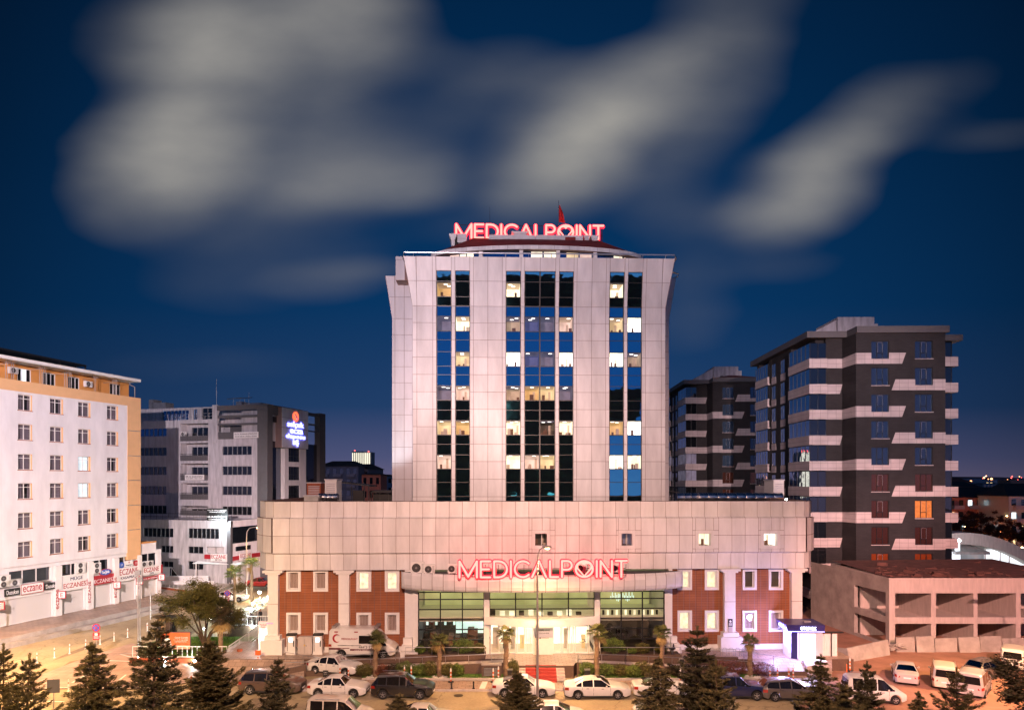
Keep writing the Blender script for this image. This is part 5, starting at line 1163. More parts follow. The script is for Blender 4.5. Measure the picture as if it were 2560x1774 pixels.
# ================================================================ grey office building
Fb = Frame(-40.6, 111, -16.5)
of = Fb.root('office_building', 'stained white office block with dark grey frame and glazed balconies', 'office building')
zT = Fb.z(1051, 400); xl_ = -34
def bay(px0, px1, py0, py1, n, c=0.0, lit_=None, root=of, fm='galvanised'):
    a, b = Fb.x(px0, c), Fb.x(px1, c); z0_, z1_ = Fb.z(py1, (px0 + px1) / 2, c), Fb.z(py0, (px0 + px1) / 2, c)
    q = MB(); e = .07
    for k in range(n + 1): x_ = a + (b - a - e) * k / n; q.box(x_, x_ + e, c + .08, c + .16, z0_, z1_)
    q.box(a + e, b - e, c + .085, c + .15, z0_, z0_ + e); q.box(a + e, b - e, c + .085, c + .15, z1_ - e, z1_)
    o = q.build('window', fm, root); p = MB(); p.face([(a, c + .18, z0_), (b, c + .18, z0_), (b, c + .18, z1_), (a, c + .18, z1_)]); p.build('pane', lit_ or 'dark_glass', o); return (a, b, z0_, z1_)
hl = []
for i, (y0, y1) in enumerate(((1070.8, 1090.7), (1118, 1139), (1166, 1187), (1214, 1236), (1262, 1284))): hl.append(bay(338, 416, y0, y1, 7, lit_='blue_glass' if i == 0 else None))
balc = [(1058, 1102), (1107, 1151), (1158, 1200), (1207, 1248), (1264, 1288)]
hb = []
for y0, y1 in balc:
    a, b = Fb.x(451), Fb.x(520); hb.append((a, b, Fb.z(y1, 485), Fb.z(y0, 485)))
hr = [bay(555, 629, y0, y1, 6) for y0, y1 in ((1114.5, 1137), (1164.5, 1187), (1214.5, 1237), (1265, 1287))]
q = MB(); wall(q, xl_, Fb.x(543), 0, zT, hl + hb, th=.3)
zq = Fb.z(1095, 600); wall(q, Fb.x(543), Fb.x(645), 0, zq, hr, th=.3); q.box(Fb.x(532), Fb.x(544), -.15, .4, zT - 4, Fb.z(1012, 538))
for h in hb:
    q.face([(h[0], 1.6, h[2]), (h[1], 1.6, h[2]), (h[1], 1.6, h[3]), (h[0], 1.6, h[3])]); q.face([(h[0], .3, h[2]), (h[0], 1.6, h[2]), (h[0], 1.6, h[3]), (h[0], .3, h[3])]); q.face([(h[1], .3, h[2]), (h[1], 1.6, h[2]), (h[1], 1.6, h[3]), (h[1], .3, h[3])])
    q.face([(h[0], 0, h[2]), (h[1], 0, h[2]), (h[1], 1.6, h[2]), (h[0], 1.6, h[2])]); q.face([(h[0], 0, h[3]), (h[1], 0, h[3]), (h[1], 1.6, h[3]), (h[0], 1.6, h[3])])
q.box(xl_, Fb.x(543), .5 + 1.2, 12, 0, zT - .1); q.box(Fb.x(543), 0, .5, 12, 0, zq - .1); q.build('wall', 'plaster_stained', of)
for h in hb:
    w_ = MB(); n = 4; a, b = h[0] + 1.0, h[1]
    for k in range(n + 1): x_ = a + (b - a - .08) * k / n; w_.box(x_, x_ + .08, 1.45, 1.55, h[2], h[3] - .6)
    o = w_.build('balcony_door', 'galvanised', of); w_ = MB(); w_.face([(a, 1.52, h[2]), (b, 1.52, h[2]), (b, 1.52, h[3] - .6), (a, 1.52, h[3] - .6)]); w_.build('pane', 'dark_glass', o)
    w_ = MB(); w_.tube([(h[0], -.05, h[2] + 1.1), (h[1], -.05, h[2] + 1.1)], .03, 4)
    for k in range(12): x_ = h[0] + (h[1] - h[0]) * k / 11; w_.tube([(x_, -.05, h[2]), (x_, -.05, h[2] + 1.1)], .015, 4)
    w_.face([(h[0], -.02, h[2]), (h[1], -.02, h[2]), (h[1], -.02, h[2] + .9), (h[0], -.02, h[2] + .9)], 1); w_.build('balcony_railing', ['dark_metal', 'grey_frame'], of)
# setback storey behind the roof railing
q = MB(); zs_ = Fb.z(1021, 400, 3); holes = [(Fb.x(406, 3), Fb.x(472, 3), zT + .3, zT + 2.0), (Fb.x(483, 3), Fb.x(493, 3), zT + .3, zT + 2.1), (Fb.x(505, 3), Fb.x(531, 3), zT + .3, zT + 2.2)]
wall(q, xl_, Fb.x(640, 3), zT - .2, zs_, holes, y=3, th=.3); q.box(xl_, Fb.x(640, 3), 3.5, 12, zT - .2, zs_ - .05); q.build('upper_wall', 'plaster_stained', of)
for h, m_ in zip(holes, ('blue_glass', 'blue_glass', 'dark_glass')):
    w_ = MB(); n = max(2, int((h[1] - h[0]) / .8)); 
    for k in range(n + 1): x_ = h[0] + (h[1] - h[0] - .07) * k / n; w_.box(x_, x_ + .07, 3.08, 3.15, h[2], h[3])
    o = w_.build('window', 'galvanised', of); w_ = MB(); w_.face([(h[0], 3.18, h[2]), (h[1], 3.18, h[2]), (h[1], 3.18, h[3]), (h[0], 3.18, h[3])]); w_.build('pane', m_, o)
q = MB(); xa_, xb_ = xl_, Fb.x(532); n = 30
for z_ in (zT + .5, zT + 1.0): q.tube([(xa_, .1, z_), (xb_, .1, z_)], .03, 4)
for k in range(n): x_ = xa_ + (xb_ - xa_) * k / (n - 1); q.tube([(x_, .1, zT - .1), (x_, .1, zT + 1.0)], .02, 4)
q.build('roof_railing', 'galvanised', of)
# dark frame round the corner terraces
zt_ = Fb.z(1010, 650); xc0, xc1 = Fb.x(645), 1.1
q = MB(); q.box(xc0, xc1, -.2, 1.2, 0, zt_); q.box(Fb.x(544), xc0, -.2, .5, Fb.z(1024, 600), zt_ - .02)
for y0, y1 in ((1037, 1043), (1057, 1062)): q.box(Fb.x(545), xc0, -.1, .2, Fb.z(y1, 600), Fb.z(y0, 600))
q.box(xc1 - .5, xc1 - .02, 1.2, 9.5, zt_ - 1.6, zt_ - .02); q.build('corner_frame', 'grey_frame', of)
q = MB(); holes = []; q.box(Fb.x(543), 0, 1.9, 2.2, zq - .1, zt_ - 1.5, 0); q.box(Fb.x(546), Fb.x(584), -.05, .05, zq - .1, zq + 1.05, 1); q.box(Fb.x(556), Fb.x(590), 1.85, 1.9, zq + .2, zq + 2.2, 1); q.build('terrace_wall', ['plaster_stained', 'grey_frame'], of)
# side face (towards the hospital)
sx_ = MB(); s2 = Frame(*Fb.w(xc1 - .3, 0)[:2], 73.5)
def SX(p, c=0): return s2.x(p, c)
def lw(x, y): # side frame -> office frame
    w_ = s2.w(x, y); dx, dy = w_[0] - Fb.o[0], w_[1] - Fb.o[1]; return (dx * Fb.ax[0] + dy * Fb.ax[1], dx * Fb.ay[0] + dy * Fb.ay[1])
def sbox(mb, x0, x1, y0, y1, z0, z1, m=0):
    c = [lw(x0, y0), lw(x1, y0), lw(x1, y1), lw(x0, y1)]; mb.hexa([(p[0], p[1], z0) for p in c], [(p[0], p[1], z1) for p in c], m)
zl_ = Fb.z(1100, 663); zsd = s2.z(1030, 700)
sbox(sx_, .3, SX(712), .3, 5, zl_, zsd, 0); sbox(sx_, .3, SX(810), .35, 5, 0, zl_, 1); sbox(sx_, SX(796), SX(810), -.3, .8, 0, s2.z(1033, 800), 2)
sbox(sx_, SX(769), SX(810), -.2, .4, s2.z(1041, 790), s2.z(1034, 790), 2)
for y0, y1 in ((1060, 1064), (1077, 1080)): sbox(sx_, SX(769), SX(797), -.1, .1, s2.z(y1, 785), s2.z(y0, 785), 2)
sbox(sx_, SX(683), SX(691), -.05, .35, s2.z(1055, 687), s2.z(1041, 687), 1)
sx_.build('side_wall', ['plaster_stained', 'glass_side', 'grey_frame'], of) if glassmat('glass_side', (.6, .65, .8), .15) else 0
tt = MB(); a, b = SX(704, -.9), SX(769.5, -.9); zz1, zz0 = s2.z(1018, 712, -.9), s2.z(1120, 735, -.9)
pan = MB(); n = 4
def sp(mb, x0, x1, z0, z1, yv_, m=0):
    A, B = lw(x0, yv_), lw(x1, yv_); C, D = lw(x1, yv_ + .06), lw(x0, yv_ + .06); mb.hexa([(A[0], A[1], z0), (B[0], B[1], z0), (C[0], C[1], z0), (D[0], D[1], z0)], [(A[0], A[1], z1), (B[0], B[1], z1), (C[0], C[1], z1), (D[0], D[1], z1)], m)
sbox(pan, a, b, -.9, .4, zz0, zz1, 1); st4 = (zz1 - zz0) / 4
for i in range(5):
    for j in range(4): x0_ = a + (b - a) * i / 5; sp(pan, x0_ + .03, x0_ + (b - a) / 5 - .03, zz0 + st4 * j + .03, zz0 + st4 * (j + 1) - .03, -.97)
# lower part of the pink tower with windows
wp = [(1119, 1154), (1166, 1199.5), (1213, 1247)]
al, bl = SX(712, -.5), SX(765, -.5); w0, w1 = SX(721.5, -.5), SX(749.5, -.5); zlev = [0]
for y0, y1 in reversed(wp): zlev += [s2.z(y1, 735, -.5), s2.z(y0, 735, -.5)]
zlev.append(zz0)
sbox(pan, al, w0, -.5, .3, 0, zz0, 0); sbox(pan, w1, bl, -.5, .3, 0, zz0, 0)
for i in range(0, len(zlev) - 1, 2): sbox(pan, w0, w1, -.49, .3, zlev[i], zlev[i + 1], 0)
pan.build('sign_tower', ['cladding', 'joint'], of)
for i in range(1, len(zlev) - 1, 2):
    q = MB(); sbox(q, w0, w1, -.3, -.25, zlev[i], zlev[i + 1]); o = q.build('window', 'dark_glass', of); q = MB()
    for k in range(5): x_ = w0 + (w1 - w0) * k / 4; sbox(q, x_ - .03, x_ + .03, -.36, -.31, zlev[i], zlev[i + 1])
    sbox(q, w0, w1, -.365, -.305, zlev[i] + .9, zlev[i] + .97); q.build('frame', 'black_frame', o)
# its blue neon lettering
emit('neon_blue', (.16, .17, 1), 8); emit('neon_red', (1, .12, .05), 2.2)
sgn = thing('illuminated_sign', 'blue glowing selçuk ecza deposu aş letters under a red pill emblem', 'sign', s2.w((a + b) / 2, -1.05, 0), s2.yaw); w_ = b - a
def szz(py): return s2.z(py, 738, -1.05)
for i, (s_, py, ww) in enumerate((('selçuk', 1062, .62), ('ecza', 1078, .48), ('deposu', 1092, .72), ('aş', 1107, .22))): text('lettering', s_, .9, 'neon_blue', sgn, (w_ * (.0 + (.03 if i == 1 else 0)), 0, szz(py)), width=w_ * ww, height=1.15 if i in (0, 3) else (1.0 if i == 2 else .75), ext=.06, off=.012)
q = MB(); q.lathe([(.85, 0), (.85, .06)], 24, 0, (0, 0, szz(1041)), 'y'); q.build('emblem', 'neon_red', sgn, smooth=True); q = MB(); q.tube([(-.3, -.06, szz(1041) + .4), (.3, -.06, szz(1041) - .4)], .13, 8); q.build('emblem_bar', 'sign_white', sgn)
# roof plant
q = MB(); zr_ = zs_ - .1
for p, w2, h2 in ((380, 3, 1.6), (372, 1.0, 2.2), (590, 1.2, 1.2), (615, 3, .9)): x_ = Fb.x(p, 6); q.box(x_, x_ + w2, 6, 8, zr_, zr_ + h2)
for p, h2 in ((541, 6.5), (583, 2.2), (600, 1.8), (622, 3.2), (612, 1.8)): x_ = Fb.x(p, 5); q.tube([(x_, 5, zr_), (x_, 5, zr_ + h2 * .8)], .03, 4)
for x_ in (Fb.x(586, 5), Fb.x(612, 5)): q.tube([(x_ - 1.5, 5, zr_ + 1.6), (x_ + 1.5, 5, zr_ + 1.7)], .06, 4)
q.build('roof_plant', 'galvanised', of)
# lower front block
yl_ = -7.5; xcr = Fb.x(577, yl_); zL = Fb.z(1300, 480, yl_)
lb = Fb.root('office_annex', 'stained white three storey block in front of the office building', 'office building')
wins = [(358, 433, 1319, 1342, 7), (470, 547, 1320, 1346, 7), (402, 433, 1363, 1381, 3), (470, 508, 1365, 1383, 3), (470, 508, 1402, 1423, 3), (395, 433, 1402, 1420, 3)]
hs = [bay(p0, p1, y0, y1, n, yl_, root=lb) for p0, p1, y0, y1, n in wins]; hs.append(bay(517, 560, 1366, 1383, 2, yl_, 'clear_pane', lb))
q = MB(); wall(q, xl_, Fb.x(568, yl_), 0, zL, hs, y=yl_, th=.3, m=0); q.box(xl_, xcr - .3, yl_ + .4, -.1, 0, zL - .1, 0); q.build('wall', 'plaster_stained', lb)
q = MB(); q.box(Fb.x(568, yl_), xcr, yl_ - .1, yl_ + .4, 0, zL, 0); q.build('corner_post', 'grey_frame', lb)
q = MB(); q.box(Fb.x(512, yl_), Fb.x(568, yl_) - .02, yl_ - .12, yl_ - .02, Fb.z(1397, 540, yl_), Fb.z(1386, 540, yl_)); q.build('red_band', 'sign_red', lb)
s3 = Frame(*Fb.w(xcr, yl_)[:2], 73.5)
def l3(x, y): w_ = s3.w(x, y); dx, dy = w_[0] - Fb.o[0], w_[1] - Fb.o[1]; return (dx * Fb.ax[0] + dy * Fb.ax[1], dx * Fb.ay[0] + dy * Fb.ay[1])
def b3(mb, x0, x1, y0, y1, z0, z1, m=0):
    c = [l3(x0, y0), l3(x1, y0), l3(x1, y1), l3(x0, y1)]; mb.hexa([(p[0], p[1], z0) for p in c], [(p[0], p[1], z1) for p in c], m)
L3 = s3.x(655); q = MB(); b3(q, .3, L3, .25, 6, 0, zL, 0); b3(q, .05, L3, .05, .25, s3.z(1356, 600), s3.z(1316, 600), 1); b3(q, .05, L3, .02, .22, s3.z(1398, 600), s3.z(1388, 600), 2)
b3(q, s3.x(592), s3.x(628), .1, .3, s3.z(1376, 600), s3.z(1365, 600), 1)
q.build('side_wall', ['plaster_white', 'glass_side', 'sign_red'], lb)
q = MB(); b3(q, s3.x(607), s3.x(628), .12, .2, .1, s3.z(1402, 615)); q.build('shutter', 'shutter', lb)
q = MB(); xa_, xb_ = xl_, xcr; n = 30
for z_ in (zL + .5, zL + 1.0): q.tube([(xa_, yl_ + .1, z_), (xb_, yl_ + .1, z_)], .035, 4)
for k in range(n): x_ = xa_ + (xb_ - xa_) * k / (n - 1); q.tube([(x_, yl_ + .1, zL - .05), (x_, yl_ + .1, zL + 1.0)], .025, 4)
q.build('railing', 'dark_metal', lb)
sign('white ECZANE sign with red band on the annex front', Fb.x(527, yl_ - .2), Fb.x(567, yl_ - .2), Fb.z(1402, 547, yl_), Fb.z(1383, 547, yl_), yl_ - .25, 'sign_white', [('ECZANE', 0, .25, .9, .5, 'sign_red'), ('BEYZA', 0, -.6, .4, .22, 'sign_black')], Fb)
sign('white ECZANE sign on the red band of the annex side', s3.x(599.5, -.2), s3.x(629, -.2), s3.z(1397, 614), s3.z(1380, 614), -.2, 'sign_white', [('ECZANE', 0, .25, .9, .5, 'sign_red'), ('BEYZA', 0, -.6, .4, .2, 'sign_black')], s3)
sign('small E sign under the side ECZANE sign', s3.x(594, -.4), s3.x(601, -.4), s3.z(1408, 598), s3.z(1400, 598), -.4, 'sign_white', [('E', 0, 0, .4, .8, 'sign_red')], s3)
sign('stack of black and white doctor name boards on the annex railing', Fb.x(517, yl_ - .1), Fb.x(569, yl_ - .1), Fb.z(1301, 540, yl_), Fb.z(1270, 540, yl_), yl_ - .15, 'sign_black', [('Uzm. Dr. Mehmet Ali ELÇİ', 0, .72, .9, .14, 'sign_white'), ('NÖROLOJİ UZMANI', 0, .42, .7, .12, 'sign_white'), ('OPR. DR. SEZGİN SÖNMEZ', 0, -.3, .92, .2, 'sign_white'), ('KADIN DOĞUM UZMANI', 0, -.75, .8, .12, 'sign_white')], Fb, name='name_board')
sign('white board with OPR. DR. SEZGİN SÖNMEZ on an office balcony', Fb.x(462, -.2), Fb.x(509, -.2), Fb.z(1199.5, 485), Fb.z(1186, 485), -.2, 'sign_white', [('OPR. DR. SEZGİN SÖNMEZ', 0, .4, .9, .35, 'sign_black'), ('KULAK BURUN ve BOĞAZ UZMANI', 0, -.35, .85, .22, 'sign_black')], Fb, name='name_board')
sign('white board with Op. Dr. Burhanettin GÖNÜLDAŞ on the corner terrace', Fb.x(584, -.3), Fb.x(645, -.3), Fb.z(1094.5, 615), Fb.z(1079.5, 615), -.3, 'sign_white', [('Op. Dr. Burhanettin GÖNÜLDAŞ', 0, .35, .92, .3, 'sign_black'), ('KULAK BURUN ve BOĞAZ UZMANI', 0, -.4, .88, .24, 'sign_black')], Fb, name='name_board')
for i, (p, r_) in enumerate(((460, 1), (477, 1), (497, 1), (512, 1), (456, 0), (513, 2), (494, 3))):
    h = hb[r_]; x_, y_, _ = Fb.w(Fb.x(p, -.0), .3); z_ = h[2] + (.02 if i != 4 else .9); ac_unit(['unit at the left of the second office balcony', 'second unit on the second office balcony', 'third unit on the second office balcony', 'fourth unit on the second office balcony', 'unit on the top office balcony', 'unit beside the doctor board on the third office balcony', 'unit on the fourth office balcony'][i], (x_, y_, z_), Fb.yaw, group='air conditioners on the office balconies')
# ================================================================ dark apartment towers
def dark_block(frame, label, zo, flip, depth=20, nfl=9, roofbox=True, bal_lit=()):
    rt = frame.root('apartment_tower', label, 'apartment building'); zt = 33.3 + zo; P_ = 3.105
    q = MB()
    # wings: left wing x0..3.7, front block 4.0..14.2 (y -3), right wing ..17
    wz = [(32.38 + zo - P_ * i, 32.38 - 2.08 + zo - P_ * i) for i in range(nfl + 1)]
    bx_, fx0, fx1, fy = 3.75, 4.0, 14.3, -3.0
    hls = [(fx0 + 1.75, fx0 + 3.8, b, a) for a, b in wz] + [(fx0 + 6.8, fx0 + 8.85, b, a) for a, b in wz]
    wall(q, fx0, fx1, 0, zt, hls, y=fy, th=.25, m=0)
    q.face([(fx0, fy, 0), (fx0, fy, zt), (bx_, 0, zt), (bx_, 0, 0)]); q.face([(1.75, 0, 0), (bx_, 0, 0), (bx_, 0, zt), (1.75, 0, zt)]); q.box(0.9, bx_, .9, depth, 0, zt)
    q.box(fx0, fx1, fy + .9, depth - 4, 0, zt - .02); q.box(fx1, fx1 + 1.5, 2.0, 12, 0, zt - .5); q.box(.1, .9, 6.6, 13.8, 0, zt); q.box(.1, .9, 18.9, 19.9, 0, zt); q.box(.1, .9, 14.0, 14.9, 0, zt)
    q.build('wall', 'dark_brick', rt)
    # pale bands
    bt = 31.0 + zo; bh = 1.27
    for i in range(nfl + 1):
        b_ = MB()
        z1_ = bt - P_ * i; z0_ = z1_ - bh; left = (i % 2 == 0) != flip; yb3 = fy - .04
        def seg(x0_, x1_, sl0=0, sl1=0):
            # split round the window openings
            cuts = [(h[0], h[1]) for h in hls[:1] + hls[nfl + 1:nfl + 2]]; cur = x0_
            for c0, c1 in cuts:
                zw0 = wz[i][1]
                if c1 > x0_ and c0 < x1_:
                    b_.hexa([(cur + (0 if cur > x0_ else -sl0), yb3, z0_), (c0, yb3, z0_), (c0, fy - .002, z0_), (cur + (0 if cur > x0_ else -sl0), fy - .002, z0_)], [(cur, yb3, z1_), (c0, yb3, z1_), (c0, fy - .002, z1_), (cur, fy - .002, z1_)])
                    b_.box(c0, c1, yb3, fy - .002, z0_, zw0 - .08); cur = c1
            b_.hexa([(cur + (0 if cur > x0_ else -sl0), yb3, z0_), (x1_ - sl1, yb3, z0_), (x1_ - sl1, fy - .002, z0_), (cur + (0 if cur > x0_ else -sl0), fy - .002, z0_)], [(cur, yb3, z1_), (x1_, yb3, z1_), (x1_, fy - .002, z1_), (cur, fy - .002, z1_)])
        if left: seg(fx0, fx0 + 5.75, 0, .45)
        else: seg(fx0 + 4.55, fx1, .45, 0)
        # wing parapets
        zp1 = z1_ - .15; zp0 = zp1 - 1.15; xe_ = bx_ if left else bx_ - .0
        b_.box(-.35, 1.8, -.35, -.1, zp0, zp1); b_.box(-.35, -.1, -.1, 6.4, zp0, zp1); b_.box(-.1, .9, -.1, 6.4, zp0 - .02, zp0 + .15)
        b_.hexa([(1.8, -.06, zp0), (xe_ - (0 if left else .3), -.06, zp0), (xe_ - (0 if left else .3), -.002, zp0), (1.8, -.002, zp0)], [(1.8, -.06, zp1), (xe_ - (0 if left else 0), -.06, zp1), (xe_, -.002, zp1), (1.8, -.002, zp1)])
        if left:
            b_.hexa([(bx_ - .05, -.01, zp0), (fx0 - .05, fy, z0_), (fx0 - .01, fy, z0_), (bx_ - .01, -.01, zp0)], [(bx_ - .05, -.01, zp1), (fx0 - .05, fy, z1_), (fx0 - .01, fy, z1_), (bx_ - .01, -.01, zp1)])
        b_.box(-.3, -.05, 14.3, 19.6, zp0, zp1); b_.box(-.05, .9, 14.3, 19.6, zp0, zp0 + .15)
        for y_ in (8.6, 12.0): b_.box(-.04 + .1, .099, y_, y_ + 1.7, zp0 - .1, zp1 - .3)
        b_.box(fx1 + .05, fx1 + 2.6, -1.2, -.95, zp0, zp1); b_.box(fx1 + 2.35, fx1 + 2.6, -.95, 3, zp0, zp1); b_.box(fx1 + .05, fx1 + 2.35, -.95, 2, zp0, zp0 + .15)
        b_.pieces('pale_band', 'pale_tile', rt)
    # enclosed balconies
    for i in range(nfl + 1):
        zp1 = bt - P_ * i - .15; zc_ = zp1 + P_ - 1.25; 
        if zp1 < 3: continue
        gmat = 'room_dim' if i in bal_lit else 'dark_glass'
        for (x0_, x1_, y0_, y1_, nm) in ((-.25, 1.7, -.25, 6.3, 0), (-.2, .9, 14.4, 19.5, 0), (fx1 + .1, fx1 + 2.0, -.9, 2, 1)):
            g_ = MB(); g_.face([(x0_, y0_, zp1), (x1_, y0_, zp1), (x1_, y0_, zc_), (x0_, y0_, zc_)]); g_.face([(x0_, y0_, zp1), (x0_, y1_, zp1), (x0_, y1_, zc_), (x0_, y0_, zc_)])
            if nm: g_.face([(x1_, y0_, zp1), (x1_, y1_, zp1), (x1_, y1_, zc_), (x1_, y0_, zc_)])
            o = g_.build('balcony_glazing', gmat, rt); f_ = MB(); n = 5
            for k in range(n + 1): yy_ = y0_ + (y1_ - y0_) * k / n; f_.box(x0_ - .04, x0_ - .01, yy_ - .03, yy_ + .03, zp1, zc_)
            for k in range(3): xx = x0_ + (x1_ - x0_) * k / 2; f_.box(xx - .03, xx + .03, y0_ - .04, y0_ - .01, zp1, zc_)
            f_.build('frame', 'black_frame', o)
    # windows
    def win(x0_, x1_, z0_, z1_, y_, m_, side=False, i=0):
        f_ = MB(); w3 = (x1_ - x0_) / 3; 
        for k in range(4): xx = x0_ + (x1_ - x0_ - .06) * k / 3; f_.box(xx, xx + .06, y_ + .08, y_ + .14, z0_, z1_)
        f_.box(x0_ + .06, x1_ - .06, y_ + .082, y_ + .138, z0_, z0_ + .06); f_.box(x0_ + .06, x1_ - .06, y_ + .082, y_ + .138, z1_ - .06, z1_); f_.box(x0_ + w3, x0_ + 2 * w3, y_ + .084, y_ + .136, z0_ + .65, z0_ + .72)
        o = f_.build('window', 'black_frame', rt); p_ = MB(); p_.face([(x0_, y_ + .16, z0_), (x1_, y_ + .16, z0_), (x1_, y_ + .16, z1_), (x0_, y_ + .16, z1_)]); p_.build('pane', m_, o)
        if (i + int(x0_)) % 3:   # strips of protective tape left on the new frames
            s_ = MB(); x2, x3 = x0_ + w3 + .1, x0_ + 2 * w3 - .04
            for k in range(9): zz_ = z0_ + .75 + (z1_ - z0_ - .9) * k / 9; s_.box(x2, x2 + .03, y_ + .07, y_ + .079, zz_, zz_ + .07); s_.box(x3, x3 + .03, y_ + .07, y_ + .079, zz_, zz_ + .07)
            for k in range(4): s_.box(x2 + .03 + k * .13, x2 + .1 + k * .13, y_ + .07, y_ + .079, z1_ - .16, z1_ - .13)
            s_.build('tape', 'tape_grey', o)
        s_ = MB(); s_.box(x0_ - .05, x1_ + .05, y_ - .12, y_ - .05, z0_ - .08, z0_); s_.build('sill', 'pale_tile', o)
    for i, (a, b) in enumerate(wz):
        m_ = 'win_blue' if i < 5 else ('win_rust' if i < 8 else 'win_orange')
        win(fx0 + 1.75, fx0 + 3.8, b, a, fy, m_, i=i); win(fx0 + 6.8, fx0 + 8.85, b, a, fy, 'win_amber' if (i == 6 and not flip) else m_, i=i)
    for i, (a, b) in enumerate(wz[:9]):
        for y_ in (8.6, 12.0):
            p_ = MB(); p_.face([(.09, y_ + .1, b + .3), (.09, y_ + 1.6, b + .3), (.09, y_ + 1.6, a), (.09, y_ + .1, a)]); o = p_.build('window', 'dark_glass', rt); f_ = MB()
            for k in range(3): f_.box(.05, .085, y_ + .1 + .72 * k, y_ + .16 + .72 * k, b + .3, a)
            f_.build('frame', 'black_frame', o)
    r_ = MB(); r_.box(-.8, bx_ + .2, -.8, depth + .3, zt, zt + .75); r_.box(bx_ + .2, fx1 + .3, fy - .35, depth - 3, zt - .0, zt + .78); r_.box(fx1 + .3, fx1 + 2.9, -1.6, 12, zt - .6, zt + .1, 0)
    r_.hexa([(fx0, fy + .5, zt + .78), (fx1, fy + .5, zt + .78), (fx1, 14, zt + .78), (fx0, 14, zt + .78)], [(fx0 + 5, 4, zt + 2.3), (fx1 - 4, 4, zt + 2.3), (fx1 - 4, 8, zt + 2.3), (fx0 + 5, 8, zt + 2.3)], 1)
    if roofbox: r_.box(7.7, 12.6, 10, 17, zt + .7, zt + 5.0, 2); r_.box(12.6, 13.6, 11, 16, zt + .7, zt + 4.3, 2); r_.hexa([(3.6, 10.5, zt + .7), (7.7, 10.5, zt + .7), (7.7, 16, zt + .7), (3.6, 16, zt + .7)], [(3.7, 10.5, zt + 2.6), (7.7, 10.5, zt + 4.7), (7.7, 16, zt + 4.7), (3.7, 16, zt + 2.6)], 2); r_.box(9, 9.6, 9.95, 10, zt + 2.2, zt + 3.2, 0)
    r_.build('roof', ['grey_frame', 'roof_tile_red', 'plaster_stained', 'blue_glass'], rt)
    return rt
emit('win_amber', (1, .36, .07), .16, .7, 4)
mat('tape_grey', (.42, .40, .42), .7, var=0)
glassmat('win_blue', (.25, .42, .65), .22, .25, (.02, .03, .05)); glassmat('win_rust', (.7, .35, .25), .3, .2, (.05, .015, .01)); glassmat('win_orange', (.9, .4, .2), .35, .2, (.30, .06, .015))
D = Frame(36.4, 83.1, -1.4); dark_block(D, 'dark brick apartment tower with pale zigzag bands behind the concrete shell', 0, False)
E = Frame(32.8, 128, -1.4); dark_block(E, 'farther dark apartment tower seen between the hospital and the nearer one', .8, True, bal_lit=(4, 5))
# apartment block on this side of the street, mirrored in the hospital glass
mir = thing('apartment_block', 'dark apartment block across the street, mirrored in the tower glass', 'apartment building', (0, -20, 0))
q = MB(); q.box(-24, 22, -8, 16, 0, 30); q.box(-36, 34, -8, 12, 30, 37); q.build('wall', 'dark_brick', mir)
q = MB(); emit('win_cool', (.8, 1, .95), .8)
for i in range(9):
    x_ = -22 + 42 * rnd.random(); z_ = 3 + 3 * rnd.randint(0, 8); w = MB(); w.face([(x_, 16.05, z_), (x_ + 1.2, 16.05, z_), (x_ + 1.2, 16.05, z_ + 1.4), (x_, 16.05, z_ + 1.4)]); w.build('window', 'win_cool' if i % 3 else 'room_warm', mir)
# ================================================================ concrete shell
cs = thing('concrete_shell', 'unfinished bare concrete building shell with rubble on its roof slab', 'building', (X(2223, 65.5), 65.5, 0))
x0_ = cs.location.x; zt = Z(1444.6, 65.5); fx = lambda p: X(p, 65.5) - x0_
hz = [(Z(1542, 65.5), Z(1482, 65.5)), (.0, Z(1558, 65.5))]
q = MB(); xe_ = fx(2700)
ops = [(fx(a), fx(b), h[0], h[1]) for a, b in ((2238, 2328), (2340, 2434), (2444, 2540), (2552, 2640)) for h in hz]
wall(q, 0, xe_, 0, zt, ops, y=0, th=.45); zsl = (hz[0][0] + hz[1][1]) / 2
q.box(.05, xe_, .45, 12, zsl - .15, zsl + .15); q.box(.0, xe_, .0 + .45, 12, zt - .35, zt - .02)
for a, b in ((2328, 2340), (2434, 2444), (2540, 2552)): q.box(fx(a), fx(b), .45, 5.5, 0, zt - .35)
q.box(.05, xe_, 5.5, 5.8, 0, zt - .35); q.build('frame_wall', 'concrete_pale', cs)
cs2 = MB(); L_ = math.hypot(1.6, 12.6); SF = Frame(X(2223, 65.5), 65.5, 97.0)
ops2 = [(2.2, 5.6, .1, hz[1][1]), (2.2, 5.6, hz[0][0], hz[0][1])]
so_ = MB(); wall(so_, -.0, 13.5, -.2, zt, [(.5, 5.4, .3, hz[1][1]), (.5, 5.4, hz[0][0], hz[0][1])], y=0, th=-.4)
for i, v in enumerate(so_.v): wv = SF.w(v[0], v[1], v[2]); so_.v[i] = (wv[0] - x0_, wv[1] - 65.5, v[2])
so_.build('side_wall', 'concrete', cs)
mat('roof_rubble', (.12, .055, .045), .95, var=.5, scale=1.5, bump=.8, bscale=5)
rb = MB(); rr_ = random.Random(3)
for i in range(260):
    cx_, cy_ = rr_.uniform(.4, xe_ - 1), rr_.uniform(.6, 11); s_ = rr_.uniform(.12, .5) * (1.6 if rr_.random() < .08 else 1)
    pts_ = [(cx_ + s_ * rr_.uniform(.6, 1.3) * math.cos(R(a)), cy_ + s_ * rr_.uniform(.6, 1.3) * math.sin(R(a))) for a in (20, 110, 190, 280)]
    rb.prism(pts_, zt - .05, [zt + s_ * rr_.uniform(.2, .8) for _ in range(4)])
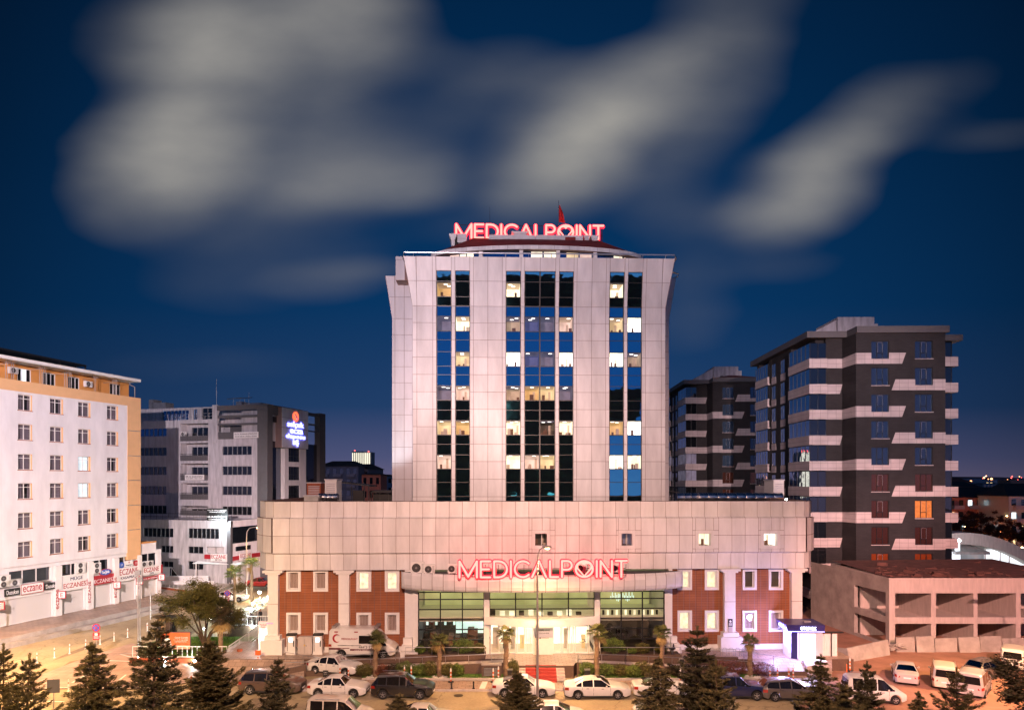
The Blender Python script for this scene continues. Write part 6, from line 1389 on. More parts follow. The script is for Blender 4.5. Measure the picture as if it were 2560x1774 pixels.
rb.face([(.1, .3, zt + .02), (xe_, .3, zt + .02), (xe_, 12, zt + .5), (.1, 12, zt + .3)]); tag(rb.build('rubble', 'roof_rubble', None, loc=(x0_, 65.5, 0)), 'broken concrete and earth lying on the shell roof', 'rubble', kind='stuff')
# wall and slabs round the pit
for i, (a, b, lean) in enumerate(((2236, 2284, .12), (2286, 2332, .2), (2333, 2390, .1), (2391, 2445, .3), (2446, 2500, .12), (2501, 2575, .15))):
    q = MB(); u0, u1 = X(a, 64.2), X(b, 64.2); h_ = 1.35 + .1 * math.sin(i * 2.1)
    q.hexa([(u0 + .04, 64.0 - lean, 0), (u1 - .04, 64.0 - lean, 0), (u1 - .04, 64.2 - lean, 0), (u0 + .04, 64.2 - lean, 0)], [(u0 + .04, 64.0, h_), (u1 - .04, 64.0, h_ + .06), (u1 - .04, 64.2, h_ + .06), (u0 + .04, 64.2, h_)])
    tag(q.build('barrier_slab', 'concrete'), ['brown site slab nearest the shell corner', 'second site slab from the shell corner', 'third site slab, below the middle opening', 'paler cracked fourth site slab', 'fifth site slab, below the last opening', 'site slab at the frame edge'][i], 'barrier', 'concrete slabs fencing the building site')
for i, (p, r_) in enumerate((((2060, 63.0), (2122, 60.4)), ((2124, 60.3), (2226, 62.8)))):
    q = MB(); a, b = (X(p[0], p[1]), p[1]), (X(r_[0], r_[1]), r_[1]); d = Vector((b[0] - a[0], b[1] - a[1])).normalized(); n_ = Vector((-d.y, d.x)) * .14
    q.hexa([(a[0], a[1], 0), (b[0], b[1], 0), (b[0] + n_.x, b[1] + n_.y, 0), (a[0] + n_.x, a[1] + n_.y, 0)], [(a[0], a[1] + .4, .75 + .4 * i), (b[0], b[1] + .4, 1.1 + .25 * i), (b[0] + n_.x, b[1] + .4 + n_.y, 1.1 + .25 * i), (a[0] + n_.x, a[1] + .4 + n_.y, .75 + .4 * i)])
    tag(q.build('barrier_slab', 'concrete'), ['low dark wall sloping down behind the kiosk', 'tilted slab wall joining the shell corner'][i], 'barrier', 'concrete slabs fencing the building site')
# ================================================================ white lit hall and distance on the right
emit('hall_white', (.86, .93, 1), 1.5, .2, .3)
hall = thing('shopping_hall', 'white floodlit hall with a curved roof edge beyond the construction site', 'building', (58, 112, 0)); hx = 58
q = MB(); prev = None
for i in range(21):
    p = 2350 + 230 * i / 20; t = i / 20; top = 1330 + 6 * (2 * t - .6) ** 2 * 3.5 + 12 * t * t; u = X(p, 110) - hx; zz_ = Z(top, 110); cur = (u, zz_)
    if prev: q.hexa([(prev[0], -2, prev[1] - 1.9), (cur[0], -2, cur[1] - 1.9), (cur[0], 16, cur[1] - 1.9), (prev[0], 16, prev[1] - 1.9)], [(prev[0], -2, prev[1]), (cur[0], -2, cur[1]), (cur[0], 16, cur[1]), (prev[0], 16, prev[1])])
    prev = cur
q.build('roof', 'concrete_pale', hall)
q = MB(); q.box(X(2350, 112) - hx, X(2520, 112) - hx, 5, 5.3, 0, Z(1355, 112), 0); q.build('wall', 'cladding_side', hall)
q = MB(); q.box(X(2484, 110) - hx, X(2600, 110) - hx, 0, .2, Z(1440, 110), Z(1376, 110), 0); q.build('lit_glazing', 'hall_white', hall); q = MB()
for p in (2484, 2522, 2545, 2590): u = X(p, 110) - hx; q.box(u - .08, u + .08, -.1, 0, Z(1440, 110), Z(1360, 110))
q.build('mullions', 'white_paint', hall)
q = MB(); q.box(X(2389, 108) - hx, X(2400, 108) - hx, -4, -3.8, 2, Z(1352, 108)); q.box(X(2340, 108) - hx, X(2399, 108) - hx, -4.2, -4, 2, Z(1378, 108)); q.build('self_lit_wall', 'hall_white', hall)  # wall glows by itself in place of floodlight falling on it
q = MB(); n = 22
for i in range(n): u0, u1 = X(2400 + 88 * i / n, 106) - hx, X(2400 + 88 * (i + 1) / n, 106) - hx; h_ = .9 * math.sin(math.pi * (i + .5) / n * .8); q.hexa([(u0, -5, 4.5), (u1, -5, 4.5), (u1, 3, 4.5), (u0, 3, 4.5)], [(u0, -5, 4.9), (u1 - .1, -5, 4.9), (u1 - .1, 3, 5.0 + h_ * 2), (u0, 3, 5.0 + h_ * 2)])
q.build('low_roof', 'galvanised', hall)
q = MB(); q.box(X(2366, 104) - hx, X(2600, 104) - hx, -8.2, -8, 0, Z(1412, 104)); q.build('red_wall', 'red_site', hall) if mat('red_site', (.42, .10, .08), .8, var=.15) else 0
def starlamp(label, p, col, power, r=.15, em='white_lamp', name='wall_floodlight', group=None, post=None):
    t = thing(name, label, 'floodlight', p, 0, group); q = MB(); q.ball((0, 0, 0), r, 8); q.build('bulb', em, t); q = MB(); q.box(-r * 1.3, r * 1.3, r * .6, r * 1.6, -r, r)
    if post: q.tube([(0, r, -post), (0, r, -r)], .03, 5)
    q.build('housing', 'galvanised', t)
    lamp('POINT', 'lamp', (0, -.25 - r, 0), col, power, r, None, t); return t
starlamp('white floodlight on the lit wall corner of the hall', (X(2387, 104), 103, Z(1350, 103)), (.85, .93, 1), 2600, .22)
street_lamp('red-orange street lamp at the far right beyond the site', X(2570, 98), 98, Z(1364, 98), (-.9, -.4), (1, .35, .14), 12000)
starlamp('bright white floodlight on the corner of the office annex', tuple(Fb.w(xcr - .6, yl_ - .7, Fb.z(1302, 575, yl_ - .7))), (.80, .95, 1), 1800, .2)
# ================================================================ roof plant on the podium
zrf = zr
def podium_box(name, label, p0, p1, y, pt_, m='galvanised', d=2.5, louv=True, cap=True, cat='ventilation unit', pb=None):
    x0_, x1_ = H.x(p0, y), H.x(p1, y); z1_ = H.z(pt_, p0, y); t = thing(name, label, cat, H.w((x0_ + x1_) / 2, y, zrf), H.yaw, 'ventilation units on the podium roof'); w_ = (x1_ - x0_) / 2; h_ = z1_ - zrf
    q = MB(); q.box(-w_, w_, 0, d, 0, h_ - .1); 
    q.build('casing', m, t); q = MB()
    if cap: q.box(-w_ - .08, w_ + .08, -.08, d + .08, h_ - .1, h_)
    if louv:
        for k in range(8): z_ = h_ * .3 + h_ * .58 * k / 8; q.hexa([(-w_ + .15, -.01, z_), (w_ - .15, -.01, z_), (w_ - .15, 0, z_), (-w_ + .15, 0, z_)], [(-w_ + .15, -.07, z_ + .02), (w_ - .15, -.07, z_ + .02), (w_ - .15, 0, z_ + .1), (-w_ + .15, 0, z_ + .1)])
    if q.v: q.build('louvre', 'cladding_side', t)
    return t
podium_box('ventilation_unit', 'tall white louvred unit on the left of the podium roof', 812, 841, 12, 1197, 'white_paint')
podium_box('ventilation_unit', 'low brown-topped unit behind the roof parapet', 767, 802, 14, 1205, 'timber_red')
podium_box('ventilation_unit', 'tall white louvred unit on the right of the podium roof', 1934, 1960, 12, 1198, 'white_paint')
podium_box('ventilation_unit', 'long flat metal box at the left parapet', 760, 796, 9, 1237, 'galvanised', 2, False)
foilm = mat('foil', (.6, .58, .6), .25, metal=1, var=.1, bump=1.2, bscale=2.5)
def duct(label, p0, p1, y, py0, r, n):
    x0_, x1_ = H.x(p0, y), H.x(p1, y); t = thing('foil_duct', label, 'duct', H.w(x0_, y, H.z(py0, p0, y)), H.yaw); L_ = x1_ - x0_; q = MB()
    for i in range(n):
        a, b = L_ * i / n, L_ * (i + 1) / n; m_ = (a + b) / 2
        q.lathe([(r, a + .02), (r * 1.03, a + .06), (r * .96, m_), (r * 1.03, b - .06), (r, b - .02)], 14, 0, axis='x')
    q.build('lagging', 'foil', t, smooth=True, ang=25); q = MB()
    for i in range(0, n + 1, 2): q.box(L_ * i / n - .05, L_ * i / n + .05, -r, r, -(H.z(py0, p0, y) - zrf), -r * .8)
    q.build('stands', 'dark_metal', t)
duct('foil-wrapped duct on the left of the podium roof', 797, 846, 10, 1243, .42, 4); duct('long foil-wrapped duct along the right of the podium roof', 1745, 1955, 11, 1243, .5, 9); duct('short orange-lit foil duct right of the tower', 1690, 1742, 13, 1244, .55, 3)
q = MB(); t = thing('roof_shelter', 'low dark arched shelter roof right of the tower foot', 'shelter', H.w(H.x(1674, 18), 18, zrf), H.yaw); w_ = H.x(1758, 18) - H.x(1674, 18); hh = H.z(1226, 1700, 18) - zrf
q.hexa([(0, 0, hh - .1), (w_, 0, hh - .7), (w_, 5, hh - .7), (0, 5, hh - .1)], [(0, 0, hh), (w_, 0, hh - .6), (w_, 5, hh - .6), (0, 5, hh)]); q.build('roof', 'roof_felt', t); q = MB(); [q.box(x_, x_ + .1, 0, .1, 0, hh - .7) for x_ in (.1, w_ / 2, w_ - .2)]; q.build('posts', 'dark_metal', t)
t = thing('roof_shelter', 'dark flat shelter roof left of the tower', 'shelter', H.w(H.x(845, 20), 20, zrf), H.yaw); q = MB(); w_ = H.x(925, 20) - H.x(845, 20); hh = H.z(1203, 850, 20) - zrf; q.hexa([(0, 0, hh - .15), (w_, 0, hh - .6), (w_, 5, hh - .6), (0, 5, hh - .15)], [(0, 0, hh), (w_, 0, hh - .45), (w_, 5, hh - .45), (0, 5, hh)]); q.build('roof', 'roof_felt', t)
q = MB(); [q.box(x_, x_ + .1, 0, .1, 0, hh - .5) for x_ in (.1, 1.5, 3, w_ - .2)]; q.box(1.6, 2.8, .5, 1.5, 0, 1.6); q.build('posts', 'dark_metal', t)
t = thing('roof_shelter', 'long dark canopy running from the left of the tower', 'shelter', H.w(H.x(925, 24), 24, zrf), H.yaw); q = MB(); w_ = H.x(992, 24) - H.x(925, 24); hh = H.z(1225, 950, 24) - zrf; q.box(0, w_, 0, 4, hh - .3, hh); q.build('roof', 'roof_felt', t); q = MB(); [q.box(x_, x_ + .1, 0, .1, 0, hh - .3) for x_ in (.1, w_ / 3, w_ * .66, w_ - .2)]; q.box(.2, w_ - .2, 1, 1.2, 0, 1.2); q.build('posts', 'dark_metal', t)
x_, y_, _ = H.w(H.x(1966, 3), 3); starlamp('tiny lit lamp on the right end of the podium roof', (x_, y_, zt if False else H.z(1247, 1966, 3)), (1, .95, .8), 25, .08, post=.6)
# units on the entrance canopy
def acH(label, px, w, y=-1.0, h=.8): x_, y_, _ = H.w(H.x(px, y), y); ac_unit(label, (x_, y_, zc_t - .12), H.yaw, 1, w, h)
acH('largest unit at the left end of the entrance canopy', 1044, 1.15, -1.1, 1.0); acH('second unit from the left on the entrance canopy', 1074, .9, -1.3); acH('third unit, just left of the red lettering', 1132, .85, -1.3, .85)
acH('unit behind the heart letter', 1452, .85, -1.0); acH('unit behind the letter N on the canopy', 1537, .85, -1.0)
# ================================================================ vehicles
def vehicle(name, label, cat, loc, rz, paint, L, Wd, top, belt, cab, zb=.2, wr=.32, wx=(.2, .8), pillars=(), group='cars parked at the hospital', rear_glass=True, ws=(0, 0), tumble=.24, plate=True, side_from=None, roofrail=False, sunroof=False):
    """x forward. top: silhouette points (x, z); belt: shoulder height points; cab: (x0, x1) range with windows; ws: x ranges of rear screen and windscreen"""
    t = thing(name, label, cat, loc, rz, group); W2 = Wd / 2
    def itp(pts_, x):
        if x <= pts_[0][0]: return pts_[0][1]
        for (a, b), (c, d) in zip(pts_, pts_[1:]):
            if x <= c: return b + (d - b) * (x - a) / (c - a)
        return pts_[-1][1]
    wxs = [-L / 2 + L * w_ for w_ in wx]
    xs_ = set(round(-L / 2 + L * i / 46, 3) for i in range(47)) | {round(p[0], 3) for p in top} | {cab[0], cab[1], *ws[0], *ws[1]}
    for p in pillars: xs_ |= {p - .04, p + .04}
    for w_ in wxs:
        for k in range(-6, 7): xs_.add(round(w_ + (wr + .07) * k / 6, 3))
    xs_ = sorted(x for x in xs_ if -L / 2 <= x <= L / 2); ring = []
    o = []
    for x in xs_:
        if not o or x - o[-1] > .012: o.append(x)
    xs_ = o; mb = MB(); gm = MB(); rows = []
    for x in xs_:
        e = min(x + L / 2, L / 2 - x); nar = 1 - .16 * max(0, 1 - e / .55) ** 2 - .05 * max(0, 1 - e / 1.2); w_ = W2 * nar
        zB, zT = itp(belt, x), itp(top, x); zT = max(zT, zB + .03)
        lo_ = zb + .10 * max(0, 1 - e / .3)
        arch = 0
        for q_ in wxs:
            d = abs(x - q_)
            if d < wr + .07: arch = max(arch, math.sqrt((wr + .07) ** 2 - d * d) + wr)
        l2 = max(lo_, arch)
        hgt_ = zT - zB; roof = W2 * .97 * nar - tumble * min(1, hgt_ / .42)
        rows.append([(w_ * .93, l2), (w_ * .985, max(l2 + .02, lo_ + .18)), (w_, max(l2 + .04, .5 * (lo_ + zB))), (w_ * .985, max(zB - .06, l2 + .06)), (w_ * .96, zB), (roof + .03 * (hgt_ > .1), zT - min(.05, hgt_ * .3)), (roof - .07, zT - .006), (roof * .5, zT + .018), (0, zT + .024)])
    K_ = len(rows[0])
    def vid(i, k, s): return (xs_[i], s * rows[i][k][0], rows[i][k][1])
    for i in range(len(xs_) - 1):
        xm_ = (xs_[i] + xs_[i + 1]) / 2; hh_ = itp(top, xm_) - itp(belt, xm_)
        for k in range(K_ - 1):
            incab = cab[0] < xm_ < cab[1]
            glass = (k == 4 and incab and hh_ > .1 and not any(abs(xm_ - p) < .04 for p in pillars) and (side_from is None or xm_ > side_from)) or (k >= 6 and ((ws[0][0] < xm_ < ws[0][1]) or (ws[1][0] < xm_ < ws[1][1]))) or (k == 6 - 1 and ((ws[0][0] < xm_ < ws[0][1] and False)))
            if sunroof and k >= 7 and -.05 < xm_ < .55: glass = True
            for s in (1, -1):
                f_ = [vid(i, k, s), vid(i + 1, k, s), vid(i + 1, k + 1, s), vid(i, k + 1, s)]
                if s < 0: f_ = f_[::-1]
                (gm if glass else mb).face(f_, 0)
    for i, s_ in ((0, -1), (len(xs_) - 1, 1)):
        pts_ = [vid(i, k, 1) for k in range(K_)] + [vid(i, k, -1) for k in range(K_ - 2, -1, -1)]; mb.face(pts_ if s_ > 0 else pts_[::-1], 0)
    for i in range(len(xs_) - 1):  # floor
        mb.face([(xs_[i], rows[i][0][0], zb + .45), (xs_[i], -rows[i][0][0], zb + .45), (xs_[i + 1], -rows[i + 1][0][0], zb + .45), (xs_[i + 1], rows[i + 1][0][0], zb + .45)], 1)
    body = mb.build('body', [paint, 'sign_black'], t)
    wl = gm.build('window', 'car_glass', t)
    import bmesh
    for o_, ang in ((body, 38), (wl, 50)):
        bm = bmesh.new(); bm.from_mesh(o_.data); bmesh.ops.remove_doubles(bm, verts=bm.verts, dist=.002); bm.to_mesh(o_.data); bm.free()
        o_.data.polygons.foreach_set('use_smooth', [True] * len(o_.data.polygons)); o_.data.set_sharp_from_angle(angle=R(ang))
    # door seams, handles
    sm = MB(); dr_ = [cab[0] + .25] if not pillars else sorted(pillars)
    for x_ in list(dr_) + [min(wxs[1] - wr - .12, cab[1] - .15)]:
        for s in (1, -1):
            zz0_, zz1_ = zb + .12, itp(belt, x_) - .01
            if min(abs(x_ - q_) for q_ in wxs) < wr + .05: zz0_ = 2 * wr + .1
            sm.box(x_ - .008, x_ + .008, s * W2 * .985 - .012, s * W2 * .985 + .016, zz0_, zz1_)
    for x_ in (-.75, .35):
        for s in (1, -1): z_ = itp(belt, x_) - .14; sm.box(x_ - .09, x_ + .09, s * W2 - .01, s * W2 + .025, z_, z_ + .03)
    sm.box(-L / 2 + .5, L / 2 - .5, -W2 * .99, -W2 * .96, zb - .02, zb + .08); sm.box(-L / 2 + .5, L / 2 - .5, W2 * .96, W2 * .99, zb - .02, zb + .08)
    sm.build('door_seams', 'sign_black', t)
    for w_ in wxs:
        for s in (1, -1):
            q = MB(); q.lathe([(wr * .6, -.1), (wr * .93, -.1), (wr, -.07), (wr, .07), (wr * .93, .1), (wr * .6, .1)], 22, 0, axis='y', cap=False)
            q.lathe([(wr * .9, -.05), (wr * .9, .05)], 14, 0, axis='y')
            wo = q.build('wheel', 'tyre', t, smooth=True, loc=(w_, s * (W2 - .11), wr)); q = MB(); q.lathe([(wr * .66, s * .085), (wr * .60, s * .105), (wr * .54, s * .07)], 22, 0, axis='y', cap=False)
            for k in range(5):
                a_ = 2 * math.pi * k / 5 + .3; ca, sa = math.cos(a_), math.sin(a_); q.tube([(0, s * .085, 0), (ca * wr * .58, s * .085, sa * wr * .58)], [.045, .03], 5)
            q.lathe([(.06, s * .07), (.06, s * .11)], 10, 0, axis='y'); q.build('rim', 'rim', wo, smooth=True)
    zf_ = itp(belt, L / 2 - .25); zr2 = itp(belt, -L / 2 + .2)
    for s in (1, -1):
        q = MB(); e_ = L / 2; q.hexa([(e_ - .42, s * W2 * .955, zf_ - .2), (e_ - .03, s * W2 * .80, zf_ - .24), (e_ + .015, s * W2 * .55, zf_ - .22), (e_ - .1, s * W2 * .5, zf_ - .2)][::s], [(e_ - .45, s * W2 * .95, zf_ - .05), (e_ - .09, s * W2 * .80, zf_ - .08), (e_ - .02, s * W2 * .55, zf_ - .10), (e_ - .12, s * W2 * .5, zf_ - .08)][::s]); q.build('headlight', 'lamp_clear', t)
        q = MB(); q.hexa([(-e_ + .3, s * W2 * .96, zr2 - .24), (-e_ + .01, s * W2 * .84, zr2 - .26), (-e_ - .012, s * W2 * .55, zr2 - .24), (-e_ + .1, s * W2 * .5, zr2 - .22)][::-s], [(-e_ + .3, s * W2 * .955, zr2 - .04), (-e_ + .03, s * W2 * .83, zr2 - .06), (-e_ + .0, s * W2 * .55, zr2 - .08), (-e_ + .1, s * W2 * .5, zr2 - .06)][::-s]); q.build('taillight', 'lamp_red', t)
        q = MB(); xm_ = cab[1] - .45; zz_ = itp(belt, xm_) + .08; q.ball((xm_, s * (W2 + .09), zz_), .11, 6, sq=(.6, 1, .7)); q.tube([(xm_, s * W2 * .95, zz_ - .05), (xm_, s * (W2 + .05), zz_)], .025, 5); q.build('mirror', paint, t, smooth=True)
    q = MB(); q.box(L / 2 - .02, L / 2 + .015, -W2 * .45, W2 * .45, zf_ - .34, zf_ - .16); q.box(L / 2 - .05, L / 2 + .012, -W2 * .6, W2 * .6, zb + .1, zb + .2); q.build('grille', 'sign_black', t)
    if plate:
        q = MB(); q.box(-L / 2 - .03, -L / 2 + .02, -.26, .26, .62, .73); q.build('number_plate', 'plate', t); q = MB(); q.box(L / 2 - .02, L / 2 + .03, -.26, .26, .4, .51); q.build('number_plate', 'plate', t)
    if roofrail:
        q = MB()
        for s in (1, -1): q.tube([(cab[0] + .3, s * (W2 - tumble - .05), itp(top, 0) + .04), (cab[1] - 1.2, s * (W2 - tumble - .05), itp(top, 0) + .05)], .02, 5)
        q.build('roof_rail', 'steel', t)
    return t
def sedan(label, loc, rz, paint, L=4.6, Wd=1.8, sunroof=False, **k):
    h = L / 2; top = [(-h, .92), (-h + .15, 1.0), (-h + .75, 1.06), (-h + 1.45, 1.37), (-.35, 1.44), (.25, 1.42), (h - 1.5, .99), (h - .6, .88), (h, .68)]
    belt = [(-h, .86), (-h + .3, .95), (0, .93), (h - 1.3, .90), (h - .3, .76), (h, .62)]
    return vehicle('parked_car', label, 'car', loc, rz, paint, L, Wd, top, belt, (-h + .85, h - 1.35), ws=((-h + .78, -h + 1.42), (.3, h - 1.5)), pillars=(-.32, -h + 1.28 if L > 4.5 else -h + 1.25), tumble=.27, sunroof=sunroof, **k)
def suv(label, loc, rz, paint, L=4.6, Wd=1.88, **k):
    h = L / 2; top = [(-h, 1.0), (-h + .1, 1.12), (-h + .45, 1.56), (-.5, 1.66), (.2, 1.64), (h - 1.45, 1.14), (h - .5, 1.03), (h, .80)]
    belt = [(-h, .98), (-h + .4, 1.08), (0, 1.04), (h - 1.3, 1.0), (h - .3, .9), (h, .75)]
    return vehicle('parked_suv', label, 'car', loc, rz, paint, L, Wd, top, belt, (-h + .25, h - 1.3), ws=((-h + .1, -h + .44), (.28, h - 1.48)), pillars=(-1.1, -.15), tumble=.22, wr=.36, zb=.27, roofrail=True, **k)
def mpv(label, loc, rz, paint, L=4.4, Wd=1.82, side=True, **k):
    h = L / 2; top = [(-h, .8), (-h + .02, 1.1), (-h + .12, 1.74), (-h + .3, 1.82), (.1, 1.82), (.45, 1.74), (h - .95, 1.14), (h - .45, 1.0), (h, .72)]
    belt = [(-h, .95), (0, .98), (h - .9, .96), (h - .3, .84), (h, .66)]
    t = vehicle('parked_van', label, 'van', loc, rz, paint, L, Wd, top, belt, (-h + .35, h - .85), ws=((0, 0), (.48, h - .98)), pillars=(-.95, -.02), tumble=.14, wr=.32, side_from=None if side else -.1, roofrail=side, **k)
    q = MB(); q.hexa([(-h - .02, -.66, 1.08), (-h + .05, -.66, 1.08), (-h + .05, .66, 1.08), (-h - .02, .66, 1.08)], [(-h + .07, -.6, 1.6), (-h + .16, -.6, 1.6), (-h + .16, .6, 1.6), (-h + .07, .6, 1.6)]); q.build('rear_window', 'car_glass', t)
    return t
def hatch(label, loc, rz, paint, L=4.1, Wd=1.74, **k):
    h = L / 2; top = [(-h, .85), (-h + .1, 1.0), (-h + .5, 1.38), (-.2, 1.47), (.2, 1.45), (h - 1.1, 1.02), (h - .4, .9), (h, .66)]
    belt = [(-h, .85), (-h + .4, .97), (h - 1.1, .92), (h - .3, .78), (h, .6)]
    return vehicle('parked_car', label, 'car', loc, rz, paint, L, Wd, top, belt, (-h + .3, h - 1.0), ws=((-h + .1, -h + .5), (.25, h - 1.12)), pillars=(-.9, -.05), tumble=.24, **k)
def pos(pc, base, z=0.0, off=.9): q = G(pc, base, z); return (q[0], q[1] + off, z)
sedan('white sedan parked askew on the slope before the ambulance', (X(838, 56.6), 56.55, .17), R(-14), 'paint_white', 4.5)
bpy.data.objects['parked_car'].rotation_euler = (0, 0, R(-14))
sedan('white sedan in the kerb row between the bronze and black off-roaders', pos(840, 1744), R(-3), 'paint_white', 4.4)
suv('glossy black off-roader in the kerb row', pos(1004, 1748), R(-2), 'paint_black', 4.55)
suv('dark bronze off-roader at the left end of the kerb row', pos(672, 1738), R(-4), 'paint_bronze', 4.75)
mpv('white family van with roof rails in the near row, only its upper half showing', (X(850, 44.6), 44.9, 0), R(-3), 'paint_cream', 4.3)
sedan('white car roof showing at the bottom beside the small fir', (X(1060, 44.4), 44.6, 0), R(-3), 'paint_cream', 4.5)
sedan('white liftback parked before the entrance steps', pos(1310, 1744), R(-3), 'paint_white', 4.65)
hatch('white car in the near row under the street lamp', (X(1388, 44.8), 45.0, 0), R(-4), 'paint_white', 4.2)
sedan('large white sedan with a dark sunroof right of the entrance steps', pos(1495, 1748), R(0), 'paint_white', 4.85, 1.86, sunroof=True)
sedan('white sedan half hidden behind the firs right of the sunroof sedan', pos(1664, 1746), R(0), 'paint_white', 4.6)
hatch('white car corner showing at the bottom left of the tall firs', (X(1665, 45), 45.1, 0), R(0), 'paint_cream', 4.2)
suv('dark blue off-roader beyond the tall firs', pos(1848, 1750), R(-3), 'paint_blue', 4.4)
hatch('grey hatchback behind the dark blue off-roader', pos(1983, 1754), R(0), 'paint_grey', 4.2)
mpv('white small van with dark side windows on the dirt lot edge', pos(2200, 1760), R(-8), 'paint_white', 4.0)
sedan('silver sedan seen from behind on the dirt lot', pos(2300, 1716, 0, 2.0), R(64), 'paint_silver', 4.4, group='vehicles on the dirt lot')
mpv('white van seen from behind beside the silver sedan', pos(2400, 1728, 0, 1.9), R(60), 'paint_cream', 4.3, group='vehicles on the dirt lot')
mpv('silver hatch-backed van nosed in by the big dark tree', pos(2478, 1748, 0, 1.8), R(48), 'paint_silver', 4.2, group='vehicles on the dirt lot')
hatch('small dark car behind the silver van', pos(2490, 1697, 0, 1.0), R(25), 'paint_grey', 4.0, group='vehicles on the dirt lot')
mpv('white van cut off by the frame edge on the dirt lot', pos(2572, 1676, 0, 1.6), R(50), 'paint_white', 4.8, 1.95, group='vehicles on the dirt lot')
sedan('pale car with a dark roof on the avenue behind the palms', (X(574, 91), 91, .0), R(6), 'paint_white', 4.6, group='vehicles beyond the garden')
sedan('dark red car beside the wall behind the hospital corner', (X(655, 100), 100, .5), R(-10), 'paint_red', 4.5, group='vehicles beyond the garden')
def bigvan(name, label, cat, loc, rz, paint, L=5.8, Ht=2.55, side_from=.9, group='vehicles beyond the garden', **k):
    h = L / 2; top = [(-h, 1.0), (-h + .03, 2.3), (-h + .25, Ht), (h - 2.1, Ht), (h - 1.7, Ht - .12), (h - .85, 1.35), (h - .4, 1.15), (h, .85)]
    belt = [(-h, 1.25), (h - 1.8, 1.22), (h - .8, 1.12), (h - .3, 1.0), (h, .78)]
    return vehicle(name, label, cat, loc, rz, paint, L, 2.0, top, belt, (-h + .4, h - .75), ws=((0, 0), (h - 1.72, h - .88)), pillars=(h - 1.75,), tumble=.16, wr=.36, wx=(.2, .82), zb=.3, side_from=side_from, group=group, **k)
bigvan('delivery_van', 'white delivery van parked by the office annex', 'van', (X(415, 107), 107.5, 0), R(-4), 'paint_white')
bigvan('delivery_van', 'second white van, mostly hidden behind the booth canopy post', 'van', (X(506, 110), 110, 0), R(172), 'paint_white')
am = bigvan('ambulance', 'white ambulance with crescent emblem and dark red stripe by the brick wall', 'ambulance', (X(910, 58.6), 58.65, 1.0), R(-2), 'paint_white', 5.7, 2.5, side_from=1.4, group=None)
q = MB(); q.face([(-1.15 + .1, -1.02, 1.22 + .0), (.55, -1.02, 1.22), (.55, -.965, 1.72), (-1.05, -.965, 1.72)]); q.face([(-2.6, -1.021, .62), (2.0, -1.021, .62), (2.0, -1.021, .70), (-2.6, -1.021, .70)]); 
w_ = MB(); w_.hexa([(-.2, -1.03, 1.3), (1.15, -1.03, 1.3), (1.15, -1.0, 1.3), (-.2, -1.0, 1.3)], [(-.2, -.97, 1.95), (1.15, -.97, 1.95), (1.15, -.93, 1.95), (-.2, -.93, 1.95)]); w_.build('side_window', 'car_glass', am)
w_ = MB(); w_.box(-2.75, -1.75, -1.022, -1.0, .78, .92); w_.box(-.95, 1.7, -1.022, -1.0, .70, .84); w_.box(-1.9, -1.0, -1.022, -1.0, .86, .92); w_.build('red_stripe', 'sign_maroon', am)
w_ = MB(); w_.box(-2.0, .0, -1.024, -1.0, 1.12, 1.15); w_.box(.9, 2.2, -1.024, -1.0, 1.12, 1.15); w_.build('black_stripe', 'sign_black', am)
w_ = MB(); n = 16; A_ = [(-2.1 + .36 * math.cos(R(a)), 1.72 + .36 * math.sin(R(a))) for a in [40 + 280 * i / n for i in range(n + 1)]]; B_ = [(-2.0 + .29 * math.cos(R(a)), 1.72 + .29 * math.sin(R(a))) for a in [52 + 256 * i / n for i in range(n + 1)]]
for i in range(n): w_.face([(A_[i][0], -.985, A_[i][1]), (A_[i + 1][0], -.985, A_[i + 1][1]), (B_[i + 1][0], -.985, B_[i + 1][1]), (B_[i][0], -.985, B_[i][1])])
w_.build('crescent_emblem', 'sign_red', am)
text('lettering', 'MEDICALPOINT', .2, 'sign_red', am, (-1.0, -.99, 1.68), width=1.4, ext=.01); text('lettering', '444 3 525', .3, 'sign_black', am, (.45, -1.03, 1.0), width=1.3, ext=.006); text('lettering', '112 ACİL YARDIM AMBULANS', .2, 'sign_white', am, (.4, -1.027, .77), width=1.9, ext=.004)
w_ = MB(); [w_.box(a, b, -.7, .7, 2.5, 2.68) for a, b in ((-2.6, -2.3), (1.0, 1.3))]; w_.build('beacon', 'lamp_post', am); w_ = MB(); [w_.box(a, a + .3, -.975, -.94, 2.22, 2.3) for a in (-2.3, -.6)]; w_.build('side_marker', 'lamp_red', am)
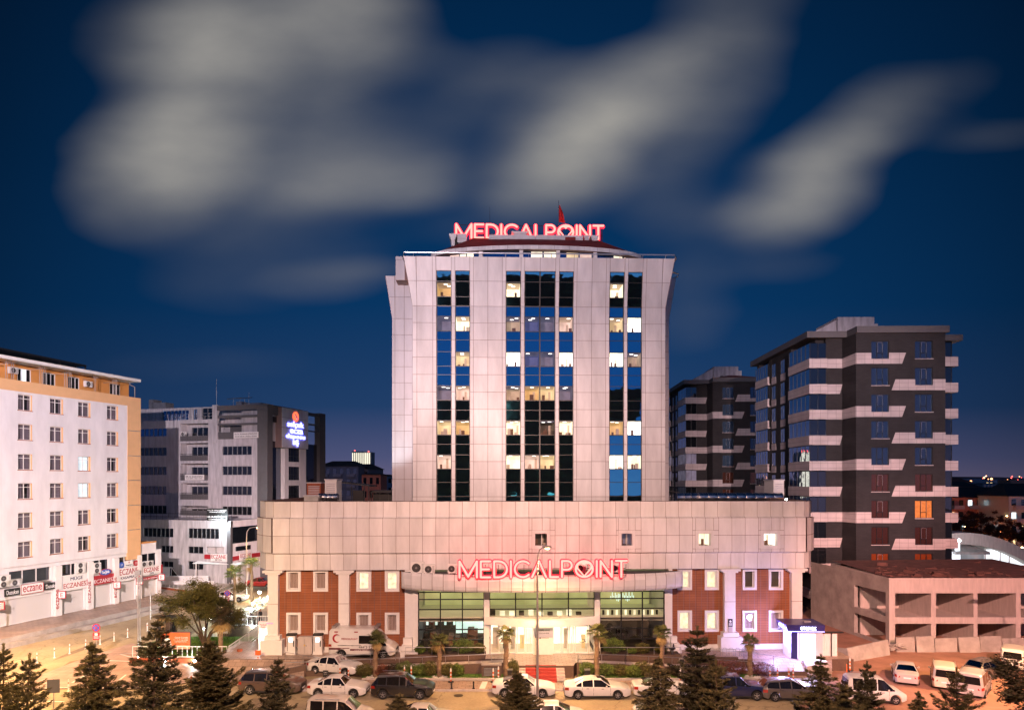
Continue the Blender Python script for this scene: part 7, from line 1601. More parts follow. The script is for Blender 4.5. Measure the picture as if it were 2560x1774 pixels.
# ================================================================ vegetation
def leafq(mb, c, s, r, m=0, flat=0):
    a = r.uniform(0, 6.283); b = r.uniform(-.9, .9) * (1 - flat); u = Vector((math.cos(a), math.sin(a), 0)); v = Vector((-math.sin(a) * math.cos(b), math.cos(a) * math.cos(b), math.sin(b))) ; w_ = s * r.uniform(.6, 1.2)
    mb.face([c - u * w_ * .5, c + v * w_ * .32, c + u * w_ * .5, c - v * w_ * .32], m)
def make_conifer(seed, h, w, mname, tiers=26, dens=1.0, gap=.0, curl=.25, base=.06):
    r = random.Random(seed); tr_ = MB(); cr = MB()
    tr_.tube([(0, 0, 0), (.03, 0, h * .35), (-.02, .02, h * .7), (0, 0, h)], [.14 * h / 7, .10 * h / 7, .05 * h / 7, .012], 7)
    z = h * base
    while z < h * .985:
        t = z / h; n = 5 + int(3 * r.random()); R_ = w * (1 - t) ** .8 * (.78 + .4 * math.sin(seed + z * 2.3) ** 2) + .12
        a0 = r.random() * 6.28
        for k in range(n):
            if r.random() < gap: continue
            a = a0 + 6.283 * k / n + r.uniform(-.3, .3); L_ = R_ * r.uniform(.6, 1.18); d = Vector((math.cos(a), math.sin(a), 0)); pts_ = []
            m_ = 5
            for j in range(m_ + 1): s_ = j / m_; pts_.append(Vector((0, 0, z)) + d * L_ * s_ + Vector((0, 0, L_ * (.10 * s_ - .32 * s_ * s_ + curl * s_ ** 3))))
            tr_.tube(pts_, [.03 * (1 - t) + .012] + [.02 * (1 - t) * (1 - j / m_) + .006 for j in range(1, m_ + 1)], 4, cap=False)
            cnt = int((30 + 150 * L_) * dens)
            for q_ in range(cnt):
                s_ = r.random() ** .7; j = min(m_ - 1, int(s_ * m_)); p = pts_[j].lerp(pts_[j + 1], s_ * m_ - j); sp = (.16 + .30 * L_ * .35) * (1 - .55 * s_)
                side = Vector((-d.y, d.x, 0)) * r.uniform(-1, 1) * sp; c = p + side + Vector((0, 0, r.uniform(-.07, .09))); a2 = a + r.uniform(-1.0, 1.0); u = Vector((math.cos(a2), math.sin(a2), r.uniform(-.2, .5))).normalized(); v = Vector((-u.y, u.x, r.uniform(-.6, .6))); s2_ = r.uniform(.10, .22)
                cr.face([c - v * .035, c + u * s2_, c + v * .04], 0)
        z += h / tiers * r.uniform(.7, 1.3)
    for q_ in range(120): c = Vector((r.uniform(-.05, .05), r.uniform(-.05, .05), h * r.uniform(.93, 1.01))); u = Vector((r.uniform(-1, 1), r.uniform(-1, 1), 1.2)).normalized(); cr.face([c - Vector((.02, 0, 0)), c + u * .15, c + Vector((.02, 0, 0))], 0)
    t = thing('conifer_tree', '', 'tree'); tr_.build('trunk', 'bark', t); cr.build('crown', mname, t); return t
con = [make_conifer(1, 7.0, 2.9, 'needles', 24, 1.0, .05), make_conifer(2, 7.4, 2.9, 'needles_dark', 24, 1.0, .1, .35), make_conifer(3, 7.2, 2.7, 'needles', 32, 1.2, .0, .45), make_conifer(4, 6.5, 2.8, 'needles', 20, .9, .22, .5)]
used_ = [False] * 4
def conifer(k, label, px, top, Y, hs=None, rz=0, ws_=1.0):
    zt_ = Z(top, Y) - .12; base_h = (7.0, 7.4, 7.2, 6.5)[k]; s = zt_ / base_h; loc = (X(px, Y), Y, .12)
    if not used_[k]: o = con[k]; used_[k] = True
    else: o = dup(con[k])
    o.location = loc; o.rotation_euler = (.05 * math.sin(px), .05 * math.cos(px * 1.7), rz); o.scale = (s * ws_ * (.93 + .1 * math.sin(px * 3)), s * ws_ * .92, s); o['label'] = label; o['group'] = 'young conifers in the near tree bed'; return o
conifer(3, 'fir cut by the bottom left corner of the view', 12, 1615, 36.5, rz=1, ws_=.9)
conifer(3, 'ragged leaning fir second from the left edge', 58, 1642, 36, rz=3.2, ws_=1.0)
conifer(0, 'broad bushy fir left of the tallest left-hand fir', 253, 1603, 36.5, rz=.3, ws_=1.12)
conifer(1, 'dark tall fir in front of the orange billboard', 372, 1545, 37, rz=2.2, ws_=1.0)
conifer(2, 'dense conical fir in front of the garden fence corner', 545, 1600, 37, rz=.9, ws_=1.12)
conifer(1, 'slim dark fir before the bronze off-roader', 684, 1640, 36, rz=5.0, ws_=.85)
conifer(0, 'low fir tip beside the cream family van', 985, 1735, 36.5, rz=4, ws_=1.3)
conifer(2, 'fir in front of the white liftback', 1297, 1682, 37, rz=2.4, ws_=1.2)
conifer(0, 'fir right of the sunroof sedan', 1650, 1640, 37, rz=1.7, ws_=1.0)
conifer(1, 'tallest fir on the right, before the brick wall', 1745, 1572, 37.2, rz=.4, ws_=1.0)
conifer(3, 'ragged fir touching the tallest right fir', 1795, 1650, 36.2, rz=2.0, ws_=.9)
conifer(0, 'fir before the grey hatchback', 2042, 1640, 36.8, rz=3.6, ws_=1.0)
conifer(3, 'low shaggy fir left of the small white van', 2105, 1700, 36, rz=1.1, ws_=1.4)
conifer(1, 'pointed fir before the small white van', 2172, 1652, 37, rz=1.9, ws_=.8)
conifer(0, 'tiny fir tip between the small white van and silver sedan', 2296, 1728, 36.5, rz=5.5, ws_=.85)
conifer(3, 'shaggy fir before the cream van on the dirt lot', 2400, 1672, 36.5, rz=.2, ws_=1.0)
def leafcloud(mb, c, rad, n, s, r, sq=(1, 1, 1), shell=.55):
    for _ in range(n):
        d = Vector((r.gauss(0, 1), r.gauss(0, 1), r.gauss(0, 1))).normalized(); k = rad * (shell + (1 - shell) * r.random()) * (.85 + .25 * math.sin(3 * d.x + 5 * d.y + 4 * d.z + rad * 9))
        leafq(mb, Vector(c) + Vector((d.x * sq[0], d.y * sq[1], d.z * sq[2])) * k, s, r)
def broadleaf(label, loc, h, w, mname, seed, leaves=16000, name='broadleaf_tree', group=None, ls=.13, trunk=.22, clear=.22):
    r = random.Random(seed); t = thing(name, label, 'tree', loc, 0, group); tr_ = MB(); cr = MB(); tips = []
    nb = 7; tips += [Vector((w * .62 * r.uniform(-1, 1), w * .62 * r.uniform(-1, 1), h * r.uniform(.38, .86))) for _ in range(16 if h < 7.5 else 0)]
    for k in range(nb):
        a = 6.283 * k / nb + r.uniform(-.3, .3); L_ = w * r.uniform(.45, .95); z1_ = h * r.uniform(.45, .9); p0 = (0, 0, h * .04)
        pts_ = [p0, (math.cos(a) * L_ * .18, math.sin(a) * L_ * .18, h * clear), (math.cos(a) * L_ * .55, math.sin(a) * L_ * .55, z1_ * .7), (math.cos(a) * L_ * .9, math.sin(a) * L_ * .9, z1_)]
        tr_.tube(pts_, [trunk * .5, trunk * .4, trunk * .22, .02], 6)
        for j in range(5):
            b = Vector(pts_[2]).lerp(Vector(pts_[3]), r.random()); e = b + Vector((r.uniform(-1, 1), r.uniform(-1, 1), r.uniform(-.2, .9))).normalized() * w * r.uniform(.15, .38); tr_.tube([b, e], [.03, .008], 4); tips.append(e)
        tips.append(Vector(pts_[3]))
    tips.append(Vector((0, 0, h * .85))); n = leaves // len(tips)
    for e in tips: leafcloud(cr, e, w * r.uniform(.20, .34), n, ls, r, (1, 1, .72), .2)
    tr_.build('trunk', 'bark', t); cr.build('crown', mname, t); return t
broadleaf('wide rounded olive-brown tree on the garden lawn', (X(512, 63.2), 63.2, .38), 6.9, 3.7, 'leaf_olive', 11, 52000, ls=.16)
# big dark tree at the right edge (near)
broadleaf('large dark tree filling the bottom right corner', (X(2715, 25), 25, .1), 9.7, 2.9, 'leaf_dark', 21, 60000, ls=.13)
def palm(label, loc, h, fr, seed, mname='palm_leaf', n=26, droop=1.0, dead=6, wind=(0, 0), group='palm trees round the forecourt'):
    r = random.Random(seed); t = thing('palm_tree', label, 'palm tree', loc, 0, group); q = MB(); m = 14
    pts_ = [(.03 * math.sin(i * .9), .03 * math.cos(i * 1.3), h * i / m) for i in range(m + 1)]
    q.tube(pts_, [(.17 + .035 * (i % 2)) * (1.15 - .25 * i / m) for i in range(m + 1)], 9); q.build('trunk', 'palm_bark', t); c = MB(); dd = MB(); tp = Vector(pts_[-1])
    for k in range(n + dead):
        is_dead = k >= n; a = r.random() * 6.283; el = r.uniform(-.25, 1.25) if not is_dead else r.uniform(-1.1, -.6); st_ = fr * r.uniform(.40, .6); d = Vector((math.cos(a) * math.cos(el) + wind[0], math.sin(a) * math.cos(el) + wind[1], math.sin(el))).normalized(); e = tp + d * st_; mb_ = dd if is_dead else c
        mb_.tube([tp, e], [.018, .010], 4, cap=False); sd = d.cross(Vector((0, 0, 1))).normalized(); up_ = sd.cross(d)
        nl = 15
        for j in range(nl):
            th = (j / (nl - 1) - .5) * 3.6; ld = (d * math.cos(th) + sd * math.sin(th)).normalized(); L_ = fr * .52 * (1 - .22 * abs(th) / 1.8); p1 = e + ld * L_ * .6 + up_ * .03; p2 = e + ld * L_ + Vector((0, 0, -L_ * .28 * droop)); wv = ld.cross(up_).normalized() * .028
            mb_.face([e - wv * .5, p1 - wv, p1 + wv, e + wv * .5]); mb_.face([p1 - wv, p2, p1 + wv])
    c.build('fronds', mname, t)
    if dead: dd.build('dead_fronds', 'palm_dead', t)
    return t
palm('windblown palm left of the black off-roader, by the hedge', (X(938, 55.2), 55.2, .17), 3.0, 1.0, 31, wind=(.5, 0)); palm('palm with a brown head left of the entrance, on the lawn', (X(1098, 55.2), 55.2, .17), 2.9, .95, 32)
palm('palm just left of the entrance steps', (X(1265, 55.3), 55.3, .17), 3.4, .95, 33); palm('palm just right of the entrance steps', (X(1492, 55.2), 55.2, .17), 3.5, 1.15, 34, wind=(.3, 0))
palm('palm right of the glass hall, behind the fir', (X(1655, 55.4), 55.4, .17), 3.5, .9, 35); palm('small palm before the lit kiosk', (X(1875, 55.6), 55.6, .17), 2.7, .85, 36)
palm('green lit palm behind the round tree', (X(587, 86), 86, .5), 3.8, 1.5, 37, 'leaf_green', dead=2); palm('second green palm beside the white path', (X(629, 88), 88, .5), 4.8, 1.5, 38, 'leaf_green', dead=2)
palm('shaggy palm with yellow dead fronds on the garden lawn', (X(552, 61.6), 61.6, .38), 3.2, 1.5, 39, 'leaf_dark', 34, 1.3, 18)
palm('dark leaved palm behind the billboard', (X(408, 66), 66, .08), 3.0, 1.1, 40, 'leaf_dark')
def shrub(label, loc, r_, h, mname='leaf_green', n=1800, seed=1, sq=1, name='shrub', group='shrubs in the forecourt beds', rough_=.5):
    r = random.Random(seed); t = thing(name, label, 'shrub', loc, 0, group); q = MB(); c = MB()
    for k in range(5): a = 6.28 * k / 5; q.tube([(0, 0, 0), (r_ * .4 * math.cos(a), r_ * .4 * math.sin(a), h * .6)], [.02, .008], 4)
    q.build('stems', 'bark', t)
    for _ in range(n):
        d = Vector((r.gauss(0, 1), r.gauss(0, 1), r.gauss(0, 1))).normalized(); k = (.6 + .4 * r.random()) * (1 - rough_ * .35 + rough_ * .5 * abs(math.sin(4 * d.x + seed) * math.cos(5 * d.z + 3 * d.y)))
        leafq(c, Vector((d.x * r_ * k * sq, d.y * r_ * k, max(.03, h * .5 + d.z * h * .5 * k))), .10, r)
    c.build('foliage', mname, t); return t
k_ = 0
for p, w_, h_, m_, nm in ((912, .75, .8, 'leaf_olive', 'first loose yellowish shrub behind the sloping sedan'), (955, .7, .75, 'leaf_red_or_lit', 'reddish shrub beside the windblown palm'), (985, .72, .8, 'leaf_dark', 'dark shrub right of the windblown palm'), (1012, .8, .95, 'leaf_green', 'loose green shrub left of the pair of posts'), (1052, .62, .8, 'leaf_green', 'clipped round green bush by the pair of posts'), (1075, .6, 1.0, 'leaf_olive', 'tall thin shrub left of the brown-headed palm'), (1120, .75, .85, 'leaf_olive', 'spreading shrub right of the brown-headed palm'), (1142, .6, .8, 'leaf_green', 'last green shrub before the granite wall gap'), (1283, .5, 1.1, 'leaf_olive', 'thin shrub at the left edge of the platform')):
    k_ += 1; shrub(nm, (X(p, 55.4), 55.4, .17), w_ * 1.15, h_ * 1.35, m_, 2600, k_)
for p, w_, h_, m_, nm in ((1468, .7, .9, 'leaf_green', 'shrub at the foot of the right railing'), (1515, .8, .8, 'leaf_green', 'hedge shrub right of the steps palm'), (1552, .8, .75, 'leaf_olive', 'second hedge shrub right of the steps palm'), (1608, .75, .95, 'leaf_olive', 'tall yellowish shrub in the middle of the right bed'), (1580, .62, .8, 'leaf_green', 'clipped round bush alone on the right lawn'), (1690, .7, .7, 'leaf_dark', 'dark shrub beside the grey meter post'), (1800, .95, 1.0, 'leaf_red_or_lit', 'first large reddish shrub right of the firs'), (1835, .95, 1.0, 'leaf_red_or_lit', 'second large reddish shrub left of the small palm'), (1910, .9, .85, 'leaf_red_or_lit', 'reddish shrub right of the small palm')):
    k_ += 1; shrub(nm, (X(p, 55.5), 55.5 if p != 1580 else 55.05, .17), w_ * 1.15, h_ * 1.35, m_, 2600, k_)
for p, w_, h_, nm in ((1050, .55, .7, 'small dark bush at the left end of the left planter'), (1085, .6, .9, 'bush left in the left planter'), (1158, 1.1, 1.35, 'largest round bush in the left planter'), (1198, .6, .95, 'yellow green bush at the right end of the left planter'), (1533, 1.05, 1.4, 'largest round bush in the right planter'), (1607, .7, .95, 'middle bush in the right planter'), (1580, .5, .5, 'low bush between the large and middle bushes'), (1652, .6, .8, 'bush at the right end of the right planter')):
    k_ += 1; shrub(nm, (X(p, 58.4), 58.4, 1.27), w_, h_, 'leaf_green' if k_ % 2 else 'leaf_olive', 3200, k_)
for p, nm in ((605, 'small green plant on the white path wall'), (665, 'small green plant by the hospital corner')): k_ += 1; shrub(nm, (X(p, 71), 71, .5), .6, 1.0, 'leaf_green', 500, k_, group='plants on the side path')
k_ += 1; cyp = shrub('thin dark cypress behind the lit pylon', (X(637, 69.9), 69.9, .5), .3, 3.0, 'leaf_dark', 900, k_, name='cypress_tree', group=None); cyp['category'] = 'tree'
for p, nm in ((938, 'palm stones left'), (1098, 'b'), (1492, 'c'), (1655, 'd'), (1880, 'e')):
    q = MB(); r = random.Random(p)
    for _ in range(90): a = r.random() * 6.28; d = .62 * r.random() ** .5; s_ = r.uniform(.04, .09); q.ball((d * 1.1 * math.cos(a), d * .7 * math.sin(a), .02), s_, 4)
    tag(q.build('pebbles', 'stone_white', None, loc=(X(p, 55.2), 55.15, .17)), 'ring of white pebbles around the %s' % {938: 'windblown palm', 1098: 'brown-headed palm', 1492: 'palm right of the steps', 1655: 'palm behind the fir', 1880: 'small palm near the kiosk'}[p], 'pebbles', kind='stuff')
# grass blades over the lawns
gr = MB(); r = random.Random(5)
def blades(n, x0_, x1_, y0_, y1_, z, s=.09):
    for _ in range(n):
        x_, y_ = r.uniform(x0_, x1_), r.uniform(y0_, y1_); a = r.random() * 6.28; c_, d_ = math.cos(a) * .02, math.sin(a) * .02; l_ = s * r.uniform(.5, 1.3); gr.face([(x_ - c_, y_ - d_, z), (x_ + c_, y_ + d_, z), (x_ + r.uniform(-.03, .03), y_ + r.uniform(-.03, .03), z + l_)])
blades(9000, X(905, 55), X(1290, 55), 54.9, 56.0, .17); blades(9000, X(1448, 55), X(1890, 55), 54.9, 56.0, .17); blades(16000, -33.2, -25.3, gy + .1, 68.5, .38, .13)
tag(gr.build('grass', 'grass_blade'), 'short grass growing on the forecourt strips and the garden', 'grass', kind='stuff')
# ================================================================ street furniture
def traffic_post(label, loc, lean=0):
    t = thing('traffic_post', label, 'bollard', loc, 0, 'orange and white traffic posts'); q = MB(); q.lathe([(.24, 0), (.24, .05), (.1, .08)], 12); q.build('base', 'sign_black', t, smooth=True)
    q = MB(); zz = .08; k = 0
    while zz < .98: q.lathe([(.062, zz), (.062, zz + .15)], 10, k % 2, cap=False); zz += .15; k += 1
    q.lathe([(.062, .98), (.045, 1.03), (.0, 1.05)], 10, 1, cap=False); q.lathe([(.03, 1.05), (.035, 1.12)], 8, 1); q.build('post', ['plastic_orange', 'plastic_white'], t, smooth=True); return t
for p, b, nm in ((850, 1694, 'left post behind the white sloping sedan'), (871, 1699, 'right post behind the white sloping sedan'), (1011, 1697, 'left post of the pair beside the clipped bush'), (1028, 1697, 'right post of the pair beside the clipped bush'), (1127, 1704, 'single post before the brown-headed palm'), (1233, 1704, 'left post before the vent box'), (1246, 1699, 'right post before the vent box'), (1701, 1703, 'post beside the grey meter post'), (1925, 1700, 'left post above the grey hatchback'), (1944, 1699, 'second post above the grey hatchback'), (1972, 1702, 'third post above the grey hatchback'), (1983, 1699, 'fourth post above the grey hatchback'), (2125, 1676, 'lone post on the dirt lot edge')):
    traffic_post('orange white banded ' + nm, G(p, b, .12))
def bollard(label, loc):
    t = thing('bollard', label, 'bollard', loc, 0, 'short black bollards on the pavement'); q = MB(); q.lathe([(.10, 0), (.10, .06), (.06, .1), (.055, .36), (.075, .38), (.075, .42), (.04, .44), (.075, .5), (.06, .57), (0, .6)], 12, cap=False); q.build('post', 'sign_black', t, smooth=True)
for p, nm in ((1075, 'beside the nose of the black off-roader'), (1129, 'middle of the open pavement'), (1184, 'left of the white liftback')): bollard('short black turned bollard ' + nm, G(p, 1721, .12))
for p, b, nm in ((698, 1627, 'left of the first charging station'), (738, 1628, 'right of the first charging station'), (783, 1627, 'left of the second charging station'), (806, 1628, 'right of the second charging station')):
    q = thing('bollard', 'thin black bollard ' + nm, 'bollard', G(p, b, 1.0), 0, 'thin black bollards at the charging stations'); a = MB(); a.lathe([(.06, 0), (.06, .75), (.03, .78)], 10); a.lathe([(.063, .55), (.063, .65)], 10, 1, cap=False); a.build('post', ['sign_black', 'plastic_white'], q)
def delineator(label, loc, m='plastic_white'):
    t = thing('delineator_post', label, 'bollard', loc, 0, 'pale flexible posts along the avenue'); q = MB(); q.lathe([(.12, 0), (.1, .04), (.05, .06), (.04, .85), (.035, .9)], 8, 0); q.lathe([(.045, .6), (.045, .7)], 8, 1, cap=False); q.build('post', [m, 'plastic_orange'], t, smooth=True)
for i, (p, b) in enumerate(((92, 1656), (136, 1643), (174, 1633), (214, 1621), (250, 1610), (285, 1602), (319, 1592), (368, 1577))): delineator('pale flexible avenue post, %s counted from the lower left' % ('first', 'second', 'third', 'fourth', 'fifth', 'sixth', 'seventh', 'eighth')[i], G(p, b))
delineator('pale post on the plaza kerb left of the bushy fir', G(171, 1727)); delineator('rust coloured post on the plaza kerb below the garden', G(478, 1718), 'plastic_orange'); delineator('rust coloured post on the dirt lot', G(2117, 1686), 'plastic_orange')
# no stopping signs
def road_sign(label, px, base, top, back=False, z0=0.0):
    p = G(px, base, z0); Y = p[1]; h = Z(top, Y) - z0; t = thing('road_sign', label, 'road sign', p); q = MB(); q.tube([(0, 0, 0), (0, 0, h)], .035, 6); q.build('pole', 'galvanised', t)
    if back: q = MB(); q.box(-.38, .38, -.05, -.03, h - .95, h - .05); q.box(-.3, .3, -.03, 0, h - .6, h - .55); q.build('plate', 'grey_frame', t, rot=(0, 0, R(12))); return t
    q = MB(); q.lathe([(.38, -.06), (.38, -.04)], 22, 0, (0, 0, h - .4), 'y'); o = q.build('disc', 'sign_red', t); q = MB(); q.lathe([(.30, -.075), (.30, -.062)], 22, 0, (0, 0, h - .4), 'y'); q.build('face', 'sign_blue', o)
    q = MB(); [q.tube([(-s * .21, -.08, h - .61), (s * .21, -.08, h - .19)], .035, 5) for s in (1, -1)]; q.build('cross', 'sign_red', o)
    q = MB(); q.box(-.3, .3, -.05, -.03, h - 1.5, h - .84); o = q.build('plate', 'sign_red', t); q = MB(); q.box(-.13, .13, -.06, -.051, h - 1.1, h - .9); [q.box(-.22, .22, -.06, -.051, h - 1.2 - .09 * k, h - 1.17 - .09 * k) for k in range(3)]; q.build('lines', 'sign_white', o); return t
road_sign('no stopping sign with an orange plate beside the avenue', 241, 1642, 1557); road_sign('no stopping sign with a red plate behind the round tree', 568, 1530, 1474); road_sign('square sign seen from its plain back at the bottom left', 134, 1800, 1695, True)
road_sign('plain brown backed sign by the curved street lamp', 513, 1500, 1452, True)
# tall thin poles beside the avenue
for i, (p, b, tp, nm) in enumerate(((345, 1636, 1422, 'left of two tall thin poles by the plaza'), (350, 1634, 1440, 'right of two tall thin poles by the plaza'), (376, 1547, 1480, 'short thin pole on the shop pavement'))):
    g_ = G(p, b, .9 if i == 2 else 0); t = thing('utility_pole', nm, 'pole', g_); q = MB(); h = Z(tp, g_[1]) - g_[2]; q.tube([(0, 0, 0), (0, 0, h)], [.07, .05], 8); q.build('pole', 'galvanised', t)
    if i < 2: q = MB(); q.box(-.25, .25, -.12, .05, h - .5, h - .1); q.box(-.12, .12, -.15, -.05, h - 3, h - 2.4); q.build('cabinet', 'galvanised', t)
# charging stations, cabinet
for p, nm in ((729.5, 'left of the grey electric cabinet'), (796, 'between the electric cabinet and the ambulance')):
    t = thing('charging_station', 'white car charging station with a lit screen ' + nm, 'charging station', (X(p, 59.4), 59.35, 1.0), 0, 'charging stations'); q = MB(); q.box(-.42, .42, -.3, .3, 0, .1); q.hexa([(-.38, -.27, .1), (.38, -.27, .1), (.38, .27, .1), (-.38, .27, .1)], [(-.36, -.25, 1.6), (.36, -.25, 1.6), (.36, .25, 1.75), (-.36, .25, 1.75)]); q.build('body', 'plastic_white', t)
    q = MB(); q.box(-.4, .4, -.29, .27, 1.62, 1.78); q.box(-.3, -.26, -.29, -.25, .3, 1.5); q.box(.22, .3, -.31, -.2, .7, 1.2); q.build('trim', 'sign_black', t); q = MB(); q.box(-.16, .16, -.29, -.262, 1.1, 1.45); q.build('screen', 'screen_white', t) if emit('screen_white', (.8, .93, 1), 2.5) else 0
    q = MB(); q.tube([(.38, 0, 1.3), (.55, 0, 1.0), (.5, 0, .3), (.42, .05, .6)], .025, 6); q.build('cable', 'sign_black', t, smooth=True)
t = thing('electric_cabinet', 'grey electric cabinet with a yellow warning mark between the charging stations', 'cabinet', (X(765, 59.4), 59.35, 1.0)); q = MB(); q.box(-.62, .62, -.3, .3, .08, 1.42); q.box(-.55, .55, -.25, .25, 0, .08); q.build('body', 'concrete_pale', t); q = MB(); q.hexa([(-.68, -.36, 1.42), (.68, -.36, 1.42), (.68, .36, 1.42), (-.68, .36, 1.42)], [(-.6, -.3, 1.52), (.6, -.3, 1.52), (.6, .3, 1.52), (-.6, .3, 1.52)]); q.build('lid', 'concrete_pale', t)
q = MB(); q.box(-.01, .01, -.31, -.301, .12, 1.38); q.box(.1, .13, -.33, -.301, .7, .85); q.build('door_seam', 'sign_black', t); q = MB(); q.face([(-.12, -.305, .75), (.06, -.305, .75), (-.03, -.305, .92)]); q.build('warning_mark', 'sign_yellow', t) if mat('sign_yellow', (.75, .5, .03), .5, var=0) else 0
q = MB(); q.box(X(1002, 58.3), X(1045, 58.3), 58.1, 58.6, 1.0, 1.45); tag(q.build('barrier_block', 'plastic_white', None), 'white low block between the ambulance and the planter', 'barrier')
# vent box, planters, info posts
t = thing('vent_box', 'granite box with a dark louvre left of the palm by the steps', 'vent box', (X(1229, 55.6), 55.6, .12)); q = MB(); q.box(-.78, .78, -.4, .6, 0, 1.0); q.build('casing', 'granite', t); q = MB(); q.box(-.82, .82, -.44, .64, 1.0, 1.12); q.build('lid', 'concrete', t); q = MB(); q.box(-.62, .62, -.42, -.4, .15, .85)
for k in range(6): q.hexa([(-.62, -.46, .17 + .11 * k), (.62, -.46, .17 + .11 * k), (.62, -.42, .17 + .11 * k), (-.62, -.42, .17 + .11 * k)], [(-.62, -.42, .24 + .11 * k), (.62, -.42, .24 + .11 * k), (.62, -.42, .25 + .11 * k), (-.62, -.42, .25 + .11 * k)], 1)
q.build('louvre', ['interior_dark', 'grey_frame'], t)
for p, y_, nm in ((1275, 54.7, 'black litter bin left of the entrance steps'), (1468, 54.7, 'black litter bin right of the entrance steps')):
    t = thing('litter_bin', nm, 'bin', (X(p, y_), y_, .12)); q = MB(); q.box(-.2, .2, -.15, .15, .1, .72); [q.box(a, a + .04, -.12, .12, 0, .1) for a in (-.18, .14)]; q.build('box', 'sign_black', t); q = MB(); q.box(-.22, .22, -.17, .17, .78, .84); [q.box(a, a + .03, -.02, .02, .7, .78) for a in (-.18, .15)]; q.build('lid', 'galvanised', t)
t = thing('info_post', 'grey upright meter post with a screen at the end of the right ramp', 'post', (X(1704, 55.3), 55.3, .12)); q = MB(); q.box(-.2, .2, -.12, .12, 0, 1.55); q.build('body', 'lamp_post', t); q = MB(); q.box(-.17, .17, -.135, -.12, 1.2, 1.5); q.build('screen', 'sign_black', t)
t = thing('menu_stand', 'small black stand with pale lettering behind the white kerb sedan', 'stand', (X(814, 53.2), 53.2, .12)); q = MB(); q.box(-.2, .2, -.03, .03, .5, 1.15); q.build('board', 'sign_black', t); q = MB(); q.tube([(0, 0, 0), (0, 0, .5)], .04, 6); q.box(-.15, .15, -.12, .12, 0, .04); q.build('stand', 'dark_metal', t); [text('lettering', s_, .1, 'sign_white', t, (0, -.035, z_), width=.28, ext=.003) for s_, z_ in (('VALE', 1.0), ('OTOPARK', .85))]
q = thing('barrier_sign', 'orange box on a striped post near the lit pylon', 'post', G(645, 1670, .12)); a = MB(); a.box(-.22, .22, -.08, .08, 1.15, 1.55); a.build('box', 'plastic_orange', q); a = MB(); [a.lathe([(.05, .08 + .13 * k), (.05, .21 + .13 * k)], 8, k % 2, cap=False) for k in range(8)]; a.lathe([(.25, 0), (.25, .06), (.06, .1)], 12, 2); a.build('post', ['plastic_orange', 'plastic_white', 'sign_black'], q)
# lit pylon at the hospital corner
emit('pylon_light', (1, .66, .56), .55); emit('pylon_strip', (1, .96, .95), 3)
t = thing('lit_pylon', 'tall glowing white pylon with red lettering at the hospital corner', 'sign', (X(658, 60), 60.2, .35)); q = MB(); q.box(-.42, .42, -.2, .2, 0, 3.3); q.build('body', 'pylon_light', t); q = MB(); [q.box(a, a + .1, -.23, -.2, .9, 2.7) for a in (-.3, .2)]; q.build('light_strip', 'pylon_strip', t); [text('lettering', s_, .2, 'sign_red', t, (0, -.22, z_), width=w_, ext=.01) for s_, z_, w_ in (('Medical', 3.05, .55), ('Point', 2.85, .4))]
lamp('POINT', 'lamp', (0, -.7, 1.8), (1, .82, .8), 160, .4, None, t)
t = thing('wall_sign', 'small pink lit HOTON lettering on the left column', 'sign', H.w(H.x(674, -.03), -.03, H.z(1557, 674)), H.yaw); emit('pink_sign', (1, .1, .35), 1.5); text('lettering', 'HOTON', .3, 'pink_sign', t, width=.55, ext=.01)
t = thing('wall_sign', 'dark and pale notice boards on the right middle column', 'sign', H.w(H.x(1825.5, 0), -.04, gz), H.yaw); q = MB(); q.box(-.2, .2, -.02, .02, 1.75 + .35, 2.7 + .1); q.build('board', 'sign_black', t); q = MB(); q.box(-.2, .2, -.02, .02, 1.1 - .05, 2.07); q.build('lower_board', 'concrete_pale', t); q = MB(); q.lathe([(.1, -.035), (.1, -.021)], 12, 0, (0, 0, 2.58), 'y'); [q.box(-.15, .15, -.03, -.021, z_, z_ + .04) for z_ in (2.2, 2.3, 2.38)]; q.build('marks', 'sign_white', t)
t = thing('bicycle_rack', 'row of thin metal hoops by the plinth of the right middle column', 'rack', (X(1812, 58.6), 58.6, 1.0)); q = MB()
for k in range(7): u = (k - 3) * .55; q.tube([(u - .18, 0, 0), (u - .18, 0, .55), (u - .1, 0, .7), (u + .1, 0, .7), (u + .18, 0, .55), (u + .18, 0, 0)], .02, 5)
q.build('hoops', 'galvanised', t)
t = thing('motor_scooter', 'dark scooter parked beside the white pillar right of the glass', 'scooter', (X(1682, 58.6), 58.6, 1.0), R(70)); q = MB(); q.tube([(-.45, 0, .55), (-.1, 0, .45), (.2, 0, .3), (.45, 0, .55), (.5, 0, .95)], [.14, .15, .07, .09, .05], 8); q.tube([(.5, -.3, 1.0), (.5, .3, 1.0)], .02, 5); q.tube([(.52, 0, .7), (.62, 0, .25)], .03, 5); q.build('body', 'paint_black', t, smooth=True)
q = MB(); q.ball((-.3, 0, .72), .16, 6, sq=(2, 1, .5)); q.build('seat', 'sign_black', t, smooth=True)
for u in (-.5, .62): q = MB(); q.lathe([(.2, -.05), (.25, -.05), (.25, .05), (.2, .05)], 16, 0, (u, 0, .25), 'y', cap=False); q.lathe([(.1, -.02), (.1, .02)], 10, 0, (u, 0, .25), 'y'); q.build('wheel', 'tyre', t, smooth=True)
for (a, b, z_, nm) in (((1780, 58.3), (1895, 58.0), 1.0, 'dark wall railing behind the reddish shrubs'),): railing('steel ' + nm, [(X(a[0], a[1]), a[1], z_), (X(b[0], b[1]), b[1], z_)], .7, 2.2)
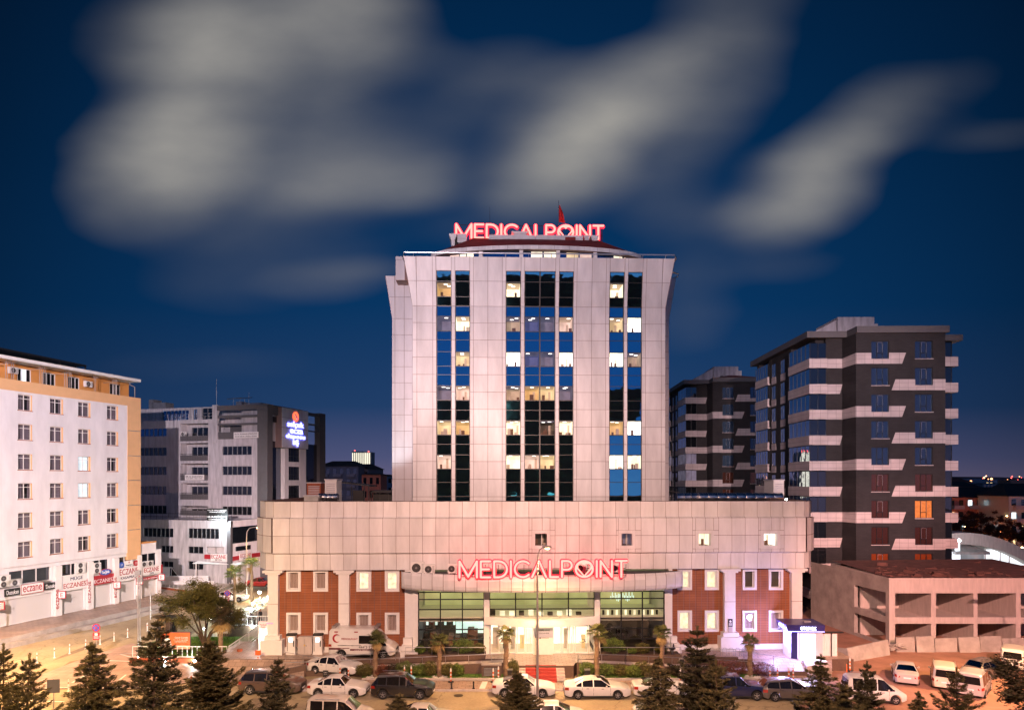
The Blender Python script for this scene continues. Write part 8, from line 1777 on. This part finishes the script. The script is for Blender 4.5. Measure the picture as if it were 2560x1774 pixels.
railing('steel railing running down beside the kiosk', [(X(1775, 57.4), 57.4, 1.0), (X(1860, 57.2), 57.2, .95), (X(2010, 56.2), 56.2, .45)], .8, 1.9)
q = MB(); q.box(X(1776, 57.5), X(1844, 57.5), 57.3, 57.5, .2, 1.25); q.box(X(1930, 55.7), X(2016, 55.7), 55.5, 55.7, 0, .55); struct(q.build('low_wall', 'granite'))
railing('short steel railing at the left end of the terrace', [(X(715, 57.4), 57.3, .9), (X(800, 56.5), 56.6, .6), (X(990, 57.6), 57.3, 1.0)], .75, 1.6)
q = MB(); q.hexa([(X(714, 56), 55.6, .1), (X(765, 56), 55.9, .1), (X(765, 56), 56.3, .1), (X(714, 56), 56.0, .1)], [(X(714, 56), 55.6, .62), (X(765, 56), 55.9, .95), (X(765, 56), 56.3, .95), (X(714, 56), 56.0, .62)]); struct(q.build('low_wall', 'granite'))
# kiosk
emit('kiosk_white', (.82, .86, 1), 5); emit('kiosk_edge', (.35, .30, 1), 6); emit('kiosk_text', (.75, .78, 1), 6); mat('kiosk_navy', (.035, .03, .16), .35, var=.05)
t = thing('kiosk', 'small navy kiosk with a glowing white front and blue edge lights', 'kiosk', (X(2001, 58.3), 57.6, 1.0), R(-3)); 
q = MB(); q.box(-1.05, 1.55, 0, 2.0, 0, 2.35); q.build('body', 'cladding_side', t); q = MB(); q.hexa([(-1.45, -.25, 2.35), (1.6, -.25, 2.35), (1.6, 2.2, 2.35), (-1.45, 2.2, 2.35)], [(-1.6, -.35, 2.95), (1.62, -.35, 2.95), (1.62, 2.3, 2.95), (-1.6, 2.3, 2.95)]); q.box(-1.06, -.55, -.03, -.005, 0, 2.3); q.build('roof', 'kiosk_navy', t)
q = MB(); q.box(-.28, .92, -.04, -.005, .1, 2.1); q.build('lit_panel', 'kiosk_white', t); q = MB(); q.box(-.50, -.46, -.06, -.02, .1, 2.2); q.box(-1.08, -1.05, .1, .3, .5, 2.0); q.box(-1.45, 1.6, -.3, -.26, 2.36, 2.40); q.build('light_strip', 'kiosk_edge', t); text('lettering', 'OTOPARK', .3, 'kiosk_text', t, (.25, -.36, 2.66), width=1.3, height=.28, ext=.02); o = text('lettering', 'OTOPARK', .3, 'kiosk_text', t, (-1.56, .9, 2.66), rot=(R(90), 0, R(-90)), width=1.2, height=.26, ext=.02)
q = MB(); q.box(-1.07, -1.05, .5, 1.6, .9, 1.9); q.build('screen', 'screen_white', t); lamp('AREA', 'lamp', (.3, -.3, 1.2), (.62, .60, 1), 260, 1.4, (.3, -3, .3), t); lamp('POINT', 'lamp', (-1.9, .4, 2.1), (.50, .42, 1), 1100, .3, None, t)
q = MB(); q.box(.3, .9, .8, 1.2, 2.95, 3.05); q.build('roof_unit', 'galvanised', t)
t = thing('sheet_fence', 'short white corrugated sheet fence right of the kiosk', 'fence', (X(2062, 58.6), 58.6, .9)); q = MB()
for k in range(9): u = -.9 + k * .22; q.box(u, u + .12, 0, .04, 0, 2.0); q.box(u + .12, u + .22, .04, .08, 0, 2.0)
q.build('sheets', 'white_paint', t); q = MB(); [q.box(a, a + .08, -.08, 0, -.2, 2.15) for a in (-.3, .5)]; q.box(-1, 1.6, -.1, .3, 2.1, 2.16); q.build('posts', 'dark_metal', t)
t = thing('concrete_ramp_block', 'pale wedge block at the foot of the kiosk', 'ramp block', (X(2030, 57), 56.6, .7)); q = MB(); q.hexa([(-.8, -.5, -.3), (.9, -.5, -.3), (.9, .6, -.3), (-.8, .6, -.3)], [(-.8, -.5, .1), (.9, -.5, .5), (.9, .6, .5), (-.8, .6, .5)]); q.build('block', 'concrete_pale', t)
r = random.Random(9); q = MB()
for _ in range(70): a, b = r.uniform(2040, 2110), r.uniform(1633, 1660); p = G(a, b, .1); s_ = r.uniform(.05, .25); q.prism([(p[0] + s_ * math.cos(R(k)), p[1] + s_ * r.uniform(.6, 1.2) * math.sin(R(k))) for k in (10, 100, 190, 280)], 0, [.1 + s_ * r.uniform(.5, 1.2) for _ in range(4)], r.randint(0, 1))
tag(q.build('debris', ['rubble', 'plastic_white']), 'heap of rubble and litter between kiosk and site', 'debris', kind='stuff')
t = thing('traffic_cone', 'orange and white cone left of the silver sedan', 'cone', G(2263, 1697)); q = MB(); q.box(-.2, .2, -.2, .2, 0, .04); q.lathe([(.15, .04), (.11, .28)], 12, 0, cap=False); q.lathe([(.11, .28), (.08, .48)], 12, 1, cap=False); q.lathe([(.08, .48), (.03, .75), (0, .76)], 12, 0, cap=False); q.build('cone', ['plastic_orange', 'plastic_white'], t)
t = thing('pallet_pile', 'splintered timber pallets at the shell corner', 'pallets', G(2240, 1630)); q = MB(); r = random.Random(4)
for k in range(16): a = r.uniform(-.6, .6); e = Vector((math.cos(a) * .7, .1, math.sin(a) * .8)); c = Vector((r.uniform(-.4, .5), r.uniform(-.2, .2), .55)); q.tube([c - e, c + e], .045, 4)
q.build('boards', 'concrete', t)
# ================================================================ garden side
def white_rail(label, pts, h=1.0, sp=.14, gp=8):
    t = thing('garden_fence', label, 'fence', pts[0], 0, 'white garden fences'); o = Vector(pts[0]); q = MB(); b = MB(); up = Vector((0, 0, h))
    for p0, p1 in zip(pts, pts[1:]):
        p0, p1 = Vector(p0) - o, Vector(p1) - o; q.tube([p0 + up, p1 + up], .04, 5); q.tube([p0 + up * .1, p1 + up * .1], .035, 5); n = max(2, int((p1 - p0).length / sp))
        for i in range(n + 1): c = p0.lerp(p1, i / n); b.tube([c + up * .1, c + up], .022 if i % gp else .04, 4)
    q.build('rails', 'white_paint', t); b.build('bars', 'white_paint', t); return t
white_rail('white fence along the front of the garden lawn', [(-33.4, gy - .2, .46), (-25.1, gy - .2, .46)], 1.0, .42); white_rail('white fence sloping back between lawn and side walk', [(-25.0, gy, .4), (-25.2, 68.8, .6)], 1.05, .3)
white_rail('white fence on the retaining wall behind the lawn', [(-28.7, 69.35, 1.3), (-22.8, 69.35, 1.3)], 1.0, .45); white_rail('white curved fence along the bright side path', [(-30.2, 71, .5), (-30.4, 80, .5), (-31.2, 88, .5), (-31.5, 97, .6), (-34.3, 104, .6)], 1.1, .5)
sp_ = [(-25.4, 77, .5), (X(640, 84), 84, .5)]
white_rail('white fence on the pharmacy car park edge', [(X(404, 96), 96, 1.1), (X(487, 92), 92, 1.1), (X(511, 86), 86, 1.1)], 1.0, .9)
q = MB(); a, b = (X(396, 96.2), 96.2), (X(487, 92.2), 92.2); q.hexa([(a[0], a[1], 0), (b[0], b[1], 0), (b[0], b[1] + .4, 0), (a[0], a[1] + .4, 0)], [(a[0], a[1], 1.1), (b[0], b[1], 1.1), (b[0], b[1] + .4, 1.1), (a[0], a[1] + .4, 1.1)]); q.hexa([(b[0], b[1], 0), (X(511, 86), 86, 0), (X(513, 86), 86.2, 0), (b[0] + .3, b[1] + .3, 0)], [(b[0], b[1], 1.1), (X(511, 86), 86, 1.1), (X(513, 86), 86.2, 1.1), (b[0] + .3, b[1] + .3, 1.1)]); struct(q.build('retaining_wall', 'timber_red'))
q = MB(); q.box(X(400, 100), X(534, 100), 100, 100.3, 0, Z(1452, 100), 0); q.box(X(398, 103), X(520, 103), 103, 103.3, 0, Z(1439, 103), 0); struct(q.build('boundary_wall', 'plaster_white'))
for i, (p, py_, Y, pw) in enumerate(((345, 1645, 60.6, 260), (412, 1650, 60.0, 300), (487, 1650, 60.0, 300), (395, 1612, 64, 120), (527, 1545, 72, 160), (511, 1571, 69, 120), (455, 1585, 68.4, 120), (576, 1535, 77, 260), (630, 1565, 69.1, 260), (632, 1508, 86, 300), (669, 1492, 93, 320))):
    starlamp('white garden floodlight ' + ('at the foot of the tall thin poles', 'on the front fence below the billboard', 'on the front fence below the round tree', 'beside the left edge of the billboard', 'showing through the middle of the round tree', 'low in the round tree crown', 'behind the left side of the round tree', 'at the right edge of the round tree', 'on the retaining wall by the thin cypress', 'between the two green palms', 'at the hospital wall above the side path')[i], (X(p, Y), Y, Z(py_, Y)), (.80, 1, .93), pw * (2.2 if Y >= 77 else .55), .13, name='garden_floodlight', group='garden floodlights', post=.35)
starlamp('warm lamp with a red cast beside the second green palm', (X(648, 92), 92, Z(1480, 92)), (1, .8, .5), 500, .16, name='garden_floodlight', group='garden floodlights', post=1.2)
# billboard
t = thing('billboard', 'orange billboard of a man in a white coat with MEDICALPOINT on its lower strip', 'billboard', (X(438, 61.2), 61.2, .38)); q = MB(); W_ = 1.36; q.box(-W_, W_, 0, .12, .55, 2.1); [q.box(a, a + .12, .02, .1, 0, .55) for a in (-1.1, 1.0)]; q.build('frame', 'grey_frame', t)
q = MB(); q.box(-W_ + .04, W_ - .04, -.012, -.001, .93, 2.06); q.build('panel', 'sign_orange', t); q = MB(); q.box(-W_ + .04, W_ - .04, -.012, -.001, .59, .925); q.build('lower_strip', 'plaster_orange3', t) if mat('plaster_orange3', (.75, .45, .30), .5, var=0) else 0
q = MB(); n = 10; pts_ = [(-1.25, .93), (-.35, .93), (-.38, 1.25), (-.5, 1.5), (-.68, 1.58), (-.72, 1.62), (-.88, 1.62), (-.92, 1.58), (-1.1, 1.5), (-1.22, 1.25)]; q.face([(a, -.02, b) for a, b in pts_]); q.build('portrait_coat', 'sign_white', t); q = MB(); q.face([(-.80 + .13 * math.cos(R(a)), -.022, 1.78 + .17 * math.sin(R(a))) for a in range(0, 360, 30)]); q.face([(-.86, -.0215, 1.64), (-.80, -.0215, 1.45), (-.74, -.0215, 1.64)]); q.build('portrait_face', 'skin', t)
for s_, x_, z_, w_, m_ in (('Genel Cerrahi', .55, 1.62, 1.15, 'sign_white'), ('Prof. Dr. M. Tahir ÖZER', .5, 1.42, 1.25, 'sign_white'), ('Hasta Kabulüne Başlamıştır', .5, 1.25, 1.1, 'sign_white'), ('MEDICALPOINT', .1, .75, 1.45, 'sign_red')): text('lettering', s_, .2, m_, t, (x_, -.02, z_), width=w_, ext=.003)
t = thing('glass_shelter', 'dark glazed shelter behind the billboard', 'shelter', (X(418, 67), 67, .08)); q = MB(); [q.box(-.9 + .6 * k, -.84 + .6 * k, 0, .06, 0, 2.5) for k in range(4)]; q.box(-1, 1, -.3, 1.2, 2.5, 2.6); q.build('frame', 'dark_metal', t); q = MB(); q.face([(-.84, .03, .1), (.9, .03, .1), (.9, .03, 2.4), (-.84, .03, 2.4)]); q.build('pane', 'dark_glass', t)
t = thing('litter_bin', 'brown round bin at the garden corner', 'bin', (X(598, 60.2), 60.3, .45)); q = MB(); q.lathe([(.22, 0), (.24, .7), (.2, .75)], 14); q.build('drum', 'timber_red', t)
# booth with canopy
t = thing('parking_booth', 'pale parking booth with a small window under a white canopy roof', 'booth', (X(548, 105), 105, 0), R(-6)); q = MB(); wall(q, -1.6, 1.6, 0, 2.6, [(-.1, .55, 1.0, 2.0)], y=0, th=.15); q.face([(1.6, 0, 0), (1.6, 2.4, 0), (1.6, 2.4, 2.6), (1.6, 0, 2.6)]); q.box(-1.6, 1.59, .3, 2.4, 0, 2.58); q.build('cabin', 'plaster_cream', t) if mat('plaster_cream', (.72, .62, .55), .7, var=.05) else 0
q = MB(); q.box(-1.7, 1.7, -.1, 2.5, 2.6, 2.7); q.build('cabin_roof', 'timber_red', t); q = MB(); q.hexa([(-3.8, -1, 3.4), (3.8, -1, 3.3), (3.8, 3, 3.3), (-3.8, 3, 3.4)], [(-3.7, -.9, 3.5), (3.8, -.9, 3.4), (3.0, 3, 4.1), (-3.2, 3, 4.2)]); q.build('canopy', 'white_paint', t); q = MB(); [q.box(a, a + .15, b, b + .15, 0, 3.4) for a, b in ((-3.4, -.8), (3.2, -.8), (2.2, -.8), (-3.4, 2.6), (3.2, 2.6))]; q.build('posts', 'white_paint', t)
q = MB(); q.face([(-.1, .14, 1.0), (.55, .14, 1.0), (.55, .14, 2.0), (-.1, .14, 2.0)]); q.build('window', 'room_white', t); q = MB(); [q.box(-1.0 + .25 * k, -.9 + .25 * k, -.02, -.001, 2.1, 2.4) for k in range(2)]; q.build('notice', 'sign_red', t)
# people on the side path
def person(label, loc, rz, pose, top='cloth_dark', legs='cloth_dark', group=None):
    """one skinned body: pelvis, spine, head, arms with hands, legs with feet"""
    t = thing('person', label, 'person', loc, rz, group)
    if pose == 'stand':
        J = {'pel': (0, 0, .95), 'chest': (0, 0, 1.35), 'neck': (0, 0, 1.52), 'head': (0, .02, 1.66), 'crown': (0, .01, 1.76)}
        for s, n in ((1, 'l'), (-1, 'r')): J.update({'sh' + n: (s * .2, 0, 1.45), 'el' + n: (s * .27, .03, 1.17), 'wr' + n: (s * .25, .12, .93), 'hd' + n: (s * .24, .15, .84), 'hp' + n: (s * .1, 0, .9), 'kn' + n: (s * .12, .03 * s, .5), 'an' + n: (s * .12, -.03 * s, .08), 'to' + n: (s * .13, .14, .03)})
    else:
        J = {'pel': (0, 0, .46), 'chest': (0, .12, .86), 'neck': (0, .2, 1.03), 'head': (0, .26, 1.16), 'crown': (0, .27, 1.26)}
        for s, n in ((1, 'l'), (-1, 'r')): J.update({'sh' + n: (s * .2, .15, .97), 'el' + n: (s * .27, .3, .72), 'wr' + n: (s * .15, .48, .6), 'hd' + n: (s * .1, .55, .56), 'hp' + n: (s * .1, .05, .44), 'kn' + n: (s * .15, .48, .5), 'an' + n: (s * .14, .45, .08), 'to' + n: (s * .15, .62, .03)})
    E = [('pel', 'chest'), ('chest', 'neck'), ('neck', 'head'), ('head', 'crown')]
    for n in 'lr': E += [('chest', 'sh' + n), ('sh' + n, 'el' + n), ('el' + n, 'wr' + n), ('wr' + n, 'hd' + n), ('pel', 'hp' + n), ('hp' + n, 'kn' + n), ('kn' + n, 'an' + n), ('an' + n, 'to' + n)]
    rad = {'pel': .15, 'chest': .16, 'neck': .06, 'head': .10, 'crown': .07, 'sh': .08, 'el': .05, 'wr': .035, 'hd': .04, 'hp': .10, 'kn': .07, 'an': .045, 'to': .045}
    ks = list(J); me = bpy.data.meshes.new('body'); me.from_pydata([J[k] for k in ks], [(ks.index(a), ks.index(b)) for a, b in E], []); o = bpy.data.objects.new('body', me); COL.objects.link(o)
    md = o.modifiers.new('s', 'SKIN'); 
    if not me.skin_vertices: me.attributes; 
    import bmesh
    bm = bmesh.new(); bm.from_mesh(me); ly = bm.verts.layers.skin.verify()
    for v, k in zip(bm.verts, ks): rr__ = rad.get(k, rad.get(k[:2], .05)); v[ly].radius = (rr__, rr__ * .85); v[ly].use_root = k == 'pel'
    bm.to_mesh(me); bm.free(); sb = o.modifiers.new('u', 'SUBSURF'); sb.levels = 1; sb.render_levels = 1
    bpy.context.view_layer.update(); dg = bpy.context.evaluated_depsgraph_get(); m2 = bpy.data.meshes.new_from_object(o.evaluated_get(dg)); bpy.data.objects.remove(o)
    zc_, zn_ = J['pel'][2], J['neck'][2]
    for m_ in (top, legs, 'skin', 'hair', 'sign_black'): m2.materials.append(MATS[m_])
    for p in m2.polygons:
        c = p.center; k = 0
        if c.z > zn_ - .0: k = 2 if c.z < J['head'][2] + .05 and c.y > J['head'][1] - .02 else 3
        elif c.z < .12: k = 4
        elif c.z < zc_ - .02: k = 1
        for n in 'lr':
            if (Vector(c) - Vector(J['hd' + n])).length < .09: k = 2
        p.material_index = k; p.use_smooth = True
    b = bpy.data.objects.new('body', m2); COL.objects.link(b); b.parent = t
    f = MB(); hd = J['head']; f.ball((hd[0], hd[1] + .10, hd[2] - .01), .02, 5, 0); [f.ball((s * .035, hd[1] + .088, hd[2] + .02), .011, 5, 1) for s in (1, -1)]; f.box(-.025, .025, hd[1] + .085, hd[1] + .093, hd[2] - .055, hd[2] - .047, 2); [f.ball((s * .095, hd[1], hd[2]), .022, 5, 0) for s in (1, -1)]; f.build('face', ['skin', 'sign_black', 'sign_red'], t)
    return t
person('person in dark clothes standing on the bright side path', (X(651, 73.5), 73.5, .5), R(150), 'stand'); person('person in grey crouching beside the standing one on the side path', (X(632, 74.5), 74.5, .5), R(100), 'crouch', 'cloth_grey', 'cloth_grey'); person('person in a white shirt sitting by the parking booth', (X(578, 104), 104.2, 0), R(180), 'crouch', 'cloth_white', 'cloth_dark')
# ================================================================ distance
emit('far_cool', (.75, .95, 1), 1.6); emit('far_warm', (1, .70, .35), 1.6); emit('far_orange', (1, .38, .15), 6)
mat('far_wall_red', (.55, .22, .16), .8, var=.15); mat('far_wall_grey', (.26, .27, .34), .8, var=.15); mat('far_wall_pale', (.45, .42, .46), .8, var=.1)
def house(label, x, y, w, d, h, wallm, roofm='roof_tile', rz=0, litr=.12, cols=6, rows=5, name='apartment_house', group='far apartment houses', hip=1.8, seed=0, balc=False, z0=0):
    r = random.Random(seed + int(x)); t = thing(name, label, 'apartment building', (x, y, z0), rz, group); q = MB(); q.box(-w / 2, w / 2, 0, d, -5, h); q.build('wall', wallm, t)
    q = MB(); e = .5; q.hexa([(-w / 2 - e, -e, h), (w / 2 + e, -e, h), (w / 2 + e, d + e, h), (-w / 2 - e, d + e, h)], [(-w / 2 * .55, d * .45, h + hip), (w / 2 * .55, d * .45, h + hip), (w / 2 * .55, d * .55, h + hip), (-w / 2 * .55, d * .55, h + hip)]); q.build('roof', roofm, t)
    fh = h / rows
    for i in range(cols):
        for j in range(rows):
            x_ = -w / 2 + w * (i + .5) / cols; z_ = fh * j + fh * .3; ww = min(1.5, w / cols * .45); 
            lit_ = r.random() < litr; q = MB(); q.box(x_ - ww / 2, x_ + ww / 2, -.04, .02, z_, z_ + fh * .48); q.build('window', ('far_cool' if r.random() < .6 else 'far_warm') if lit_ else 'dark_glass', t)
    if balc:
        q = MB()
        for i in range(1, cols, 2):
            for j in range(rows): x_ = -w / 2 + w * i / cols; q.box(x_ - 1.3, x_ + 1.3, -1.1, 0, fh * j + .1, fh * j + 1.0)
        q.build('balcony', 'far_wall_pale', t)
    return t
house('grey and white apartment house left of the far lit tower', X(845, 215), 215, 13, 12, Z(1165, 215), 'far_wall_grey', rz=R(-4), cols=6, rows=6, seed=1, balc=True, litr=.03); house('grey apartment house below the far lit tower', X(893, 222), 222, 8, 12, Z(1172, 222), 'far_wall_grey', rz=R(-12), cols=4, rows=6, seed=2, balc=True, litr=.08)
house('dark house with a lit roof terrace left of the hospital tower', X(950, 260), 260, 10, 10, Z(1190, 260), 'far_wall_grey', cols=4, rows=5, seed=3, litr=.3, hip=.8); house('brown house right of the grey ones, beyond the podium roof', X(928, 180), 180, 5, 9, Z(1186, 180), 'far_wall_red', cols=3, rows=5, seed=4, litr=.2, hip=.5)
# far lit tower
emit('tower_stripe', (1, .93, .70), 1.3); emit('far_red', (1, .1, .08), 6)
t = thing('lit_tower', 'distant tower block striped with bright vertical light lines', 'tower', (X(903, 420), 420, 0)); hT = Z(1129, 420); q = MB(); q.box(-5.7, 1.9, 0, 12, 0, hT); q.box(1.9, 5.9, .4, 12, 0, hT - .5); q.build('wall', 'far_wall_pale', t); q = MB()
for k in range(9): x_ = -5.5 + 1.27 * k; q.box(x_, x_ + .55, -.2, -.05 if x_ < 1.6 else .35, 6, hT - .6)
q.build('light_strips', 'tower_stripe', t); q = MB(); q.box(-5.9, 2.1, -.3, 12, hT, hT + .5); q.box(2.1, 6.1, .1, 12, hT - .5, hT); q.build('roof', 'white_paint', t); q = MB(); q.ball((-4, 0, hT + .8), .35, 6); q.ball((4.5, 0, hT + .3), .35, 6); q.build('red_lamp', 'far_red', t)
# right
house('long brick red apartment house beyond the site trees', X(2470, 172), 172, 21, 10, Z(1243, 172), 'far_wall_red', rz=R(3), cols=9, rows=4, seed=5, litr=.2, balc=True, hip=2.6); house('cream apartment house at the right frame edge', X(2572, 160), 160, 9, 12, Z(1240, 160), 'paint_cream', rz=R(-3), cols=4, rows=4, seed=6, litr=.3, balc=True, hip=3); house('smaller red house behind the long red one', X(2412, 215), 215, 9, 9, Z(1216, 215), 'far_wall_red', cols=4, rows=6, seed=7, litr=.25, hip=1.6); house('red roofed house top left of the far group', X(2395, 260), 260, 10, 9, Z(1204, 260), 'far_wall_red', 'roof_tile_red', cols=4, rows=7, seed=8, litr=.05, hip=1.6)
house('pale frame building far behind on the right', X(2485, 380), 380, 12, 10, Z(1208, 380), 'far_wall_grey', cols=6, rows=5, seed=9, litr=.05, hip=.3)
rc = random.Random(77); wmat = ['far_wall_grey', 'far_wall_red', 'far_wall_pale']
hills = MB()
for i in range(34):
    side_ = i % 2; px_ = rc.uniform(2365, 2620) if side_ else rc.uniform(800, 985); Y = rc.uniform(420, 1100); h = 12 + rc.random() * 6
    kk = rc.randint(0, 2); t = thing('distant_building', 'distant %s block in the city on the %s horizon' % (('grey', 'reddish', 'pale')[kk], ('left', 'right')[side_]), 'building', (X(px_, Y), Y, 0), 0, '%s blocks along the %s horizon' % (('grey', 'reddish', 'pale')[kk], ('left', 'right')[side_])); q = MB(); w_ = rc.uniform(10, 22); q.box(-w_ / 2, w_ / 2, 0, 12, 0, h); q.build('wall', wmat[kk], t)
    q = MB(); [q.box(u, u + 1.4, -.1, -.02, v, v + 1.3) for u, v in [(rc.uniform(-w_ / 2, w_ / 2 - 1.4), rc.uniform(h * .4, h - 1.6)) for _ in range(3)]]; q.build('window', rc.choice(['far_cool', 'far_warm', 'far_orange']), t)
for i in range(46):
    side_ = i % 4 != 0; px_ = rc.uniform(2375, 2600) if side_ else rc.uniform(815, 980); Y = rc.uniform(500, 1300); ck = rc.choice(['far_orange', 'far_orange', 'far_cool', 'far_red']); t = thing('distant_lamp', 'far %s lamp glowing on the %s horizon' % ({'far_orange': 'orange', 'far_cool': 'white', 'far_red': 'red'}[ck], 'right' if side_ else 'left'), 'street lamp', (X(px_, Y), Y, 0), 0, 'far lamps on the %s horizon' % ('right' if side_ else 'left')); hz_ = rc.uniform(13, 22) ; q = MB(); q.tube([(0, 0, 0), (0, 0, hz_)], .15, 4); q.build('pole', 'dark_metal', t); q = MB(); s_ = rc.uniform(.35, .8) * Y / 900 * (1.8 if i % 9 == 1 else 1); q.ball((0, 0, hz_), s_, 6); q.build('bulb', ck, t)
hl_ = MB(); n = 60
for i in range(n):
    def hp_(k): a = -1 + 2 * k / n; return (a * 2600, 2300, 16 + 8 + 12 * math.sin(a * 9) * .4 + 9 * math.sin(a * 23))
    a, b = hp_(i), hp_(i + 1); hl_.face([(a[0], a[1], -5), (b[0], b[1], -5), b, a]); hl_.face([a, b, (b[0], b[1] + 400, b[2] + 5), (a[0], a[1] + 400, a[2] + 5)])
struct(hl_.build('hills', 'far_hill')) if mat('far_hill', (.02, .025, .04), .95, var=.2, scale=.01) else 0
# trees behind the site
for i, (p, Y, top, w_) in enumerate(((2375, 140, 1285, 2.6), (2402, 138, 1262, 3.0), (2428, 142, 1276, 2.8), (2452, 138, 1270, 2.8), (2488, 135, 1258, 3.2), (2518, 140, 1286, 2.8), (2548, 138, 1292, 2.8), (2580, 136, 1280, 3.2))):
    h = Z(top, Y); broadleaf('dark tree, %s from the apartment tower, red light painted into its leaves' % ('first', 'second', 'third', 'fourth', 'fifth, the tallest', 'sixth', 'seventh', 'eighth')[i], (X(p, Y), Y, 0), h, w_, 'leaf_red_or_lit', 50 + i, 3200, group='trees beyond the floodlit hall', ls=.42)  # red light on these crowns is put into the leaf colour
street_lamp('orange street lamp among the far trees', X(2420, 146), 146, 6.5, (-.8, -.5), (1, .30, .10), 26000); street_lamp('second orange street lamp before the red apartment house', X(2500, 150), 150, 8.5, (.8, -.5), (1, .32, .12), 40000)
p_ = H.w(XL - 1.5, RC - 5, zr + .1); t = thing('floodlight', 'white floodlight on the podium roof washing the left tower wing', 'floodlight', p_); q = MB(); q.box(-.25, .25, -.15, .15, .1, .5); q.tube([(0, 0, 0), (0, 0, .15)], .05, 5); q.build('housing', 'dark_metal', t); lamp('SPOT', 'lamp', (.1, .2, .6), (.92, .95, 1), 2600, .2, (2.6, 5.2, 14), t, 70, .6)
p_ = H.w(xl - .7, 22, zt + .1); t = thing('floodlight', 'added warm floodlight at the left edge of the podium roof washing the office block', 'floodlight', p_); q = MB(); q.box(-.25, .25, -.15, .15, .1, .5); q.tube([(0, 0, 0), (0, 0, .15)], .05, 5); q.build('housing', 'dark_metal', t); lamp('SPOT', 'lamp', (-.3, .3, .6), (1, .52, .50), 14000, .2, (-12, 34, 9), t, 80, .7)  # floodlight added to tint the office sign tower pink
